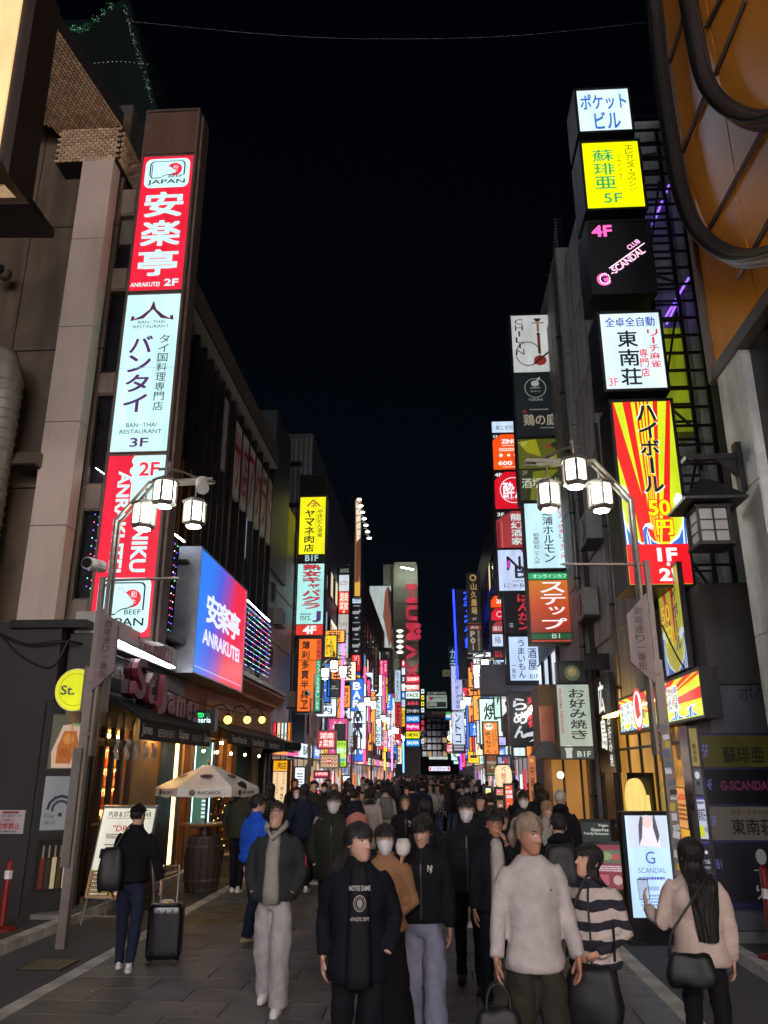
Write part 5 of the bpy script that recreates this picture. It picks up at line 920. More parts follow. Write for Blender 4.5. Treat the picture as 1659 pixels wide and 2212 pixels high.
for i in range(16): MB().box((rnd.uniform(-.02, .02), -.052, 1.0 + i * .1 + rnd.uniform(-.03, .03)), (rnd.uniform(.05, .09), .003, rnd.uniform(.05, .09)), ry=rnd.uniform(-.3, .3)).build('sticker', D(rnd.choice(('#c8c8c8', '#1a1a1a', '#c8b020', '#d8d8e0', '#506070'))), R1)
for i, Y in enumerate((29, 44, 58, 73, 88)):
    for src, sd in ((L1, 'left'), (R1, 'right')):
        X = -4.4 if sd == 'left' else 2.7; n = ['third', 'fourth', 'fifth', 'sixth', 'seventh'][i]
        if i == 0: protoL = None
        c = copy_tree(src, (X, Y, .003), label='%s street lamp from the front on the %s side, white lanterns on a bent arm' % (n if 0 else ['second', 'third', 'fourth', 'fifth', 'sixth'][i], sd), group='street lamps with white lanterns')
# ================= pub on the left =================
PX = -5.25
def fy(px): return onX(px, 1668, PX).y
pub = thing('pub_front', 'dark pub front with awning, warm bottle shelves and red raised name letters', 'shopfront', (PX, 14.5, .1))
dkp = M('dark_paint', '#2a2725', .45, dirt=.25, var=.15); bgw = M('beige_render', '#9a7f5c', .7, dirt=.4, bump=.3)
def py_(y): return y - 14.5
ya, yb, yc, yd = fy(150), fy(283), fy(342), fy(386)
MB().bx(-.35, 0, py_(12.0), py_(yd), 2.85, 3.95).build('fascia', dkp, pub)
MB().bx(-.3, .05, py_(12.0), py_(yd), 3.96, 4.3).build('pale_band', M('stained_white_band', '#b0aaa0', .6, dirt=.9), pub)
MB().bx(-.5, .35, py_(14.3), py_(27), 4.31, 4.42).build('ledge', darkm, pub)
MB().bx(-1.2, .0, py_(11.7), py_(13.1), 4.0, 4.12).build('ledge', darkm, pub)
MB().bx(-.2, 0, py_(yb), py_(yc), 0, 2.84).build('beige_wall', bgw, pub)
MB().bx(-.2, .03, py_(yc) + .001, py_(fy(372)), 0, 2.84).build('poster_pier', dkp, pub)
MB().bx(-.15, .0, py_(fy(372)) + .001, py_(yd), 0, 2.84).build('end_pier', M('grey_pier', '#8a8378', .4, .3, dirt=.4), pub)
MB().bx(.002, .03, py_(fy(374)), py_(fy(380)), .2, 2.6).build('light_strip', E('#ffc27a', 3.2), pub)
MB().bx(-1.2, -1.1, py_(11.9), py_(17.2), 0, 2.9).build('back_wall', bgw, pub)
MB().bx(-1.1, -.01, py_(11.9), py_(17.2), 2.6, 2.84).build('ceiling', bgw, pub)
MB().bx(-.6, -.5, py_(12.2), py_(17.0), 2.5, 2.55).build('ceiling_lamp', E('#ffb866', 30), pub)
for k in range(5):
    MB().bx(-1.09, -.8, py_(12.0), py_(17.1), .9 + k * .36, .925 + k * .36).build('shelf', M('shelf_wood', '#7a4a22', .5), pub)
    MB().bx(-1.095, -1.09, py_(12.0), py_(17.1), .93 + k * .36, 1.25 + k * .36).build('shelf_backlight', E('#ffae60', 2.3), pub)
bt = MB()
for k in range(5):
    y = 12.05
    while y < 17.0:
        i = rnd.randrange(5); h = rnd.uniform(.2, .3); r = rnd.uniform(.03, .04); bt.lathe([(r, 0), (r, h * .6), (r * .35, h * .75), (r * .35, h)], 7, (-.92, py_(y), .926 + k * .36), i); y += r * 2 + rnd.uniform(.01, .05)
bt.build('bottles', [M('bottle_%d' % i, c, .15, var=.1, bump=0) for i, c in enumerate(('#3a5a20', '#b06a20', '#c8a060', '#b02820', '#d8d0c0'))], pub, kind='stuff')
for y in (fy(200), fy(222), fy(243), fy(262), fy(282)): MB().bx(-.08, .0, py_(y) - .04, py_(y) + .04, 0, 2.84).build('door_frame', M('dark_wood', '#3a2418', .5), pub)
MB().bx(-.07, 0, py_(fy(200)) + .05, py_(fy(282)) - .05, 2.3, 2.42).build('transom', M('dark_wood'), pub)
for a in (0, 1): MB().tube([(.05, py_(fy(205 + a * 40)), 1.15), (.05, py_(fy(240 + a * 40)), 1.15)], .02, 8).build('brass_handle', M('brass', '#c89a48', .3, .9), pub)
wsp = MB().tube([(.12, py_(15.1), 2.8), (.12, py_(15.1), 2.7)], .05, 10, ref=(0, 1, 0)).build('down_spot', blackm, pub); MB().tube([(.12, py_(15.1), 2.699), (.12, py_(15.1), 2.68)], .045, 10, ref=(0, 1, 0)).build('spot_bulb', E('#ffc070', 450), wsp)
MB().bx(-.3, .18, py_(11.7), py_(yd), 0, .06).build('step', concrete, pub)
# awning
awn = MB(); a0, a1 = py_(fy(212)), py_(fy(385))
awn.prism([(0, a0, 3.15), (.62, a0, 2.72), (.62, a0, 2.68), (0, a0, 3.1)], (0, a1 - a0, 0)); ao = awn.build('awning', M('black_canvas', '#191918', .8, bump=.4), pub)
vl = MB().bx(.6, .62, a0, a1, 2.4, 2.69).build('valance', M('black_canvas'), ao)
q = Print(a1 - a0, .29, False, 2.4, 0).items([('t', 'James', .01, .15, .13, .85, '#b8b4ac', .02), ('t', 'BEER&WHISKY', .2, .3, .42, .75, '#a8a49a', .005), ('t', 'St.James', .48, .15, .62, .85, '#b8b4ac', .02), ('t', 'FISH&CHIPS', .68, .3, .84, .75, '#7a766c', .005), ('t', 'St.James', .88, .15, .99, .85, '#b8b4ac', .02)])
q.mb.v = [(.62 - b, a0 + a, c) for a, b, c in q.mb.v]; q.mb.build('lettering', q.mats, vl)
for i, px in enumerate((252, 275, 295, 313, 331)):
    y = py_(onX(px, 1630, -4.66).y); f = MB().rings([[(.58 + .02 * math.sin(k * 1.7 + i), y - .075, 2.38 - k * .06), (.58 + .02 * math.sin(k * 1.7 + i), y + .075, 2.38 - k * .06), (.583 + .02 * math.sin(k * 1.7 + i), y + .075, 2.38 - k * .06), (.583 + .02 * math.sin(k * 1.7 + i), y - .075, 2.38 - k * .06)] for k in range(6)]).build('paper_flag', D('#cfcdc6'), pub)
    q = Print(.1, .25, False, 2.1, 0).items([('t', '営業中酒場'[i], .1, .1, .9, .9, '#26262a', .03)]); q.mb.v = [(.62 - b, y - .05 + a, c) for a, b, c in q.mb.v]; q.mb.build('lettering', q.mats, f)
gl = thing('raised_lettering', 'dull red raised blackletter style name letters fixed above the pub awning', 'sign letters', (PX + .3, onX(278, 1500, PX + .3).y, 2.98), R(90)); L = onX(412, 1500, PX + .3).y - onX(278, 1500, PX + .3).y; u = 0
rdl = M('dull_red_letter', '#6a1f29', .45, dirt=.3); dks = M('dark_red_side', '#3a1418', .5)
for ch, wd, up, hh in (('S', .17, .18, .95), ('t', .1, .14, .75), ('.', .04, .14, .1), ('J', .15, .0, 1.0), ('a', .14, .05, .55), ('m', .18, .03, .55), ('e', .12, .0, .55), ('s', .12, -.03, .55)):
    solid(ch, wd * L * .92, hh * .7, .1, rdl, gl, u * L, 0, up, bold=.035); solid(ch, wd * L * .92, hh * .7, .12, dks, gl, u * L - .02, .13, up, bold=.05); u += wd + .012
q = Print(.9, .26, False, 3.35, 0).items([('t', 'DINING BAR', 0, .1, 1, .9, '#9a938a', .005)]); q.mb.v = [(.01 - b, py_(fy(205)) + a, c) for a, b, c in q.mb.v]; q.mb.build('lettering', q.mats, pub)
# camera-facing dark wall at the far left with posters
dw = thing('dark_corner_wall', 'dark plain ground floor wall at the left edge below the brown panels', 'wall', (-8, 11.8, .1)); MB().bx(-6, 2.35, 0, 2, 0, 4.1).build('wall', M('dark_wall_paint', '#26221f', .6, dirt=.5), dw)
pp = thing('poster_pier', 'angled dark pier with three picture posters beside the pub entrance', 'pillar', (-5.42, 11.95, .1), R(38)); MB().bx(-.36, .36, 0, .4, 0, 2.9).build('pier', dkp, pp)
def poster(z0, z1, bgc, its, st=.5):
    f = MB().bx(-.25, .25, -.02, -.001, z0, z1).build('poster', E(bgc, st), pp); q = Print(.5, z1 - z0, True, z0, -.25, st).items(its); q.mb.v = [(a, b - .016, c) for a, b, c in q.mb.v]; q.mb.build('print', q.mats, f)
poster(1.95, 2.72, '#5a5a4a', [('p', [(.3, .2), (.75, .15), (.95, .6), (.85, .98), (.1, .98), (.05, .7)], '#d8b8a0'), ('p', [(.35, .3), (.7, .3), (.8, .55), (.6, .9), (.2, .9), (.2, .6)], '#b86a34'), ('c', .5, .45, .16, '#d08a4a', 1), ('c', .4, .7, .15, '#a85a28', .9), ('r', .55, 0, 1, .2, '#8ab070')])
poster(1.12, 1.85, '#8a8c8e', [('o', .5, .62, .4, '#2a2c34', 1, .8), ('r', .05, .62, .95, .95, '#8a8c8e'), ('o', .5, .62, .26, '#2a2c34', 1, .75), ('r', .05, .66, .95, .95, '#8a8c8e'), ('c', .5, .72, .06, '#2a2c34'), ('t', 'Free', .08, .7, .35, .78, '#3a3c44'), ('t', 'Wi-Fi', .08, .82, .4, .9, '#3a3c44')], .45)
poster(.32, 1.0, '#1e1c1a', [x for k in range(5) for x in (('r', .12 + k * .16, .35 + .05 * (k % 2), .24 + k * .16, .95, ['#6a2a20', '#3a3028', '#c8b890', '#4a3a20', '#d0c8b0'][k]), ('r', .155 + k * .16, .12, .2 + k * .16, .36, '#8a8070'))], .4)
ns = thing('no_smoking_notice', 'white notice with red no smoking characters on the dark left wall', 'notice', (0, 0, 0)); g = gF(-14, 1750, 52, 1801, 11.78); ns.location = g['c']
pm = MB().bx(-g['w'] / 2, g['w'] / 2, 0, .015, 0, g['h']).build('board', M('notice_white', '#b5aeac', .5, var=.05), ns)
q = Print(g['w'], g['h'], False, 0, -g['w'] / 2).items([('r', .25, .05, .8, .14, '#8a1c28'), ('t', 'ここから店舗へ距離が出ています', .05, .18, .92, .3, '#1c1c20'), ('t', 'この通路での', .2, .36, .7, .5, '#a02030', .01), ('t', '喫煙禁止', .1, .54, .9, .8, '#b02030', .03), ('t', 'NO SMOKING', .2, .85, .8, .95, '#1c1c20', .01)]); q.mb.build('lettering', q.mats, pm)
rs = thing('round_sign', 'round lime yellow pub sign half hidden by the lamp post', 'sign', onY(163, 1490, 11.2)); MB().tube([(0, .0, 0), (0, .14, 0)], .3, 32, ref=(0, 0, 1)).build('case', M('white_housing'), rs); MB().tube([(0, -.012, 0), (0, -.001, 0)], .285, 32, ref=(0, 0, 1)).build('face', E('#c8cc18', 1.0), rs)
q = Print(.6, .6, True, -.3, -.3, 1).items([('t', 'St.', .16, .4, .5, .62, '#26343a', .02), ('o', .5, .5, .38, '#8a9010', 1, .96)]); q.mb.v = [(a, b - .012, c) for a, b, c in q.mb.v]; q.mb.build('lettering', q.mats, rs)
ps_ = thing('blank_sign_box', 'blank beige sign box beside the round yellow sign', 'sign', onY(172, 1537, 11.0)); MB().bx(0, .34, 0, .14, 0, .62).build('case', bronze, ps_)
ch = thing('chain', 'yellowed chain hanging beneath the round sign', 'chain', onY(160, 1540, 11.1)); mb = MB()
for i in range(22):
    n = 8; c = (.01 * math.sin(i), 0, -i * .032); mb.rings([[(c[0] + (.014 * math.cos(a) * (i % 2) + .003 * math.cos(b)), .014 * math.cos(a) * (1 - i % 2) + .003 * math.sin(b), c[2] + .024 * math.sin(a)) for b in (0, 2.1, 4.2)] for a in [2 * math.pi * k / n for k in range(n + 1)]])
mb.build('links', M('brass'), ch, kind='stuff')
# menu board
mbd = thing('menu_board', 'white lit pub menu board on grey legs behind the man in the black cap', 'sign board', (-4.5, 11.9, .002), R(-6)); steelw = M('satin_frame', '#9a9a98', .35, .6)
b = MB(); b.prism([(-.4, 0, .35), (.4, 0, .35), (.4, .28, 1.5), (-.4, .28, 1.5)], (0, .04, .01)); b.build('board', E('#d8d4c2', .9), mbd)
for (x0, x1, t0, t1) in ((-.42, -.4, 0, 1), (.4, .42, 0, 1)): MB().prism([(x0, -.005, .33), (x1, -.005, .33), (x1, .285, 1.53), (x0, .285, 1.53)], (0, .06, .015)).build('side_frame', steelw, mbd)
for z, y in ((.33, -.005), (1.5, .277)): MB().prism([(-.42, y, z), (.42, y, z), (.42, y + .007, z + .03), (-.42, y + .007, z + .03)], (0, .06, .015)).build('end_frame', steelw, mbd)
for x in (-.38, .38):
    MB().tube([(x, .02, .36), (x - .02, -.06, 0)], .016, 6).build('leg', steelw, mbd); MB().tube([(x, .3, 1.0), (x, .6, 0)], .016, 6).build('leg', steelw, mbd)
MB().tube([(-.39, -.04, .12), (.39, -.04, .12)], .012, 6).build('stretcher', steelw, mbd)
q = Print(.8, 1.183, True, 0, -.4, .9).items([('t', 'PUB & STAND BAR', .12, .04, .95, .1, '#26221c', .01), ('r', .1, .115, .95, .12, '#26221c'), ('t', '"DRY"', .25, .2, .7, .27, '#9a2a30', .01), ('k', .15, .3, .8, .36, 3, '#504a40'), ('r', .15, .42, .5, .43, '#26221c'), ('r', .1, .47, .36, .58, '#15130f'), ('k', .15, .6, .7, .68, 3, '#504a40'), ('r', 0, .71, 1, 1, '#8a6a38')] + [y for k, t in enumerate(('DRAFT BEER', 'LONDON PRIDE', 'BOTTLED BEER', 'WHISKY', 'HIGHBALL', 'LEMON SOUR')) for y in (('r', .04, .725 + k * .045, .44, .76 + k * .045, '#2c1e10'), ('t', t, .07, .732 + k * .045, .41, .753 + k * .045, '#e8dcc0', .01), ('k', .5, .732 + k * .045, .9, .752 + k * .045, 1, '#f0e6d0'))])
ca, sa = .28 / 1.183, 1.15 / 1.183
q.mb.v = [(a, c * ca + (b) * sa - .004, .35 + c * sa - b * ca) for a, b, c in q.mb.v]; q.mb.build('lettering', q.mats, mbd)
# barrels, umbrella
wood = M('barrel_wood', '#3a2c22', .6, var=.35, scale=3, stretch=(9, 9, .6), bump=.4, dirt=.3)
def barrel(label, x, y, r=.33, h=.92):
    o = thing('barrel', label, 'barrel', (x, y, .003)); n = 18
    for i in range(n):
        a0, a1 = 2 * math.pi * (i + .04) / n, 2 * math.pi * (i + .96) / n
        rs_ = []
        for z, k in ((0, .86), (h * .25, .97), (h * .5, 1.0), (h * .75, .97), (h, .86)): rs_.append([(r * k * math.cos(a0), r * k * math.sin(a0), z), (r * k * math.cos(a1), r * k * math.sin(a1), z), (r * (k - .08) * math.cos(a1), r * (k - .08) * math.sin(a1), z), (r * (k - .08) * math.cos(a0), r * (k - .08) * math.sin(a0), z)])
        MB().rings(rs_).build('stave', wood, o)
    for z, k in ((.03, .875), (h * .2, .955), (h * .8, .955), (h - .05, .875)): MB().lathe([(r * k, z), (r * (k + .012), z + .04), (r * k - .01, z + .041)], 24, cap=False).build('hoop', M('hoop_steel', '#6a6a6c', .35, .7, dirt=.3), o)
    MB().lathe([(r * .8, 0), (r * .8, .02)], 20, (0, 0, h - .06)).build('lid', wood, o); return o
bx_, by_ = -4.18, 15.25
barrel('dark oak barrel serving as a table foot under the parasol', bx_, by_); barrel('second slimmer dark barrel half hidden beside the beige pub wall', -4.62, 13.3, .22, .85)
tt = thing('bar_table', 'round wooden bar top on a post standing on the barrel', 'table', (bx_, by_, .925)); MB().lathe([(.1, 0), (.1, .17)], 12).build('pedestal', M('dark_wood'), tt); MB().lathe([(.42, .171), (.43, .19), (.42, .205)], 28).build('table_top', M('varnished_wood', '#8a5a2c', .3), tt)
um = thing('parasol', 'cream parasol with bat emblems and a rum brand name on its valance', 'parasol', (bx_, by_, 1.13)); MB().tube([(0, 0, 0), (0, 0, 1.03)], .02, 8).build('pole', M('dark_wood'), um); MB().ball((0, 0, 1.07), (.03, .03, .045), 8).build('finial', M('brass'), um)
Rr = .92; cvs = M('cream_canvas', '#cfcac0', .85, var=.12, bump=.3, dirt=.15); zc = 1.03
for k in range(6):
    a0, a1 = R(60 * k + 12), R(60 * k + 72); g_ = []
    for t in (0.06, .3, .65, 1.0):
        ring = []
        for s_ in (0, .25, .5, .75, 1):
            x = (math.cos(a0) * (1 - s_) + math.cos(a1) * s_) * Rr * t; y = (math.sin(a0) * (1 - s_) + math.sin(a1) * s_) * Rr * t; ring.append((x, y, zc - .36 * t - .05 * t * t - .02 * math.sin(math.pi * s_) * t))
        g_.append(ring)
    g_.append([(x * 1.005, y * 1.005, z - .14 + .012 * math.sin(9 * i)) for i, (x, y, z) in enumerate(g_[-1])])
    mb = MB(); flat = [p for r_ in g_ for p in r_]
    mb.add(flat, [(i * 5 + j, i * 5 + j + 1, (i + 1) * 5 + j + 1, (i + 1) * 5 + j) for i in range(4) for j in range(4)]); mb.add([(x * .995, y * .995, z - .006) for x, y, z in flat], [(i * 5 + j, (i + 1) * 5 + j, (i + 1) * 5 + j + 1, i * 5 + j + 1) for i in range(4) for j in range(4)])
    cp_ = mb.build('canopy_panel', cvs, um)
    A0, A1 = Vector(g_[3][0]), Vector(g_[3][4]); ed = (A1 - A0); Lw = ed.length; ed.normalize()
    out = Vector((math.cos((a0 + a1) / 2), math.sin((a0 + a1) / 2), 0))
    q = Print(Lw, .14, False, 0, 0).items([('c', .27, .5, .055, '#5a2420', 1), ('o', .27, .5, .058, '#2a2020', 1, .9), ('p', [(.23, .35), (.27, .5), (.31, .35), (.3, .65), (.27, .72), (.24, .65)], '#1c1618'), ('t', 'BACARDÍ', .37, .22, .8, .68, '#2a2620', .015)])
    q.mb.v = [tuple(A0 + ed * a + out * (.012 - b) + Vector((0, 0, -.145 + c - .01))) for a, b, c in q.mb.v]; q.mb.build('emblem_lettering', q.mats, cp_)
    q = Print(.3, .3, False, 0, 0).items([('c', .5, .5, .4, '#54241e', .62), ('p', [(.2, .35), (.5, .5), (.8, .35), (.65, .62), (.5, .68), (.35, .62)], '#1c1618')]); mid = (A0 + A1) / 2 * .62; mid.z = zc - .36 * .62 - .02; up_ = (Vector((0, 0, zc)) - mid).normalized(); nn = ed.cross(up_).normalized()
    if nn.z < 0: nn = -nn
    q.mb.v = [tuple(mid + ed * (a - .15) + up_ * (c - .15) + nn * (.02 - b)) for a, b, c in q.mb.v]; q.mb.build('bat_emblem', q.mats, cp_)
# ================= trattoria =================
tr = thing('trattoria_front', 'terracotta trattoria front with dentil cornice, black awning and glowing windows', 'shopfront', (-5.3, 20.5, .1)); ter = M('terracotta_plaster', '#a0603c', .7, dirt=.35)
y0, y1 = fy(390) + .02, 26.4; f0, f1 = y0 - 20.5, y1 - 20.5
MB().bx(-.3, 0, f0, f1, 2.95, 3.75).build('fascia', ter, tr); MB().prism([(0, f0, 3.76), (.45, f0, 4.15), (.45, f0, 4.22), (-.3, f0, 4.22), (-.3, f0, 3.76)], (0, f1 - f0, 0)).build('cornice', ter, tr)
dn = MB().bx(.1, .22, -.05, .05, 3.86, 3.99).mesh('dentil', M('terracotta_light', '#b47a50', .7))
for i in range(int((f1 - f0) / .19)): link('dentil', dn, tr, (0, f0 + .1 + i * .19, 0))
MB().bx(.02, .05, f0 + 1.6, f0 + 4.2, 3.1, 3.55).build('raised_panel', M('terracotta_light'), tr)
MB().bx(-1.0, -.9, f0, f1, 0, 2.94).build('back_wall', M('amber_wall', '#b08a58', .7), tr); MB().bx(-.89, -.01, f0, f1, 2.7, 2.94).build('ceiling', M('amber_wall'), tr)
for i in range(4): MB().lathe([(.09, 0), (.09, .05)], 12, (-.45, f0 + 1 + i * 2.1, 2.64)).build('downlight', E('#ffc878', 75), tr)
for px in (395, 412, 452, 474, 492, 512, 545, 575): MB().bx(-.1, 0, fy(px) - 20.5 - .05, fy(px) - 20.5 + .05, 0, 2.94).build('door_post', M('brown_wood', '#5a3418', .5), tr)
MB().bx(-.06, -.02, fy(545) - 20.5 + .06, f1, 0, 2.94).build('cream_wall', M('cream_wall', '#b8a078', .6, dirt=.2), tr)
MB().bx(-.09, -.05, fy(512) - 20.5 + .06, fy(545) - 20.5 - .06, 0, 2.9).build('curtain', M('green_curtain', '#2a4a3a', .8, stretch=(1, 8, .3)), tr)
aw = MB().prism([(0, f0 + .8, 3.1), (.8, f0 + .8, 2.78), (.8, f0 + .8, 2.74), (0, f0 + .8, 3.05)], (0, f1 - f0 - .8, 0)).build('awning', M('black_canvas'), tr); vl = MB().bx(.78, .8, f0 + .8, f1, 2.5, 2.75).build('valance', M('black_canvas'), aw)
for k in range(4):
    q = Print(1.5, .25, False, 2.5, 0).items([('t', 'Trattoria Pizzeria Bar', 0, .2, 1, .8, '#c4c0b4', .01)]); q.mb.v = [(.8 - b, f0 + 1.1 + k * 2.1 + a, c) for a, b, c in q.mb.v]; q.mb.build('lettering', q.mats, vl)
for k, px in enumerate((492, 534, 566)):
    q = onX(px, 1555, -4.85); wl_ = thing('wall_lamp', ['first', 'second', 'third'][k] + ' frosted globe lamp on a curled arm over the trattoria awning', 'lamp', q, 0, 'globe lamps on the trattoria'); MB().tube([(-.42, 0, .1), (-.35, 0, .32), (-.15, 0, .36), (0, 0, .22), (0, 0, .12)], .014, 6).build('arm', blackm, wl_); MB().lathe([(.03, .15), (.09, .09)], 10).build('cap', blackm, wl_); MB().ball((0, 0, 0), .1, 12).build('globe', E('#e8c860', 2.2), wl_)
for k in range(5): q = onX(440 + k * 30, 1617, -4.7); q.z = 2.42; bl2 = thing('awning_bulb', ['first', 'second', 'third', 'fourth', 'fifth'][k] + ' small bright bulb under the trattoria awning', 'lamp', q, 0, 'bulbs under the trattoria awning'); MB().ball((0, 0, 0), .03, 8).build('bulb', E('#ffe0a0', 40), bl2); MB().tube([(0, 0, .02), (0, 0, .1)], .012, 5).build('socket', blackm, bl2)
nt_ = thing('neon_sign', 'black neon sign in green white and red hanging at the trattoria corner', 'neon sign', onY(433, 1580, 16.9)); g = gF(404, 1533, 463, 1580, 16.9); MB().bx(-g['w'] / 2, g['w'] / 2, 0, .25, 0, g['h']).build('case', blackm, nt_)
q = Print(g['w'], g['h'], True, 0, -g['w'] / 2, 1.6).items([('t', 'Tratto', .1, .06, .58, .36, '#30ff80', .01), ('t', 'ria', .6, .1, .82, .36, '#184830', .01), ('t', 'pizzeria', .1, .36, .85, .68, '#d8f4ff', .01), ('t', 'Bar', .32, .7, .66, .94, '#ff2040', .015)]); q.mb.build('lettering', q.mats, nt_)
lb = thing('menu_lightboard', 'tall green chalk menu board edged with cool light beside the trattoria door', 'menu board', onY(430, 1790, 17.6)); g = gF(409, 1608, 452, 1800, 17.6); MB().bx(-g['w'] / 2, g['w'] / 2, 0, .08, 0, g['h']).build('frame', darkm, lb); MB().bx(-g['w'] / 2 + .04, g['w'] / 2 - .04, -.01, -.001, .04, g['h'] - .04).build('board', E('#3c7466', .55), lb)
for s in (-1, 1): MB().bx(s * (g['w'] / 2 - .035) - .008, s * (g['w'] / 2 - .035) + .008, -.02, -.0101, .06, g['h'] - .06).build('edge_light', E('#b0ecff', 2.4), lb)
q = Print(g['w'], g['h'], True, 0, -g['w'] / 2, 1.2).items([('t', 'Menu', .28, .16, .7, .26, '#d8f4ff', .02), ('t', 'pizza', .15, .58, .45, .62, '#c8ecf8', .01), ('k', .15, .68, .42, .9, 5, '#b8e4f0'), ('k', .55, .68, .85, .9, 5, '#b8e4f0'), ('p', [(.15, .34), (.5, .29), (.85, .33), (.85, .34), (.5, .3), (.15, .35)], '#c8ecf8')]); q.mb.build('lettering', q.mats, lb)
# christmas tree
ct = thing('christmas_tree', 'small dark christmas tree with gold baubles by the trattoria', 'tree', (onY(468, 1800, 19).x, 19, .1)); MB().tube([(0, 0, 0), (0, 0, 1.5)], [.04, .015], 6).build('trunk', M('dark_wood'), ct); MB().lathe([(.16, 0), (.2, .25)], 12).build('pot', M('dark_wood'), ct)
cr = MB(); bb = MB()
for i in range(2600):
    z = rnd.uniform(.3, 1.75); rr = (1.8 - z) * .36 * math.sqrt(rnd.random()); a = rnd.uniform(0, 6.3); p = Vector((rr * math.cos(a), rr * math.sin(a), z - rr * .35)); d = Vector((math.cos(a), math.sin(a), rnd.uniform(-.5, .3))) * .07; s_ = Vector((-math.sin(a), math.cos(a), 0)) * .012; cr.add([p, p + d + s_, p + d * 1.2, p + d - s_], [(0, 1, 2, 3)])
cr.build('foliage', M('fir_green', '#1c2e1c', .7, var=.4), ct, kind='stuff')
for i in range(26): z = rnd.uniform(.4, 1.6); rr = (1.8 - z) * .36; a = rnd.uniform(0, 6.3); MB().ball((rr * math.cos(a), rr * math.sin(a), z - .1), .03, 8).build('bauble', M('gold_bauble', '#c8963c', .2, .9, bump=0), ct)
for i in range(40): z = rnd.uniform(.4, 1.65); rr = (1.8 - z) * .37; a = rnd.uniform(0, 6.3); bb.ball((rr * math.cos(a), rr * math.sin(a), z - .1), .008, 4, 0, 2)
bb.build('fairy_lights', E('#ffd890', 8, False, 0), ct, kind='stuff')
# things beyond the trattoria
fb = thing('banner', 'dark navy hanging banner with a red round crest left of the grill shop', 'banner', onY(571, 1700, 25)); g = gF(556, 1630, 586, 1700, 25); MB().rings([[(-g['w'] / 2, .03 * math.sin(z * 4), z), (g['w'] / 2, .05 * math.sin(z * 5 + 1), z), (g['w'] / 2, .05 * math.sin(z * 5 + 1) + .01, z), (-g['w'] / 2, .03 * math.sin(z * 4) + .01, z)] for z in [g['h'] * k / 6 for k in range(7)]]).build('cloth', M('navy_cloth', '#1a2238', .85), fb); q = Print(g['w'], g['h'], False, 0, -g['w'] / 2).items([('o', .5, .35, .24, '#a83038', 1, .85), ('p', [(.4, .42), (.5, .26), (.6, .42)], '#a83038'), ('k', .4, .65, .6, .9, 4, '#8088a0')]); q.mb.v = [(a, b - .06, c) for a, b, c in q.mb.v]; q.mb.build('crest', q.mats, fb)
dp = thing('exhaust_pipe', 'thick dark green exhaust pipe bending over the trattoria end wall', 'pipe', (-5.0, 24.4, .1)); MB().tube(smooth_path([Vector(p) for p in ((0, 0, 0), (0, 0, 2.2), (.1, .1, 2.55), (.6, .4, 2.65), (.9, .6, 2.65))], 4), .14, 12).build('pipe', M('dark_green_paint', '#1c2c26', .35), dp, True)
small('yellow grill shop box sign with black characters', 586, 620, 1641, 1641 + 40, 26, '#f0a010', []) if 0 else None
sign('yellow box sign of the grilled pork shop with a column of hiragana', gF(586, 1640, 622, 1762, 26), [(None, 1665, '#f0a414', 1.1, [('t', '肉店', .3, .15, .95, .85, '#1c1408', .03)]), (1665, None, '#e8c89a', 1.0, [('v', 'やきとん', .55, .35, .8, .98, '#2a1408', .02), ('v', '鮮度抜群の国産', .25, .05, .38, .55, '#c04028', .01), ('v', '鹿児島産', .7, .03, .84, .33, '#c04028', .01)])], th=.4)
sign('slim orange edge sign next to the yellow grill sign', gF(624, 1640, 632, 1745, 26.2), [(None, None, '#f09020', 1.0, [('v', 'やまね肉店', .2, .05, .8, .95, '#1c1408', .02)])], th=.2)
for i, (px0, px1, c_, t, n) in enumerate(((589, 597, '#d83040', '麺', 'red'), (597.5, 606, '#e8c8a8', '丼', 'food picture'), (606.5, 613, '#e0f0e0', 'む', 'white green'), (613.5, 620, '#d8ecec', '中華', 'pale'), (620.5, 628, '#f08018', 'らーめん', 'orange'))):
    sign('%s panel in the row of upright lightboxes above the grill shop' % n, gF(px0, 1560, px1, 1622, 28), [(None, None, c_, 1.15, [('v', t, .2, .3, .8, .9, '#28201c', .03)])], th=.2, fw=.02, group='row of upright lightboxes above the grill shop')
sign('white menu panel with rows of small print on the left shop wall', gF(634, 1655, 660, 1740, 25.5), [(None, None, '#e8f0f8', 1.25, [('k', .15, .15, .85, .75, 8, '#28303c'), ('t', 'お品書き', .2, .03, .8, .1, '#c82840', .02)])], th=.1)
sign('white warning board with a red heading standing in the street on the left', gF(664, 1706, 692, 1752, 19.5), [(None, 1719, '#b8202c', .8, [('p', [(.05, .9), (.15, .1), (.25, .9)], '#f0d020'), ('t', '客引きは', .3, .12, .9, .5, '#f4ecec', .03), ('t', 'ご注意ください', .3, .56, .92, .88, '#f4ecec', .01)]), (1719, None, '#d8d0c8', .75, [('k', .1, .08, .9, .92, 9, '#a04048')])], th=.05, fw=.015, cat='notice board', name='notice_board')
sign('yellow beer price board at the foot of the warning board', gF(662, 1753, 682, 1782, 19.3), [(None, None, '#e8d850', .8, [('k', .1, .06, .8, .2, 1, '#403010'), ('t', '270', .08, .32, .75, .62, '#d02838', .04), ('t', '円', .78, .4, .95, .6, '#d02838', .03), ('t', '190', .4, .72, .8, .9, '#d02838', .03)])], th=.05, fw=.01, cat='notice board', name='price_board')
sign('red and white flyer stand glowing behind the crowd on the left', gF(738, 1674, 758, 1720, 30), [(None, None, '#f08868', 1.2, [('r', 0, 0, 1, .2, '#e8f0f8'), ('c', .2, .1, .08, '#3060b0'), ('k', .1, .26, .9, .34, 1, '#fff0e8'), ('c', .5, .65, .3, '#f8b8a0', 1.5)])], th=.2, name='light_stand')
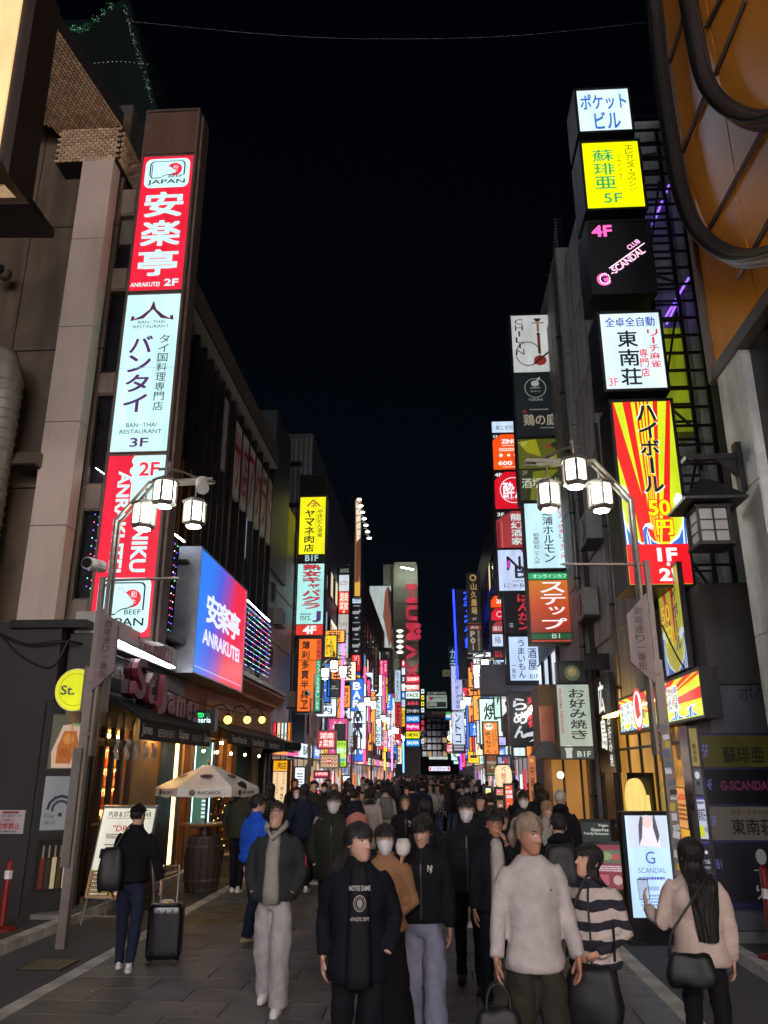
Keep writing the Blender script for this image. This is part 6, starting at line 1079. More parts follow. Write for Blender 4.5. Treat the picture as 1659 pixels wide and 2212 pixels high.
# ================= right front =================
Xr = 3.6
sh = thing('izakaya_front', 'warm glowing glazed izakaya front with tan bar lettering under the billboard', 'shopfront', (3.6, 14, .1)); am = E('#c88f3c', .75, True, .35, .8)
def ry(px): return onX(px, 1668, 3.6).y - 14
r0, r1 = ry(1496), ry(1340)
MB().bx(.004, .024, r0, r1, 0, 2.9).build('interior_wall', am, sh)  # lit interior painted as one warm glowing sheet behind the mullions
for k in range(6): t = r0 + (r1 - r0) * k / 5; MB().bx(-.04, .04, t - .03, t + .03, 0, 2.9).build('mullion', darkm, sh)
for z in (.02, .8, 2.3): MB().bx(-.035, .035, r0, r1, z, z + .04).build('rail', darkm, sh)
MB().bx(-.03, .003, r0, r1, .07, .78).build('lower_panel', M('dark_paint'), sh)
q = Print(abs(r1 - r0), 2.2, True, .8, 0, .3).items([('t', 'BAR', .02, .04, .36, .42, '#8a5c24', .05), ('t', 'SCANDAL', .02, .46, .3, .54, '#a07048', .01), ('p', [(.1, .75), (.2, .68), (.42, .62), (.42, .8), (.2, .9)], '#d8b860'), ('p', [(.06, .6), (.4, .56), (.4, .6), (.06, .64)], '#d0a850')]); q.mb.v = [(.0 + b * .5, r0 + a, c) for a, b, c in q.mb.v]
q.mb.v = [(x, y, z) for x, y, z in q.mb.v]; q.mb.build('lettering', q.mats, sh)
MB().bx(-.3, -.1, r0 + .2, r1 - .2, 2.92, 2.95).build('ceiling_light', E('#ffc070', 7), sh)
pstr = MB().bx(-.08, -.05, r0 + .1, r0 + .6, 1.0, 1.5).build('notice', E('#f0b040', .8), sh)
sign('orange caution notice taped inside the izakaya window', dict(c=(3.5, 12.3, 1.25), w=.62, h=.55, rz=R(-90), zm=lambda p: 0), [(None, None, '#f0a860', .8, [('t', 'Caution!', .2, .08, .95, .3, '#c83020', .03), ('p', [(.03, .3), (.1, .08), (.17, .3)], '#e02020'), ('k', .1, .4, .9, .85, 4, '#6a3020')])], th=.02, fw=.01, name='notice', cat='notice')
sign('dark directory board with floor numbers on a purple strip at the right edge', gF(1528, 1583, 1700, 1965, 10.72), [(1586, 1657, '#4a4518', .28, [('t', '5F', .01, .3, .09, .7, '#7870c0'), ('t', 'レストラン・ラウンジ', .3, .1, .85, .24, '#1c1a10', .01), ('t', '蘇琲亜', .28, .35, .85, .88, '#0e0e0c', .02)]), (1660, 1737, '#101013', .3, [('t', '4F', .02, .3, .09, .6, '#7870c0'), ('t', 'G-SCANDAL', .2, .35, .9, .62, '#6a2c48', .03)]), (1740, 1815, '#5c574e', .34, [('t', '3F', .02, .3, .09, .6, '#7870c0'), ('t', '麻雀・全卓全自動', .3, .12, .85, .26, '#4a1c20', .01), ('t', '東南荘', .28, .38, .85, .85, '#101012', .02)]), (1818, 1950, '#1a1820', .3, [('t', 'B1', .02, .3, .09, .45, '#7870c0'), ('c', .62, .25, .07, '#8a8a88', 1.4), ('v', 'てっぱん', .5, .45, .7, .95, '#9a9a98', .02)])], th=.06, fw=.03, frame=M('purple_strip', '#2a2050', .5), name='directory_board')
sign('glossy narrow tenant case lit from within left of the directory board', gF(1498, 1568, 1526, 1888, 10.66), [(1572, 1655, '#9a8c50', .5, [('v', '蘇琲亜', .25, .4, .75, .9, '#3a3018', .02)]), (1657, 1716, '#5a5c64', .5, [('c', .5, .3, .3, '#e0e4ea', 1.6), ('c', .5, .6, .22, '#281c20', 1.2)]), (1718, 1812, '#c0c4d8', .75, [('r', 0, 0, 1, .1, '#4a3a90'), ('k', .1, .14, .9, .24, 1, '#303040'), ('t', '東南荘', .05, .3, .95, .6, '#14141c', .03), ('r', .05, .7, .6, .95, '#c8d020'), ('t', '新宿', .62, .72, .96, .85, '#303040', .01)]), (1814, 1884, '#23222e', .6, [('r', 0, 0, 1, .12, '#4a3a90'), ('c', .5, .4, .18, '#e0e0e8', 1.2), ('t', 'てっぱん', .15, .62, .85, .76, '#e0e0e8', .02), ('t', 'ベイビー', .15, .82, .85, .94, '#e0e0e8', .02)])], th=.3, fw=.03, fmat=M('chrome', '#a8a8ac', .12, .9, bump=0), name='tenant_case')
wl2 = thing('corner_wall', 'grey painted lower wall and ledge at the right building corner', 'wall', (3.75, 10.8, .1)); MB().bx(-.22, 6, -.02, .55, 0, 2.98).build('wall', M('grey_paint', '#5a5a5e', .5, dirt=.4), wl2); MB().bx(-.3, 6, -.14, -.021, 0, .12).build('plinth', concrete, wl2)
q = Print(1.2, .25, False, 2.75, 0).items([('t', 'ポケットビル', 0, .1, 1, .9, '#2c2a2c', .02)]); q.mb.v = [(a + .2, b - .02, c) for a, b, c in q.mb.v]; q.mb.build('lettering', q.mats, wl2)
# teppan board
tp = thing('black_signboard', 'black street-side board with white brush characters Hiroshima beside the billboard', 'sign', (3.45, 16.9, 1.0), R(-90)); MB().bx(-.75, .75, 0, .1, 1.0, 2.9).build('board', blackm, tp); MB().bx(-.4, .4, 0.001, .1, 0, .99).build('lower_board', blackm, tp)
q = Print(1.5, 1.9, True, 1.0, -.75, 1.0).items([('v', '広島', .25, .04, .62, .8, '#f4f0e4', .04), ('v', 'お好み焼', .72, .4, .9, .95, '#f4f0e4', .01)]); q.mb.build('lettering', q.mats, tp)
ye = thing('oval_light_sign', 'glowing pale yellow oval light sign with a spatula shape', 'sign', (3.3, 14.4, .6), R(-70)); mb = MB(); mb.rings([[(.24 * s_ * math.cos(a), dy, .95 + .36 * s_ * math.sin(a)) for a in [2 * math.pi * i / 24 for i in range(24)]] for s_, dy in ((.97, 0), (1, .05), (1, .12))]); mb.build('oval', E('#f0d478', .95), ye)
MB().rings([[(.16 * s_ * math.cos(a), dy, .3 + .34 * s_ * math.sin(a)) for a in [2 * math.pi * i / 20 for i in range(20)]] for s_, dy in ((.97, 0), (1, .04), (1, .1))]).build('lower_oval', E('#f0d478', .95), ye); MB().prism([(.3, 0, .7), (.42, 0, .7), (.4, 0, 1.05), (.33, 0, 1.05)], (0, .06, 0)).build('spatula', E('#f0d478', .95), ye); MB().tube([(.36, .03, .3), (.36, .03, .7)], .012, 6).build('handle', E('#f0d478', .95), ye)
MB().bx(-.3, .4, .121, .25, -.1, 1.4).build('backing', blackm, ye)
# light stand with G SCANDAL
lsn = thing('light_stand', 'tall cool white illuminated club stand with a violet G on the right pavement', 'light stand', onZ(1418, 2035, .003), R(4)); MB().bx(-.32, .32, -.04, .12, .22, 1.52).build('case', blackm, lsn); MB().bx(-.38, .38, -.2, .26, 0, .05).build('base', blackm, lsn); MB().bx(-.28, .28, -.03, .08, .05, .22).build('foot', blackm, lsn)
pn = MB().bx(-.27, .27, -.05, -.041, .28, 1.47).build('panel', E('#b8d8f8', 1.05), lsn)
q = Print(.54, 1.19, True, .28, -.27, 1.0).items([('r', .04, .0, .96, .32, '#c8d0e0'), ('p', [(.3, .3), (.4, .1), (.5, .03), (.62, .05), (.75, .2), (.8, .32)], '#e4dce8'), ('c', .5, .06, .12, '#e8c8c4', 1.2), ('p', [(.36, 0), (.42, .02), (.36, .22), (.28, .3), (.3, .1)], '#54505c'), ('p', [(.66, .0), (.7, .0), (.78, .2), (.72, .28), (.64, .12)], '#54505c'), ('t', 'G', .4, .36, .62, .48, '#4858a8'), ('t', 'SCANDAL', .2, .52, .85, .57, '#5a6a90'), ('k', .2, .61, .8, .65, 1, '#4858a8'), ('r', .3, .7, .65, .74, '#9ab0d8'), ('k', .2, .78, .8, .9, 4, '#8090b8')])
q.mb.v = [(a, b - .047, c) for a, b, c in q.mb.v]; q.mb.build('print', q.mats, pn)
def aboard(label, px, py, w_, h_, bgc, its, st, rz=0, z=.003):
    p = onZ(px, py, z); o = thing('a_board', label, 'sign board', p, rz); MB().prism([(-w_ / 2, 0, .08), (w_ / 2, 0, .08), (w_ / 2, .18, h_), (-w_ / 2, .18, h_)], (0, .03, 0)).build('front_board', darkm, o)
    for x in (-w_ / 2 + .02, w_ / 2 - .02): MB().tube([(x, .2, h_ - .02), (x, .42, 0)], .014, 5).build('leg', steelw, o); MB().tube([(x, .02, .1), (x, 0, 0)], .014, 5).build('leg', steelw, o)
    hh = h_ - .16; l = math.hypot(hh, .16); q = Print(w_ - .06, l, True, 0, -w_ / 2 + .03, st).items([('r', 0, 0, 1, 1, bgc)] + its); ca, sa = .16 / l, hh / l
    q.mb.v = [(a, .01 + c * ca + b * sa, .1 + c * sa - b * ca) for a, b, c in q.mb.v]; q.mb.build('poster', q.mats, o); return o
aboard('food menu stand board reading vegan gluten free beside the noodle shop', 1292, 1905, .62, 1.12, '#26302a', [('t', 'Vegan', .6, .03, .95, .09, '#e8ece0', .01), ('t', 'Gluten-Free', .35, .11, .95, .17, '#e8ece0', .01), ('t', 'Friendly Restaurant', .1, .19, .95, .25, '#e8ece0', .005), ('c', .55, .55, .35, '#98a850', .8), ('c', .5, .5, .2, '#b8c070', .8), ('c', .7, .62, .16, '#d89048', .6), ('r', .04, .4, .16, .95, '#c83038')], .7, R(-20))
aboard('dark red photo menu stand board in front of the yellow oval light', 1322, 1935, .6, .85, '#8a1c30', [('r', .08, .12, .92, .42, '#5a6a48'), ('c', .4, .26, .2, '#90a068', .6), ('c', .7, .28, .12, '#c04030', .8), ('k', .1, .48, .9, .62, 3, '#f0dce0'), ('r', .1, .68, .45, .92, '#c8606c'), ('c', .72, .8, .14, '#d8b0a8')], .55, R(-15))
small('lit food poster stand glowing by the pavement on the right, hamburgers on green', 1046, 1698, 1066, 1795, 20, '#d8e8c8', [('r', .1, .05, .9, .3, '#e8d048'), ('c', .3, .4, .15, '#c04838', .8), ('c', .6, .5, .16, '#c88848', .8), ('c', .35, .65, .15, '#b86838', .8), ('k', .55, .7, .9, .9, 4, '#486038')], s=1.3, name='light_stand', cat='light stand')
small('fried chicken picture panel over the takeaway counter on the right', 1068, 1700, 1112, 1722, 21, '#c89858', [y for k in range(5) for y in (('c', .35 + k * .14, .5, .075, '#b8602c', 1.6), ('c', .35 + k * .14, .42, .04, '#e0a868', 1.4))] + [('c', .14, .4, .11, '#d83890', 1.3), ('t', '唐揚げ', .06, .3, .22, .5, '#fff0f4', .02)], s=1.1)
small('brown takeaway counter board with a big price', 1070, 1724, 1092, 1790, 20.8, '#9a7050', [('t', '70', .2, .15, .85, .32, '#e8dcd0', .02), ('k', .15, .4, .85, .8, 6, '#d8c8b4')], s=.6, name='price_board')
small('white price panel beside the brown takeaway board', 1093, 1724, 1106, 1785, 20.8, '#e0e4e8', [('k', .1, .1, .9, .9, 8, '#a04038')], s=1.1, name='price_board')
pl = thing('paper_lantern', 'round cream paper lantern with red dumpling characters on the right', 'lantern', onY(1088, 1700, 20.4)); MB().rings([[(.2 * k * math.cos(a), .2 * k * math.sin(a), z) for a in [2 * math.pi * i / 16 for i in range(16)]] for k, z in ((.6, 0), (.9, .05), (1, .16), (1, .34), (.9, .44), (.6, .5))]).build('paper', E('#ecd6a8', 1.0), pl, True); MB().lathe([(.12, .5), (.12, .54)], 12).build('rim', blackm, pl)
q = Print(.22, .44, True, .04, -.11, 1).items([('v', 'べ餃子', .25, 0, .75, 1, '#c82820', .03)]); q.mb.v = [(a, b - .2, c) for a, b, c in q.mb.v]; q.mb.build('lettering', q.mats, pl)
gt = thing('timber_gable', 'weathered timber post with a small tiled gable and a warm lamp beside the entrance', 'gable', (onY(1185, 1700, 18.4).x, 18.4, .1)); MB().box((0, 0, 1.1), (.16, .16, 2.2)).build('post', M('weathered_wood', '#7a5838', .7, stretch=(1, 1, .15), scale=10), gt); MB().prism([(-.4, -.2, 2.2), (.4, -.2, 2.2), (.1, -.2, 2.55), (-.1, -.2, 2.55)], (0, .5, 0)).build('roof', M('roof_tile', '#4a4a48', .5, dirt=.4), gt); MB().ball((.25, -.15, 1.85), .07, 10).build('bulb', E('#ffd890', 14), gt)
for i, (px, py) in enumerate(((1134, 1545), (1140, 1540), (1147, 1532), (1152, 1526))):
    q = onY(px, py, 25); o = thing('spot_lamp', ['first', 'second', 'third', 'fourth'][i] + ' white spot lamp over the black ramen sign', 'lamp', q, 0, 'spot lamps over the ramen sign'); MB().box((0, 0, .1), (.06, .06, .2), ry=.6).build('arm', blackm, o); MB().ball((0, 0, 0), (.11, .06, .06), 10).build('bulb', E('#fff4d8', 14), o)
# near right bollard/cone, left red post
for lb_, p_, h_ in (('red plastic bollard with white bands at the right edge', onZ(1676, 2075, .1), .9), ('red plastic bollard at the left edge by the dark wall', onZ(2, 2010, .1), .8)):
    o = thing('bollard', lb_, 'bollard', p_); rdm = M('red_plastic', '#74180f', .4, dirt=.2); MB().lathe([(.05, .05), (.045, h_), (.02, h_ + .03)], 14).build('post', rdm, o); MB().lathe([(.18, 0), (.18, .03), (.1, .06)], 16).build('base', rdm, o)
    for z in (.6,): MB().lathe([(.0505, z), (.05, z + .1)], 14, cap=False).build('band', D('#d8d4d0'), o)
# cables
cbm = M('cable_black', '#0d0d0e', .6)
def cable(label, pts, r=.012, mat=None, sag=.0):
    P = [Vector(p) for p in pts]; o = thing('cable', label, 'cable', P[0]); q = smooth_path([p - P[0] for p in P], 8); MB().tube(q, r, 5).build('wire', mat or cbm, o)
cable('thin cable crossing the night sky between the two sides', [onY(270, 45, 14), onY(600, 76, 15), onY(830, 84, 15), onY(1100, 78, 15), onY(1400, 48, 14)], .006, M('sky_wire', '#5a5a60', .6))
cable('black cable bundle sagging above the pub entrance', [onY(-10, 1365, 11.7), onY(60, 1392, 11.7), onY(130, 1385, 11.7), onY(200, 1398, 12.2), onY(330, 1450, 13.5)], .02)
cable('loose black cable hanging under the corner box', [onY(0, 1370, 11.75), onY(50, 1420, 11.75), onY(110, 1440, 11.75), onY(150, 1380, 11.75)], .012)
cable('cable drooping across the steakhouse ledge', [onX(300, 1440, -5.0), onX(380, 1500, -5.0), onX(470, 1530, -5.0), onX(560, 1545, -5.0)], .015)
cable('black cable slanting down the right corner wall', [onY(1430, 1350, 11.4), onY(1470, 1430, 11.2), onY(1525, 1500, 10.9)], .012)
# aerial
an = thing('tv_aerial', 'old television aerial on the roof of the stone clad tower', 'aerial', onY(1213, 660, 19.5)); a_ = MB(); zz = 2.9
a_.tube([(0, 0, 0), (.02, 0, zz)], .02, 5); b_ = MB(); b_.tube([(-.15, 0, 1.1), (.03, 0, zz)], .012, 4)
for i in range(16): t = i / 15; b_.tube([(-.22 + .2 * t, 0, 1.2 + t * 1.65), (.14 + .2 * t * .3, 0, 1.25 + t * 1.65)], .006, 4)
b_.tube([(-.35, 0, 1.0), (.3, 0, 1.15)], .01, 4); a_.build('mast', steel, an); b_.build('elements', steel, an)
# ================= people =================
HP = [(-.120, .020, .070, -.035), (-.110, .036, .082, .0), (-.085, .049, .087, .040), (-.055, .060, .089, .062), (-.025, .067, .090, .080), (.0, .071, .088, .092), (.03, .074, .089, .100), (.06, .073, .086, .098), (.085, .064, .072, .084), (.105, .047, .050, .062), (.118, .022, .022, .032)]
def hprof(z):
    if z <= HP[0][0]: return HP[0][1:]
    for a, b in zip(HP, HP[1:]):
        if z <= b[0]:
            t = (z - a[0]) / (b[0] - a[0]); return tuple(a[i] * (1 - t) + b[i] * t for i in (1, 2, 3))
    return HP[-1][1:]
def ga(x, s): return math.exp(-(x / s) ** 2)
def feat(x, z):
    n = 0 if z > .022 or z < -.042 else (.024 * min(1, (.022 - z) / .05) * min(1, (z + .042) / .010))
    f = n * ga(x, .012 + (.005 if z < -.022 else 0))
    f -= .010 * ga(abs(x) - .031, .017) * ga(z - .006, .014)
    f += .004 * ga(abs(x) - .028, .02) * ga(z - .030, .008) + .006 * ga(x, .024) * (ga(z + .061, .006) + ga(z + .074, .007)) - .003 * ga(x, .03) * ga(z + .0675, .003)
    f += .003 * ga(abs(x) - .042, .016) * ga(z + .028, .018) + .005 * ga(x, .02) * ga(z + .1, .012)
    return f
def hp(th, z, off=0, face=True):
    w, f, b = hprof(z); c = (b - f) / 2; ry = (f + b) / 2
    x = (w + off) * math.sin(th); y = c - (ry + off) * math.cos(th)
    if face and math.cos(th) > 0: y -= feat(x, z) * min(1, math.cos(th) * 3)
    return x, y
def surfy(x, z, off=0):
    w, f, b = hprof(z); s_ = max(-1, min(1, x / w)); th = math.asin(s_); return hp(th, z)[1] - off
skinm = {}
def skin(c='#c09a84'):
    if c not in skinm:
        m = M('skin_' + c, c, .55, var=.1, scale=14, bump=.08, bscale=60); p = m.node_tree.nodes['Principled BSDF']
        p.inputs['Subsurface Weight'].default_value = .12; p.inputs['Subsurface Radius'].default_value = (.02, .008, .005); skinm[c] = m
    return skinm[c]
def hairm(c): return M('hair_' + c, c, .5, var=.35, scale=40, stretch=(1, 1, .12), bump=.8, bscale=90, spec=.4)
def tf(mb, b0, mt):
    for i in range(b0, len(mb.v)): mb.v[i] = tuple(mt @ Vector(mb.v[i]))
HC = 1.6
def head_into(mb, hm, hi=True):
    """head grid joined to the neck, head centre at HC"""
    b0 = len(mb.v); n = 44 if hi else 12
    if hi: ths = [math.copysign(abs(t) ** 1.35, t) * math.pi for t in [(2 * i / n - 1) for i in range(n)]]
    else: ths = [2 * math.pi * i / n - math.pi for i in range(n)]
    zs = [-.12 + .238 * i / (32 if hi else 9) for i in range(33 if hi else 10)]
    mb.rings([[(*hp(t, z), z) for t in ths] for z in zs])
    for s in (-1, 1):
        if hi: mb.rings([[(s * (.071 + .012 * k + .004 * math.cos(a)), .012 + (.017 - .004 * k) * math.cos(a) + .006 * k, -.008 + (.031 - .004 * k) * math.sin(a)) for a in [2 * math.pi * i / 10 for i in range(10)]] for k in (0, .5, 1)])
    tf(mb, b0, hm)
def hand_into(mb, w, d, side, curl=.5, hi=True, up=None):
    """palm plus five fingers from wrist w in direction d"""
    d = Vector(d).normalized(); up = Vector(up) if up else Vector((side, 0, 0)); n_ = (up - d * up.dot(d)).normalized(); s_ = d.cross(n_).normalized()
    if not hi: mb.tube([w, w + d * .09, w + d * .15 - n_ * .03], [(.03, .018), (.035, .02), (.02, .012)], 6, ref=n_); return
    mb.tube([w - d * .02, w + d * .03, w + d * .085], [(.027, .018), (.038, .015), (.039, .013)], 8, ref=n_)
    for i, (o, l) in enumerate(((-.03, .062), (-.0105, .074), (.0095, .07), (.028, .056))):
        p = w + d * .08 + s_ * o; a = d; pts = [p]
        for k in range(3): a = (a - n_ * curl * .62).normalized(); pts.append(pts[-1] + a * l / 3 * (1.15 - .12 * k))
        mb.tube(pts, [.0095, .009, .008, .0065], 6, ref=s_)
    t0 = w + d * .02 - s_ * .028; mb.tube([t0, t0 + d * .03 - s_ * .022 - n_ * .01, t0 + d * .055 - s_ * .024 - n_ * .024, t0 + d * .075 - s_ * .018 - n_ * .03], [.013, .0115, .010, .007], 6, ref=n_)
ARMS = {  # elbow, wrist, hand direction   (x outwards, y forwards negative, z up)
    'down': ((.212, .02, 1.12), (.222, -.04, .87), (0, -.15, -1)), 'swing': ((.215, .06, 1.13), (.222, -.10, .90), (0, -.4, -1)), 'back': ((.215, .14, 1.14), (.22, .10, .90), (0, -.1, -1)),
    'pocket': ((.25, .06, 1.13), (.185, -.08, .95), (-.3, -.2, -1)), 'front': ((.235, .0, 1.12), (.05, -.19, 1.0), (-.8, -.3, -.3)), 'phone': ((.22, -.05, 1.12), (.09, -.27, 1.22), (-.2, -.5, .8)),
    'phone_out': ((.27, .02, 1.10), (.36, -.16, 1.20), (.1, -.3, .9)),
    'mouth': ((.22, -.14, 1.17), (.08, -.15, 1.43), (-.35, .12, .9)), 'hold': ((.23, .02, 1.13), (.33, -.10, .95), (.3, -.2, -1)), 'food': ((.22, -.10, 1.15), (.15, -.24, 1.36), (-.2, -.2, .9)), 'pull': ((.27, .1, 1.13), (.34, .12, .93), (.2, .1, -1)), 'bag': ((.215, .0, 1.12), (.25, -.06, .90), (0, 0, -1))}
clouds = bpy.data.textures.new('fold_clouds', 'CLOUDS'); clouds.noise_scale = .13; clouds.noise_depth = 2
cracks = bpy.data.textures.new('fold_creases', 'CLOUDS'); cracks.noise_basis = 'VORONOI_F2_F1'; cracks.noise_scale = .17; cracks.noise_depth = 0
def fuse(mb, voxel, name, mat, parent, folds=.02, smooth=3):
    me = mb.mesh(name, mat); o = bpy.data.objects.new(name, me); col.objects.link(o)
    r = o.modifiers.new('r', 'REMESH'); r.mode = 'VOXEL'; r.voxel_size = voxel; r.use_smooth_shade = True
    s = o.modifiers.new('s', 'SMOOTH'); s.iterations = smooth; s.factor = .6
    if folds: d = o.modifiers.new('d', 'DISPLACE'); d.texture = clouds; d.strength = folds; d.mid_level = .5; d.texture_coords = 'LOCAL'; d3 = o.modifiers.new('e', 'DISPLACE'); d3.texture = cracks; d3.strength = .018; d3.mid_level = .28; d3.texture_coords = 'LOCAL'
    m2 = bpy.data.meshes.new_from_object(o.evaluated_get(bpy.context.evaluated_depsgraph_get())); bpy.data.objects.remove(o)
    m2.materials.clear(); m2.materials.append(mat); m2.polygons.foreach_set('use_smooth', [True] * len(m2.polygons)); m2.name = name
    return link(name, m2, parent)
def ell(z, rx, ry, cy=0, n=20, cx=0): return [(cx + rx * math.cos(2 * math.pi * i / n), cy + ry * math.sin(2 * math.pi * i / n), z) for i in range(n)]
def person(label, px, Y, h=1.7, rz=0, top='#15151a', pants='#15161c', shoe='#cfcac4', hair='short', hc='#17120f', mask=False, arms=('down', 'down'), step=.12, hem=.86, bulk=1.0, wide=.0, skirt=None, inner=None, hood=False, turn=0, nod=0, sk='#b98f7a', hi=True, group=None, z0=.0, X=None, material=None, glasses=False, cap=None, beard=False, torso_tilt=0, pantsm=None, texture=None, collar=True, puffer=False):
    X = Xat(px, Y, h - .12 + z0) if X is None else X
    s = h / 1.72; o = thing('person', label, 'person', (X, Y, z0), R(rz), group); o.scale = (s, s, s)
    hm = Matrix.Translation((0, -.012, HC)) @ Matrix.Rotation(R(turn), 4, 'Z') @ Matrix.Rotation(R(nod), 4, 'X')
    n = 8 if hi else 6
    # ---- body
    b = MB(); head_into(b, hm, hi)
    b.rings([ell(z, a, c, y, 14) for z, a, c, y in ((1.57, .05, .052, .012), (1.50, .052, .054, .015), (1.46, .06, .055, .02), (1.42, .09, .07, .02), (1.3, .12, .09, .01), (1.05, .10, .075, 0), (.9, .11, .08, 0))])
    A = []
    for i, sd in enumerate((-1, 1)):      # sd -1: the person's right arm (picture left when facing us)
        e, w, d = [Vector((sd * v[0], v[1], v[2])) for v in ARMS[arms[i]]]; sh = Vector((sd * .158, .01, 1.385)); A.append((sh, e, w, d))
        b.tube([sh - Vector((sd * .02, 0, .03)), e, w], [.03, .034, .026], n); arms[i] == 'pocket' or hand_into(b, w, d, sd, .5 if arms[i] not in ('mouth',) else .75, hi)
    L = []
    for sd in (-1, 1):
        st = step * sd; hp_ = Vector((sd * .08, 0, .9)); kn = Vector((sd * .095, -st * .55 - .02, .48 + max(0, -st) * .05)); an = Vector((sd * .10, -st + max(0, -st) * .35, .085 + max(0, -st) * .25)); L.append((hp_, kn, an))
        b.tube([hp_, kn, an, an - Vector((0, 0, .05))], [.05, .036, .03, .03], n)
    b.build('body', skin(sk), o, True)
    if hi and not (abs(rz) > 110):
        for sd in (-1, 1):
            x, z = sd * .031, .004; ey = MB(); k = 10
            pts = [(x + .016 * math.cos(a), z + .0062 * math.sin(a)) for a in [2 * math.pi * i / k for i in range(k)]]
            ey.add([(u, surfy(u, v, .0035), v) for u, v in pts], [tuple(range(k))], 0); pts = [(x + .0078 * math.cos(a), z + .0068 * math.sin(a)) for a in [2 * math.pi * i / k for i in range(k)]]
            ey.add([(u, surfy(x, z, .0052), v) for u, v in pts], [tuple(range(k))], 1); ey.add([(x - .016, surfy(x, z, .0055), z + .003), (x, surfy(x, z, .0058), z + .0055), (x + .016, surfy(x, z, .0055), z + .003), (x + .014, surfy(x, z, .0055), z + .0075), (x, surfy(x, z, .0058), z + .0105), (x - .014, surfy(x, z, .0055), z + .0075)], [(0, 1, 4, 5), (1, 2, 3, 4)], 1)
            tf(ey, 0, hm); ey.build('eye', [D('#b8b0aa'), D('#0c0a0a')], o)
            eb = MB(); pts = [(x + sd * u, .026 + v) for u, v in ((-.016, -.002), (0, .001), (.018, -.002), (.017, .005), (0, .009), (-.014, .005))]
            eb.add([(u, surfy(u, v, .002), v) for u, v in pts], [(0, 1, 4, 5), (1, 2, 3, 4)]); tf(eb, 0, hm); eb.build('eyebrow', hairm('#1a1412'), o)
        if not mask:
            li = MB(); 
            for zz, hh in ((-.0625, .005), (-.0725, .006)):
                pts = [(u, zz + v) for u, v in ((-.024, 0), (-.01, -hh * .7), (.01, -hh * .7), (.024, 0), (.01, hh * .7), (-.01, hh * .7))]; li.add([(u, surfy(u, v, .0015), v) for u, v in pts], [(0, 1, 2, 3), (0, 3, 4, 5)])
            tf(li, 0, hm); li.build('lips', M('lips', '#8a4a44', .45), o)
    if mask:
        mk = MB(); k = 13; rs_ = []
        for i in range(9):
            z = -.118 + .108 * i / 8; a0 = R(80 - 22 * abs(i / 8 - .55)); r_ = []
            for j in range(k):
                t = -a0 + 2 * a0 * j / (k - 1); x, y = hp(t, max(z, -.088), .006 - (.02 * (-.088 - z) / .03 if z < -.088 else 0), False); bulge = .02 * ga(t, .6) * (1 - abs(i - 5) / 8); r_.append((x, y - bulge, z + (.012 if i == 8 else 0) * ga(t, .5)))
            rs_.append(r_)
        mk.add([p for r_ in rs_ for p in r_], [(i * k + j, i * k + j + 1, (i + 1) * k + j + 1, (i + 1) * k + j) for i in range(8) for j in range(k - 1)])
        tf(mk, 0, hm); mk.build('face_mask', M('mask_white', '#c9c2c2' if mask is True else mask, .8, bump=.2), o, True)
    if glasses:
        gm = MB()
        for sd in (-1, 1):
            c = Vector((sd * .032, -.108, .002)); gm.tube([c + Vector((.022 * math.cos(a), 0, .018 * math.sin(a))) for a in [2 * math.pi * i / 12 for i in range(13)]], .0018, 4, ref=(0, 1, 0)); gm.tube([(sd * .054, -.105, .006), (sd * .078, .01, .004)], .0018, 4)
        gm.tube([(-.01, -.11, .006), (.01, -.11, .006)], .0018, 4); tf(gm, 0, hm); gm.build('glasses', blackm, o)
    # ---- hair
    if hair != 'bald':
        P = dict(short=(-.05, .058, 72, .013), crop=(-.03, .062, 80, .007), bob=(-.13, .05, 62, .017), long=(-.36, .052, 60, .017), vlong=(-.58, .05, 60, .02), shoulder=(-.2, .075, 60, .016), pony=(-.04, .066, 76, .011), curly=(-.04, .056, 72, .02), fluffy=(-.05, .052, 70, .018))[hair]
        zb, fr, gap, t = P; t = t if hi else max(t, .017); hb = MB(); k = 40 if hi else 14; rs_ = []; N = int((.128 - zb) / (.013 if hi else .03)); ph = rnd.uniform(0, 50)
        for i in range(N + 1):
            z = .134 - (.134 - zb) * i / N; zz = max(min(z, .117), -.05); g_ = 0 if z > fr else R(gap) * min(1, (fr - z) / .02 + .45)
            if hair in ('short', 'crop', 'curly', 'fluffy', 'pony') and z < -.01: g_ = R(gap) + R(60) * min(1, (-.01 - z) / .03)
            r_ = []
            for j in range(k):
                a = g_ + (2 * math.pi - 2 * g_) * j / (k - 1); sc_ = 1 if z < .117 else max(0, (.134 - z) / .017) ** .5
                x, y = hp(a, zz, t, False); 
                if z >= .117: x, y = x * sc_, (y - .0) * sc_
                nz_ = noise.noise((a * 5.5 + ph, z * 7, 0)) * (.012 if hair in ('curly', 'fluffy') else .007) + (noise.noise((a * 22, ph, z * 30)) * .006 if hair == 'curly' else noise.noise((a * 26, ph, z * 4)) * .003)
                if z < -.05:
                    q = min(1, (-.05 - z) / .1); y = y * (1 - q * .1) + (.03 * q if math.cos(a) < 0 else .01 * q) ; x *= 1 + .12 * q * (1 if z > -.2 else 1)
                    if z < -.2: x *= 1 - .25 * min(1, (-.2 - z) / .2)
                    if z < -.1 and zb < -.15: q = min(1, (-.1 - z) / .09); u = (a - math.pi) / (math.pi - g_ + 1e-6); W = .13 - .05 * min(1, (-.1 - z) / .5); x = x * (1 - q) + q * -W * u; y = y * (1 - q) + q * (.15 * bulk + .035 - .07 * abs(u) ** 2)
                r_.append((x * (1 + nz_ * 9), y * (1 + nz_ * 9) + (.012 if z < -.15 else 0), z + (.012 * noise.noise((a * 9 + ph, 3, 0)) if (i == N or z < fr + .01) else 0)))
            rs_.append(r_)
        hb.rings(rs_, cap=False)
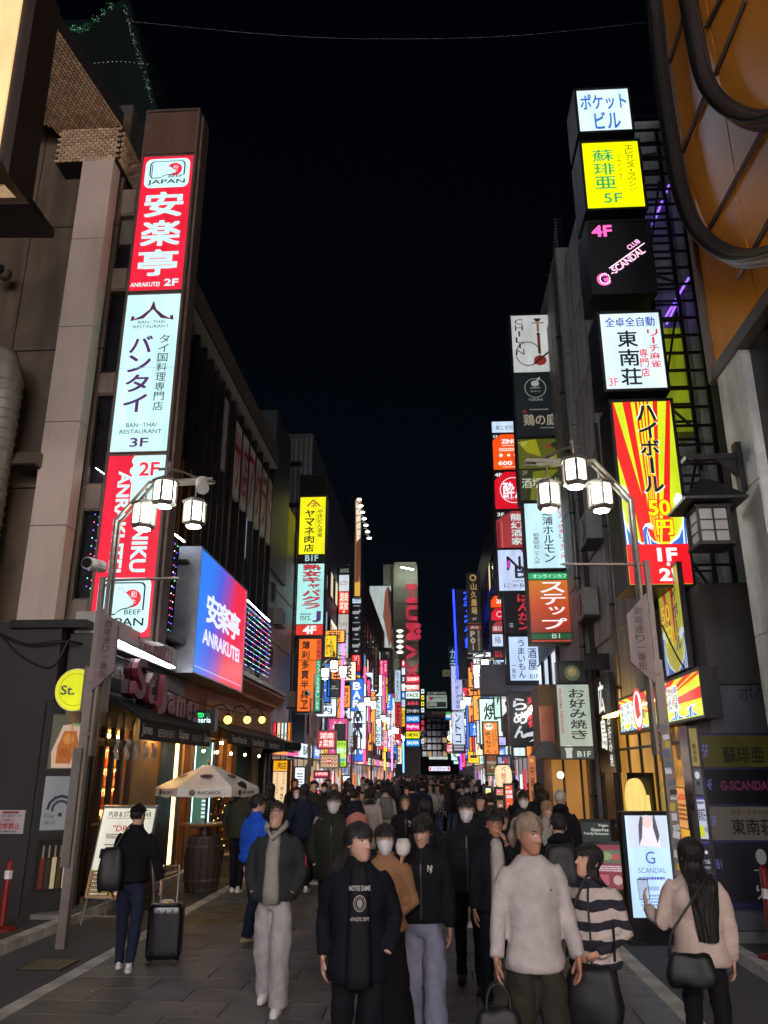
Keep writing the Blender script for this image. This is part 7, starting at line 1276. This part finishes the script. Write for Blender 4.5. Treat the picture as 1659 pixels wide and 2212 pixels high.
        fa = [f for f in hb.f if not ((f[0] % k) == k - 1 and (rs_[f[0] // k][0][1] > -9) and (rs_[min(f[0] // k + 1, N)][0][0] != 0 and .134 - (.134 - zb) * (f[0] // k + 1) / N < fr))]
        hb.f = fa; hb.m = [0] * len(fa); hb.add([p for p in rs_[0]], [tuple(range(k))])
        if hair == 'pony': hb.ball((0, .125, .02), (.035, .035, .05), 10); hb.tube([(0, .13, .0), (0, .15, -.06), (0, .135, -.12)], [.03, .035, .01], 8)
        if hair == 'curly':
            for i in range(60 if hi else 8): a = rnd.uniform(-3.1, 3.1); z = rnd.uniform(.05, .12); x, y = hp(a, min(z, .11), t * .6, False); hb.ball((x, y, z + .01), rnd.uniform(.012, .022), 6, 0, 4)
        if hi and not cap:
            nn_ = 520
            for _ in range(nn_):
                a = rnd.uniform(-math.pi, math.pi); z = rnd.uniform(.03, .128); zz = min(z, .115); sc_ = 1 if z < .115 else max(.05, (.134 - z) / .019) ** .5
                if hair == 'crop' and rnd.random() < .5: continue
                L_ = rnd.uniform(.03, .06) if hair != 'crop' else .015; x, y = hp(a, zz, t * .8, False); x, y = x * sc_, y * sc_; nx, ny = math.sin(a), -math.cos(a); sw = rnd.uniform(-.5, .5); wd = rnd.uniform(.002, .005)
                if abs(a) < R(gap) and z - L_ < fr - .03: L_ = max(.01, z - fr + .03)
                p0 = Vector((x, y, z)); out = .25 if z < .09 else .55; d1 = Vector((nx * out + ny * sw * .6, ny * out - nx * sw * .6, -1 + .4 * (z > .1))); d2 = Vector((-nx * .12 + ny * sw, -ny * .12 - nx * sw, -1)); sd_ = Vector((-ny, nx, 0)) * wd
                p1 = p0 + d1 * L_ * .5; p2 = p1 + d2 * L_ * .5; hb.add([p0 - sd_, p0 + sd_, p1 + sd_, p2, p1 - sd_], [(0, 1, 2, 4), (4, 2, 3)])
        tf(hb, 0, hm); hb.build('hair', hairm(hc), o, True)
    if cap:
        cb = MB(); cb.rings([[( *hp(a, min(z, .115), .014, False), z) for a in [2 * math.pi * i / 20 for i in range(20)]] for z in (.045, .06, .08, .1)] + [[tuple(v * q for v in hp(a, .115, .012, False)) + (z,) for a in [2 * math.pi * i / 20 for i in range(20)]] for z, q in ((.122, .8), (.134, .5), (.138, .15))])
        if cap[1] == 'peak': cb.prism([(x, -.095 - .062 * math.cos(x * 17), .05) for x in (-.07, -.045, -.02, 0, .02, .045, .07)] + [(.07, -.05, .055), (-.07, -.05, .055)], (0, 0, .006))
        if cap[1] == 'brim': cb.rings([[(r_ * 1.0 * math.sin(a), .005 - r_ * 1.15 * math.cos(a), .05 - .01 * (r_ > .1)) for a in [2 * math.pi * i / 20 for i in range(20)]] for r_ in (.085, .15)])
        tf(cb, 0, hm); cb.build('cap', cloth(cap[0]), o, True)
    # ---- top
    B = bulk; t = MB(); tm_ = material or cloth(top)
    prof = [(hem, .165 * B + .012, .128 * B + .01), (hem + .03, .17 * B + .012, .134 * B + .01), ((hem + 1.05) / 2 if hem < 1 else hem + .05, .162 * B, .13 * B), (1.12, .16 * B, .125 * B), (1.26, .172 * B, .128 * B), (1.34, .17 * B, .118 * B), (1.40, .15, .10), (1.45, .10, .08), (1.475, .08, .068)]
    if collar: prof += [(1.51, .078, .07)]
    if puffer:
        P2 = []
        for i in range(60):
            z = hem + (1.44 - hem) * i / 59; q_ = [(p_[1], p_[2]) for p_ in prof]; zs_ = [p_[0] for p_ in prof]; m_ = 1 + .05 * abs(math.sin((z - hem) * math.pi / .075)) - .02; P2.append((z, float(np.interp(z, zs_, [v[0] for v in q_])) * m_, float(np.interp(z, zs_, [v[1] for v in q_])) * m_))
        prof = P2 + [p_ for p_ in prof if p_[0] > 1.44]
    t.rings([ell(z, a, c, .008, 22) for z, a, c in prof])
    t.rings([ell(hem + v, (.165 * B + .012) * k_, (.128 * B + .01) * k_, .008, 22) for v, k_ in ((-.02, .93), (-.01, .97), (.03, .97))])
    for sh, e, w, d in A:
        k = (w - e).normalized(); t.tube([sh + Vector((-math.copysign(.03, sh.x), 0, -.0)), sh + (e - sh) * .25, e, e + (w - e) * .6, w - k * .005], [.056 * B + .006, .061 * B, .053 * B, .047 * B, .036 + .006 * B], 12 if hi else 7)
    if hood: t.tube([(-.09, .0, 1.47), (-.06, .07, 1.49), (0, .1, 1.50), (.06, .07, 1.49), (.09, .0, 1.47), (.05, -.07, 1.44), (0, -.09, 1.42), (-.05, -.07, 1.44), (-.09, .0, 1.47)], [.03, .045, .055, .045, .03, .022, .02, .022, .03], 8)
    if hi: to = fuse(t, .013, 'top' if not inner else 'jacket', tm_, o, .02 if B > 1.05 else .011)
    else: to = t.build('jacket', tm_, o, True)
    if inner:
        im = MB(); yy = -.134 * B - .02; pts = [(-.055, 1.46), (.055, 1.46), (.075, 1.2), (.08, hem + .04), (-.08, hem + .04), (-.075, 1.2)]
        W2 = [(1.475, .045, -.075), (1.43, .062, -.098), (1.3, .07, -.127 * B - .017), (1.15, .072, -.13 * B - .02), ((hem + .06), .085, -.137 * B - .022), (hem - .03, .09, -.13 * B - .02)]
        im.rings([[(-w_, y_ + .035, z), (-w_ * .5, y_, z), (w_ * .5, y_, z), (w_, y_ + .035, z), (w_ * .5, y_ + .06, z), (-w_ * .5, y_ + .06, z)] for z, w_, y_ in W2]); im.build('inner_shirt', cloth(inner), o, True)
    if hi and not skirt and abs(rz) < 90 and not inner and collar:
        zp = MB(); pr_ = [(hem + .02, .128 * B + .012), (1.12, .126 * B + .006), (1.26, .13 * B + .006), (1.36, .116 * B + .008), (1.46, .08)]; zp.rings([[(-.006, -y_ + .002, z), (.006, -y_ + .002, z), (.006, -y_ + .02, z), (-.006, -y_ + .02, z)] for z, y_ in pr_]); zp.build('zip', darkm, o)
    # ---- legs
    pm = pantsm or cloth(pants, bump=.6); p = MB()
    if skirt: p.rings([ell(z, a, c, 0, 20) for z, a, c in ((skirt, .27, .24), ((skirt + .9) / 2, .2, .17), (.9, .165, .13), (1.02, .14, .11))])
    else:
        p.rings([ell(z, a, c, 0, 18) for z, a, c in ((.80, .10, .09), (.86, .148, .112), (.93, .152, .115), (1.03, .13, .1))])
        for hp_, kn, an in L: p.tube([hp_ + Vector((-hp_.x * .2, 0, .0)), hp_ + (kn - hp_) * .3, kn, kn + (an - kn) * .6, an - Vector((0, 0, .035))], [.074, .084 + wide * .4, .066 + wide, .060 + wide, .052 + wide * 1.2], 12 if hi else 7)
    if hi: fuse(p, .014, 'skirt' if skirt else 'trousers', pm, o, .026)
    else: p.build('skirt' if skirt else 'trousers', pm, o, True)
    for hp_, kn, an in L:
        sm = MB(); c = Vector((an.x, an.y, an.z - .085)); til = max(0, an.z - .09) * 2.2
        sm.rings([[(c.x + rx * math.cos(a), c.y - .055 + ry * math.sin(a), c.z + z + til * (.0 + (ry * math.sin(a)) * .6 + .05)) for a in [2 * math.pi * i / 14 for i in range(14)]] for z, rx, ry in ((.0, .044, .13), (.022, .048, .136), (.045, .044, .125), (.07, .038, .095))])
        sm.rings([[(c.x + rx * math.cos(a), c.y - .0 + ry * math.sin(a), c.z + z + til * .05) for a in [2 * math.pi * i / 10 for i in range(10)]] for z, rx, ry in ((.05, .04, .07), (.1, .036, .045))]); sm.build('shoe', cloth(shoe, .5, .2), o, True)
    o['_arms'] = [tuple(w + d.normalized() * .1) for _, _, w, d in A]; return o
def hand_pos(o, i): v = Vector(o['_arms'][i]) * o.scale[0]; return o.location + Matrix.Rotation(o.rotation_euler.z, 3, 'Z') @ v
def chest_print(o, its, u0, z1, w, h_, B=1.0, lit=False):
    q = Print(w, h_, False, z1 - h_, u0).items(its); q.mb.v = [(a, -.137 * B - .035 + (a / .19) ** 2 * .05 + (b + .006), c) for a, b, c in q.mb.v]; q.mb.build('chest_print', q.mats, o)
def spotted():
    if 'spots' in _mc: return _mc['spots']
    m = M('leopard', '#b0a698', .9, bump=.5); m2 = m; t = m.node_tree; p = t.nodes['Principled BSDF']; v = t.nodes.new('ShaderNodeTexVoronoi'); v.inputs['Scale'].default_value = 22; tc = t.nodes.new('ShaderNodeTexCoord'); t.links.new(tc.outputs['Object'], v.inputs['Vector'])
    r = t.nodes.new('ShaderNodeValToRGB'); r.color_ramp.interpolation = 'CONSTANT'; r.color_ramp.elements[0].color = (.02, .016, .014, 1); r.color_ramp.elements[1].position = .42; r.color_ramp.elements[1].color = (.42, .37, .31, 1); t.links.new(v.outputs['Distance'], r.inputs[0]); t.links.new(r.outputs[0], p.inputs['Base Color']); _mc['spots'] = m; return m
def striped():
    m = M('striped_knit', '#b0a090', .9, bump=.8); t = m.node_tree; p = t.nodes['Principled BSDF']; tc = t.nodes.new('ShaderNodeTexCoord'); sp_ = t.nodes.new('ShaderNodeSeparateXYZ'); mu = t.nodes.new('ShaderNodeMath'); mu.operation = 'MULTIPLY_ADD'; mu.inputs[1].default_value = 7.2; mu.inputs[2].default_value = .35; fr = t.nodes.new('ShaderNodeMath'); fr.operation = 'FRACT'
    nz = t.nodes.new('ShaderNodeTexNoise'); nz.inputs['Scale'].default_value = 4; ad = t.nodes.new('ShaderNodeMath'); ad.operation = 'MULTIPLY_ADD'; ad.inputs[1].default_value = .12
    t.links.new(tc.outputs['Object'], nz.inputs['Vector']); t.links.new(tc.outputs['Object'], sp_.inputs[0]); t.links.new(nz.outputs['Fac'], ad.inputs[0]); t.links.new(sp_.outputs['Z'], ad.inputs[2]); t.links.new(ad.outputs[0], mu.inputs[0]); t.links.new(mu.outputs[0], fr.inputs[0])
    r = t.nodes.new('ShaderNodeValToRGB'); r.color_ramp.interpolation = 'CONSTANT'; r.color_ramp.elements[0].color = (.012, .012, .02, 1); r.color_ramp.elements[1].position = .5; r.color_ramp.elements[1].color = (.48, .40, .35, 1); t.links.new(fr.outputs[0], r.inputs[0]); t.links.new(r.outputs[0], p.inputs['Base Color']); return m
# --- front row ---
nd = person('man in a navy coat over a black college sweatshirt walking in front', 775, 5.6, 1.69, 8, '#0e1018', '#0d0e13', '#15151a', 'fluffy', '#1a1412', arms=('back', 'pocket'), inner='#1a191c', hem=.80, bulk=1.12, turn=38, step=.1)
chest_print(nd, [('t', 'NOTRE DAME', .05, .02, .95, .14, '#a8a49c', .02), ('o', .5, .42, .27, '#a09a92', 1.2, .9), ('o', .5, .42, .2, '#a09a92', 1.2, .92), ('c', .5, .42, .12, '#8a847e', 1.4), ('t', 'ATHLETIC DEPT', .1, .72, .9, .8, '#a8a49c', .02)], -.075, 1.36, .15, .26, 1.12)
mg = person('masked woman with a bob in a camel jacket and long black skirt', 832, 6.8, 1.61, -4, '#8a6648', '#101014', '#15151a', 'bob', '#1a1210', mask=True, arms=('front', 'front'), skirt=.12, hem=.92, bulk=1.08, turn=10, sk='#c49a84')
ny = person('man in a black baseball jacket and pale wide jeans looking down', 912, 7.0, 1.66, -6, '#0f1014', '#7e8094', '#a8a49e', 'fluffy', '#15100e', arms=('food', 'down'), hem=.93, bulk=1.16, wide=.03, turn=-14, nod=16, step=.08, sk='#b08670')
chest_print(ny, [('t', 'N', .1, .05, .8, .8, '#a8a49c', .04), ('t', 'Y', .2, .2, .95, 1, '#a8a49c', .04)], .055, 1.36, .055, .065, 1.16); chest_print(ny, [('p', [(.2, .1), (.8, .0), (.9, .3), (.5, .5), (.6, .9), (.2, 1), (.1, .6)], '#3a3432'), ('c', .6, .25, .12, '#8a4a38'), ('r', .4, .6, .8, .75, '#8a8478'), ('c', .4, .85, .1, '#5a5a40')], -.14, 1.36, .09, .18, 1.16)
fd = thing('food_wrapper', 'crumpled white paper food wrapper held up by the baseball jacket man', 'wrapper', hand_pos(ny, 0)); MB().rings([[(r_ * math.cos(a) * (1 + .2 * noise.noise((a * 3, z * 9, 1))), r_ * math.sin(a), z) for a in [2 * math.pi * i / 10 for i in range(10)]] for r_, z in ((.02, -.03), (.055, .0), (.065, .05), (.045, .1))]).build('paper', cloth('#c8c2b8', .6), fd, True)
bl = person('blond man with tied back hair in a pale sweatshirt and olive trousers', 1142, 5.6, 1.75, 6, '#aaa09c', '#2c2820', '#15151a', 'pony', '#8c7868', arms=('bag', 'bag'), hem=.84, bulk=1.04, turn=32, nod=10, step=.09, wide=.02, sk='#a8765e', collar=False)
chest_print(bl, [('c', .5, .5, .4, '#5a4a3a', 1)], .07, 1.30, .018, .018, 1.12)
st = person('woman with long dark hair in a striped brown and cream sweater looking up at him', 1272, 5.95, 1.54, -22, '#8a7a6c', '#0d0d12', '#101014', 'long', '#1a120f', arms=('hold', 'front'), hem=.9, bulk=1.08, turn=-46, nod=-10, sk='#c09078', material=striped(), step=.1)
pw = person('woman in a cream fleece seen from behind with very long dark hair, holding a phone', 1492, 6.2, 1.56, 168, '#b5a093', '#0f0f14', '#101014', 'vlong', '#15100e', arms=('down', 'phone_out'), hem=.86, bulk=1.2, step=.1, turn=20)
ph_ = thing('phone', 'smartphone with a lit screen raised by the woman in the cream fleece', 'phone', hand_pos(pw, 1), R(160)); MB().box((0, 0, .02), (.075, .01, .15), rx=-.35).build('body', blackm, ph_); MB().box((0, .006 * 1.3, .02), (.068, .003, .14), rx=-.35).build('screen', E('#a8b8d0', .9), ph_)
hoodie = person('man with centre parted hair in dark bomber jacket, grey hoodie and pale track pants', 600, 8.0, 1.73, -4, '#2b2d2c', '#9c9694', '#d0c8c6', 'shoulder', '#15110f', arms=('pocket', 'pocket'), inner='#8d8680', hem=.90, bulk=1.22, hood=False, wide=.03, nod=-12, turn=-4, step=.13)
MB().tube([(-.07, -.10, 1.49), (-.09, -.03, 1.52), (-.06, .07, 1.53), (0, .1, 1.53), (.06, .07, 1.53), (.09, -.03, 1.52), (.07, -.10, 1.49), (0, -.15, 1.41), (-.07, -.10, 1.49)], [.024, .03, .035, .036, .035, .03, .024, .022, .024], 8, ref=(0, 0, 1)).build('hood', cloth('#8d8680'), hoodie, True)
MB().tube([(.285, -.02, 1.27), (.29, -.03, 1.17)], .006, 5).build('red_zip_tab', D('#b02a30'), hoodie)
pf = person('masked man in a black puffer jacket behind the front row', 1008, 8.8, 1.76, -6, '#16171b', '#101116', '#15151a', 'fluffy', '#15110f', mask='#bdb4b6', arms=('pocket', 'down'), hem=.84, bulk=1.28, puffer=True, turn=-3)
cu = person('curly haired man with glasses resting his hand on his mouth', 1068, 7.9, 1.67, 6, '#101116', '#12131a', '#15151a', 'curly', '#1c1512', arms=('down', 'mouth'), inner='#a39a92', hem=.86, glasses=True, turn=6, sk='#b07c62')
ol = person('tall masked man in a dark olive parka on the left of the street', 722, 9.9, 1.80, -4, '#23251c', '#1a1b20', '#4a4a44', 'fluffy', '#15110f', mask='#c4bcbc', arms=('pocket', 'pocket'), hem=.82, bulk=1.25, turn=2, glasses=True)
pk_ = person('person with pink dyed hair hidden behind the college sweatshirt man', 772, 7.0, 1.68, -4, '#2a2426', '#1a1a1e', '#9a9088', 'fluffy', '#b06a5c', arms=('down', 'down'), hi=True)
bj = person('man in a bright blue down jacket turned to the right, seen from behind', 556, 10.9, 1.73, 140, '#1c4cb4', '#131a2c', '#8a7a5c', 'fluffy', '#141011', arms=('bag', 'down'), hem=.94, bulk=1.3, puffer=True, wide=.015, turn=-16, glasses=True, z0=.002)
sc_ = person('man in a black cap and black jacket pulling a suitcase, seen from behind', 298, 9.25, 1.66, 188, '#0b0b0e', '#1b2033', '#b8b4b4', 'crop', '#141011', arms=('pull', 'down'), hem=.93, bulk=1.12, cap=('#0a0a0c', 'peak'), step=.2, turn=-25)
bh = person('man in a black hooded jacket with a backpack seen from behind', 1205, 8.3, 1.62, 175, '#0e0f13', '#14151a', '#15151a', 'crop', '#171311', arms=('down', 'down'), hood=True, bulk=1.12, glasses=True, turn=24)
# mid rows
mid = [('white haired man in a black coat seen from behind near the noodle shop', 1210, 12.3, 1.76, 170, dict(top='#101014', hair='crop', hc='#a8a29c', hood=True)),
    ('fair haired woman in a pale jacket beside the white haired man', 1181, 12.1, 1.62, 20, dict(top='#8f8c84', hair='shoulder', hc='#8a7450', nod=15)),
    ('man in glasses and a white mask, black jacket with a white strap', 1131, 12.6, 1.74, -8, dict(top='#101116', mask=True, glasses=True, hair='short')),
    ('young man in a black peaked cap and hooded jacket facing left', 1041, 12.2, 1.72, -30, dict(top='#14161c', cap=('#0d0d10', 'peak'), hood=True, hair='bob')),
    ('dark haired man behind the curly haired one', 1084, 9.6, 1.62, 10, dict(top='#101116', hair='fluffy')),
    ('person with dark hair behind the blond man', 1128, 9.2, 1.63, 5, dict(top='#15161a', hair='fluffy')),
    ('woman with light streaked hair in a black shirt walking this way', 875, 13.6, 1.66, 5, dict(top='#101012', hair='shoulder', hc='#3c352c', arms=('down', 'phone'))),
    ('woman with long black hair in a dark jacket seen from behind', 916, 12.4, 1.62, 190, dict(top='#17181c', hair='long')),
    ('woman in a leopard pattern jacket and jeans with brown hair', 944, 27.5, 1.62, 0, dict(material='spots', pants='#4f6080', hair='bob', hc='#3a241c', hem=.86, bulk=1.25, wide=.03, shoe='#b08870', inner=None)),
    ('tall man in an open dark coat beside the leopard jacket woman', 978, 25.5, 1.78, -8, dict(top='#2a2a2e', inner='#141416', pants='#36425c', hair='fluffy', bulk=1.15)),
    ('masked man looking down at his phone on the right', 1010, 24, 1.70, -20, dict(top='#1c1d24', mask=True, nod=20, arms=('phone', 'phone'), hair='short')),
    ('man with a grey backpack and white sweatshirt seen from behind', 833, 20, 1.72, 186, dict(top='#a8a4a0', pants='#101118', hair='short', bulk=1.1)),
    ('woman in a long pale coat seen from behind beside the backpack man', 801, 18.3, 1.66, 178, dict(top='#a89a94', hair='shoulder', hem=.5, pants='#15151a', bulk=1.15)),
    ('broad man in a black padded jacket seen from behind', 757, 17.2, 1.78, 182, dict(top='#121317', hair='crop', bulk=1.3)),
    ('hooded figure in black with a white mask at the left shops', 639, 17.5, 1.72, 30, dict(top='#0d0e11', mask=True, hair='bob')),
    ('person in a checkered cap and dark vest at the left shops', 656, 16.2, 1.68, 60, dict(top='#1c2030', cap=('#8a8480', 'round'), hair='short')),
    ('person in a wide brimmed black hat at the left shops', 701, 22.5, 1.74, 0, dict(top='#15151a', cap=('#101012', 'brim'), hair='short', mask='#8a8484')),
    ('person in a beige cap and olive jacket near the glowing stand', 723, 21.5, 1.74, -10, dict(top='#3c3c34', cap=('#9a8c74', 'round'), hair='short')),
    ('woman in a white beret with a tan coat', 794, 23, 1.64, 170, dict(top='#a88c6c', cap=('#c8c0b0', 'round'), hair='shoulder')),
    ('man in a dark coat seen from behind in the middle of the street', 890, 19.5, 1.77, 180, dict(top='#1b1d24', hair='short', hem=.7)),
    ('tall man in a blue black coat with a brown strap seen from behind', 912, 21, 1.80, 184, dict(top='#1a2030', hair='short', hem=.65)),
    ('person with a dark bob just behind the backpack man', 817, 25, 1.68, 182, dict(top='#4c4a48', hair='short')),
    ('person in a white top partly hidden behind the masked parka man', 706, 13.8, 1.6, 175, dict(top='#9a9694', hair='shoulder')),
    ('person waving on the left before the menu panel', 636, 21, 1.86, 40, dict(top='#111216', hair='bob', arms=('down', 'mouth'))),
    ('staff member in a dark apron standing inside the right shop window', 1528, 10.9, 1.75, -60, dict(top='#26303c', hair='short', glasses=True, arms=('front', 'food')))]
for lb_, px, Y, h_, rz, kw in mid:
    if kw.get('material') == 'spots': kw = dict(kw, material=spotted())
    kw.setdefault('bulk', 1.12); kw.setdefault('step', rnd.choice((-.14, .12, .16)))
    person(lb_, px, Y, h_, rz, hi=Y < 14.5, **kw)
staff = bpy.data.objects[[o.name for o in col.objects if o.get('label', '').startswith('staff member')][0]]; staff.location = (Xat(1524, 11.5, 1.6), 11.5, .1)
# --- the crowd further down: a few kinds, copied one by one ---
kinds = []
for i, (hr, hd, sk_) in enumerate((('short', 0, None), ('fluffy', 0, None), ('bob', 0, None), ('long', 0, .35), ('crop', 1, None), ('shoulder', 0, None))):
    kinds.append(person('dark haired pedestrian %s in the distant crowd' % ['with short hair', 'with tousled hair', 'with a bob', 'with long hair and a skirt', 'in a hooded jacket', 'with shoulder length hair'][i], 0, 30, 1.7, 0, top='#15161b', pants='#12131a', hair=hr, hood=bool(hd), skirt=sk_, hi=False, X=-1.5 + i * .5, arms=rnd.choice((('down', 'pocket'), ('swing', 'back'), ('pocket', 'pocket'))), step=.14, bulk=1.12, mask=(i in (1, 2))))
cols_ = [('black', '#111216'), ('black', '#0c0d10'), ('navy', '#161c2c'), ('charcoal', '#2a2b30'), ('brown', '#3a2a20'), ('olive', '#2e3026'), ('grey', '#5a5a5e'), ('cream', '#a39a8c'), ('black', '#101116'), ('dark', '#1a1a20')]
hn = ['short haired', 'tousled', 'bobbed', 'long haired', 'hooded', 'shoulder length haired']
NEAR = [o for o in col.objects if o.get('category') == 'person']; spots_ = []; tries = 0
while len(spots_) < 215 and tries < 9000:
    tries += 1; Y = 15 + 85 * rnd.random() ** 1.25; X = rnd.uniform(-3.4, 2.7) if Y > 22 else rnd.uniform(-3.6, -1.5) if rnd.random() < .3 else rnd.uniform(-2.2, 2.2)
    if abs(X - .14) < .75 and Y < 26: continue
    if Y < 30 and -1.2 < X < 1.0 and rnd.random() < .6: continue
    if any((X - a) ** 2 + (Y - b_) ** 2 < .5 for a, b_ in spots_): continue
    if any((X - q.location.x) ** 2 + (Y - q.location.y) ** 2 < .6 for q in NEAR): continue
    spots_.append((X, Y))
moved = set()
for X, Y in spots_:
    i = rnd.randrange(6); cn, ch_ = rnd.choice(cols_); away = rnd.random() < .55; rz = R(rnd.uniform(160, 200) if away else rnd.uniform(-20, 20))
    place = 'not far behind the front rows' if Y < 28 else 'in the middle distance' if Y < 50 else 'far down the street'
    side_ = 'left' if X < -1.3 else 'right' if X > 1.1 else 'middle'
    lab = '%s pedestrian in %s walking %s, %s, %s' % (hn[i], cn, 'away' if away else 'this way', place, side_)
    if i not in moved: c = kinds[i]; moved.add(i); c.location = (X, Y, 0); c.rotation_euler = (0, 0, rz); c['label'] = lab; c['group'] = 'pedestrians in the distant crowd'
    else: c = copy_tree(kinds[i], (X, Y, 0), rz, label=lab, group='pedestrians in the distant crowd', recolor={'jacket': cloth(ch_)})
    k = rnd.uniform(.89, 1.08); c.scale = (k * rnd.uniform(.9, 1.12), k, k)
# --- things carried ---
def local(o, p): return o.location + Matrix.Rotation(o.rotation_euler.z, 3, 'Z') @ (Vector(p) * o.scale[0])
bagm = M('black_leather', '#0c0c0e', .6, bump=.06, bscale=60)
def bag(label, loc, w_, d_, h_, rz=0, strap=None, mat=None, name='handbag'):
    o = thing(name, label, 'bag', loc, rz); MB().rings([[(w_ / 2 * k * max(-1, min(1, 1.25 * math.cos(a))), d_ / 2 * k * max(-1, min(1, 1.25 * math.sin(a))) * (1 + .35 * noise.noise((a * 2.2, z * 9, w_ * 30))), z + .03 * noise.noise((a * 1.5, z * 7, 4))) for a in [2 * math.pi * i / 20 for i in range(20)]] for k, z in ((.7, 0), (.92, h_ * .06), (1.0, h_ * .2), (1.05, h_ * .35), (1.0, h_ * .5), (.93, h_ * .66), (.88, h_ * .8), (.8, h_ * .93), (.6, h_))]).build('pouch', mat or bagm, o, True)
    if strap: MB().tube(smooth_path([Vector(p) for p in strap], 5), .009, 6).build('strap', mat or bagm, o)
    else:
        for y in (-d_ * .2, d_ * .2): MB().tube(smooth_path([Vector(p) for p in ((-w_ * .25, y, h_ * .9), (-w_ * .2, y, h_ * 1.2), (0, y, h_ * 1.32), (w_ * .2, y, h_ * 1.2), (w_ * .25, y, h_ * .9))], 4), .009, 6).build('handle', mat or bagm, o)
    return o
p = hand_pos(bl, 0); bag('black tote bag with white print hanging from the blond man\'s right hand', p - Vector((0, .0, .58)), .3, .12, .42)
p = local(st, (.02, -.27, .56)); bag('large black shoulder bag carried in front of the striped sweater woman', p, .34, .15, .34, R(-22), [(-.15, 0, .38), (-.12, .05, .6), (.0, .2, .86), (.1, .25, .6), (.15, 0, .38)])
p = local(pw, (.02, .22, .88)); bag('small black crossbody bag on the cream fleece woman\'s hip', p + Vector((-.1, -.1, -.1)), .3, .1, .18, R(-12), [(-.13, 0, .16), (-.1, -.02, .3), (.05, .0, .5), (.14, -.02, .62)])
p = hand_pos(bj, 0); bag('black leather tote hanging beside the blue jacket man', p - Vector((0, 0, .62)), .2, .36, .48)
p = local(sc_, (.2, .16, .84)); bag('soft dark backpack slung on the capped man\'s shoulder', p, .25, .2, .42, R(8), [(.0, 0, .38), (.05, .02, .5), (.12, .05, .62), (.15, .12, .66)], name='backpack')
for o_, lb_, mt_ in ((bh, 'black backpack on the hooded man behind the striped sweater woman', bagm), ):
    p = local(o_, (0, .22, .98)); bag(lb_, p, .32, .2, .44, o_.rotation_euler.z, [(-.12, 0, .4), (-.12, -.1, .5), (-.12, -.2, .45)], mat=mt_, name='backpack')
gb = [o for o in col.objects if o.get('label', '').startswith('man with a grey backpack')][0]; bag('grey rucksack on the back of the white sweatshirt man', local(gb, (0, .22, .98)), .32, .2, .46, gb.rotation_euler.z, [(-.12, 0, .4), (-.12, -.1, .5), (-.12, -.2, .45)], mat=cloth('#6a6866'), name='backpack')
su = thing('suitcase', 'black hard shell suitcase with a raised handle rolling behind the capped man', 'suitcase', onZ(352, 2080, .003), R(10)); sm_ = M('suitcase_shell', '#0e1016', .25, bump=.05)
MB().rings([[(.19 * k * max(-1, min(1, 1.35 * math.cos(a))), .13 * k * max(-1, min(1, 1.35 * math.sin(a))), z) for a in [2 * math.pi * i / 24 for i in range(24)]] for k, z in ((.85, .05), (.98, .08), (1, .15), (1, .5), (.98, .57), (.85, .6))]).build('shell', sm_, su, True)
for i in range(5): MB().bx(-.15 + i * .075 - .006, -.15 + i * .075 + .006, -.139, -.132, .1, .55).build('rib', sm_, su)
for x in (-.15, .15):
    for y in (-.09, .09): MB().tube([(x - .012, y, .025), (x + .012, y, .025)], .025, 10, ref=(0, 0, 1)).build('wheel', blackm, su)
MB().tube([(-.09, .1, .6), (-.09, .1, .98), (.09, .1, .98), (.09, .1, .6)], .009, 6, ref=(0, 1, 0)).build('trolley_handle', steelw, su); MB().tube([(-.07, 0, .6), (-.05, 0, .63), (.05, 0, .63), (.07, 0, .6)], .01, 6).build('top_grip', steelw, su)
bpy.data.objects.remove(_to)
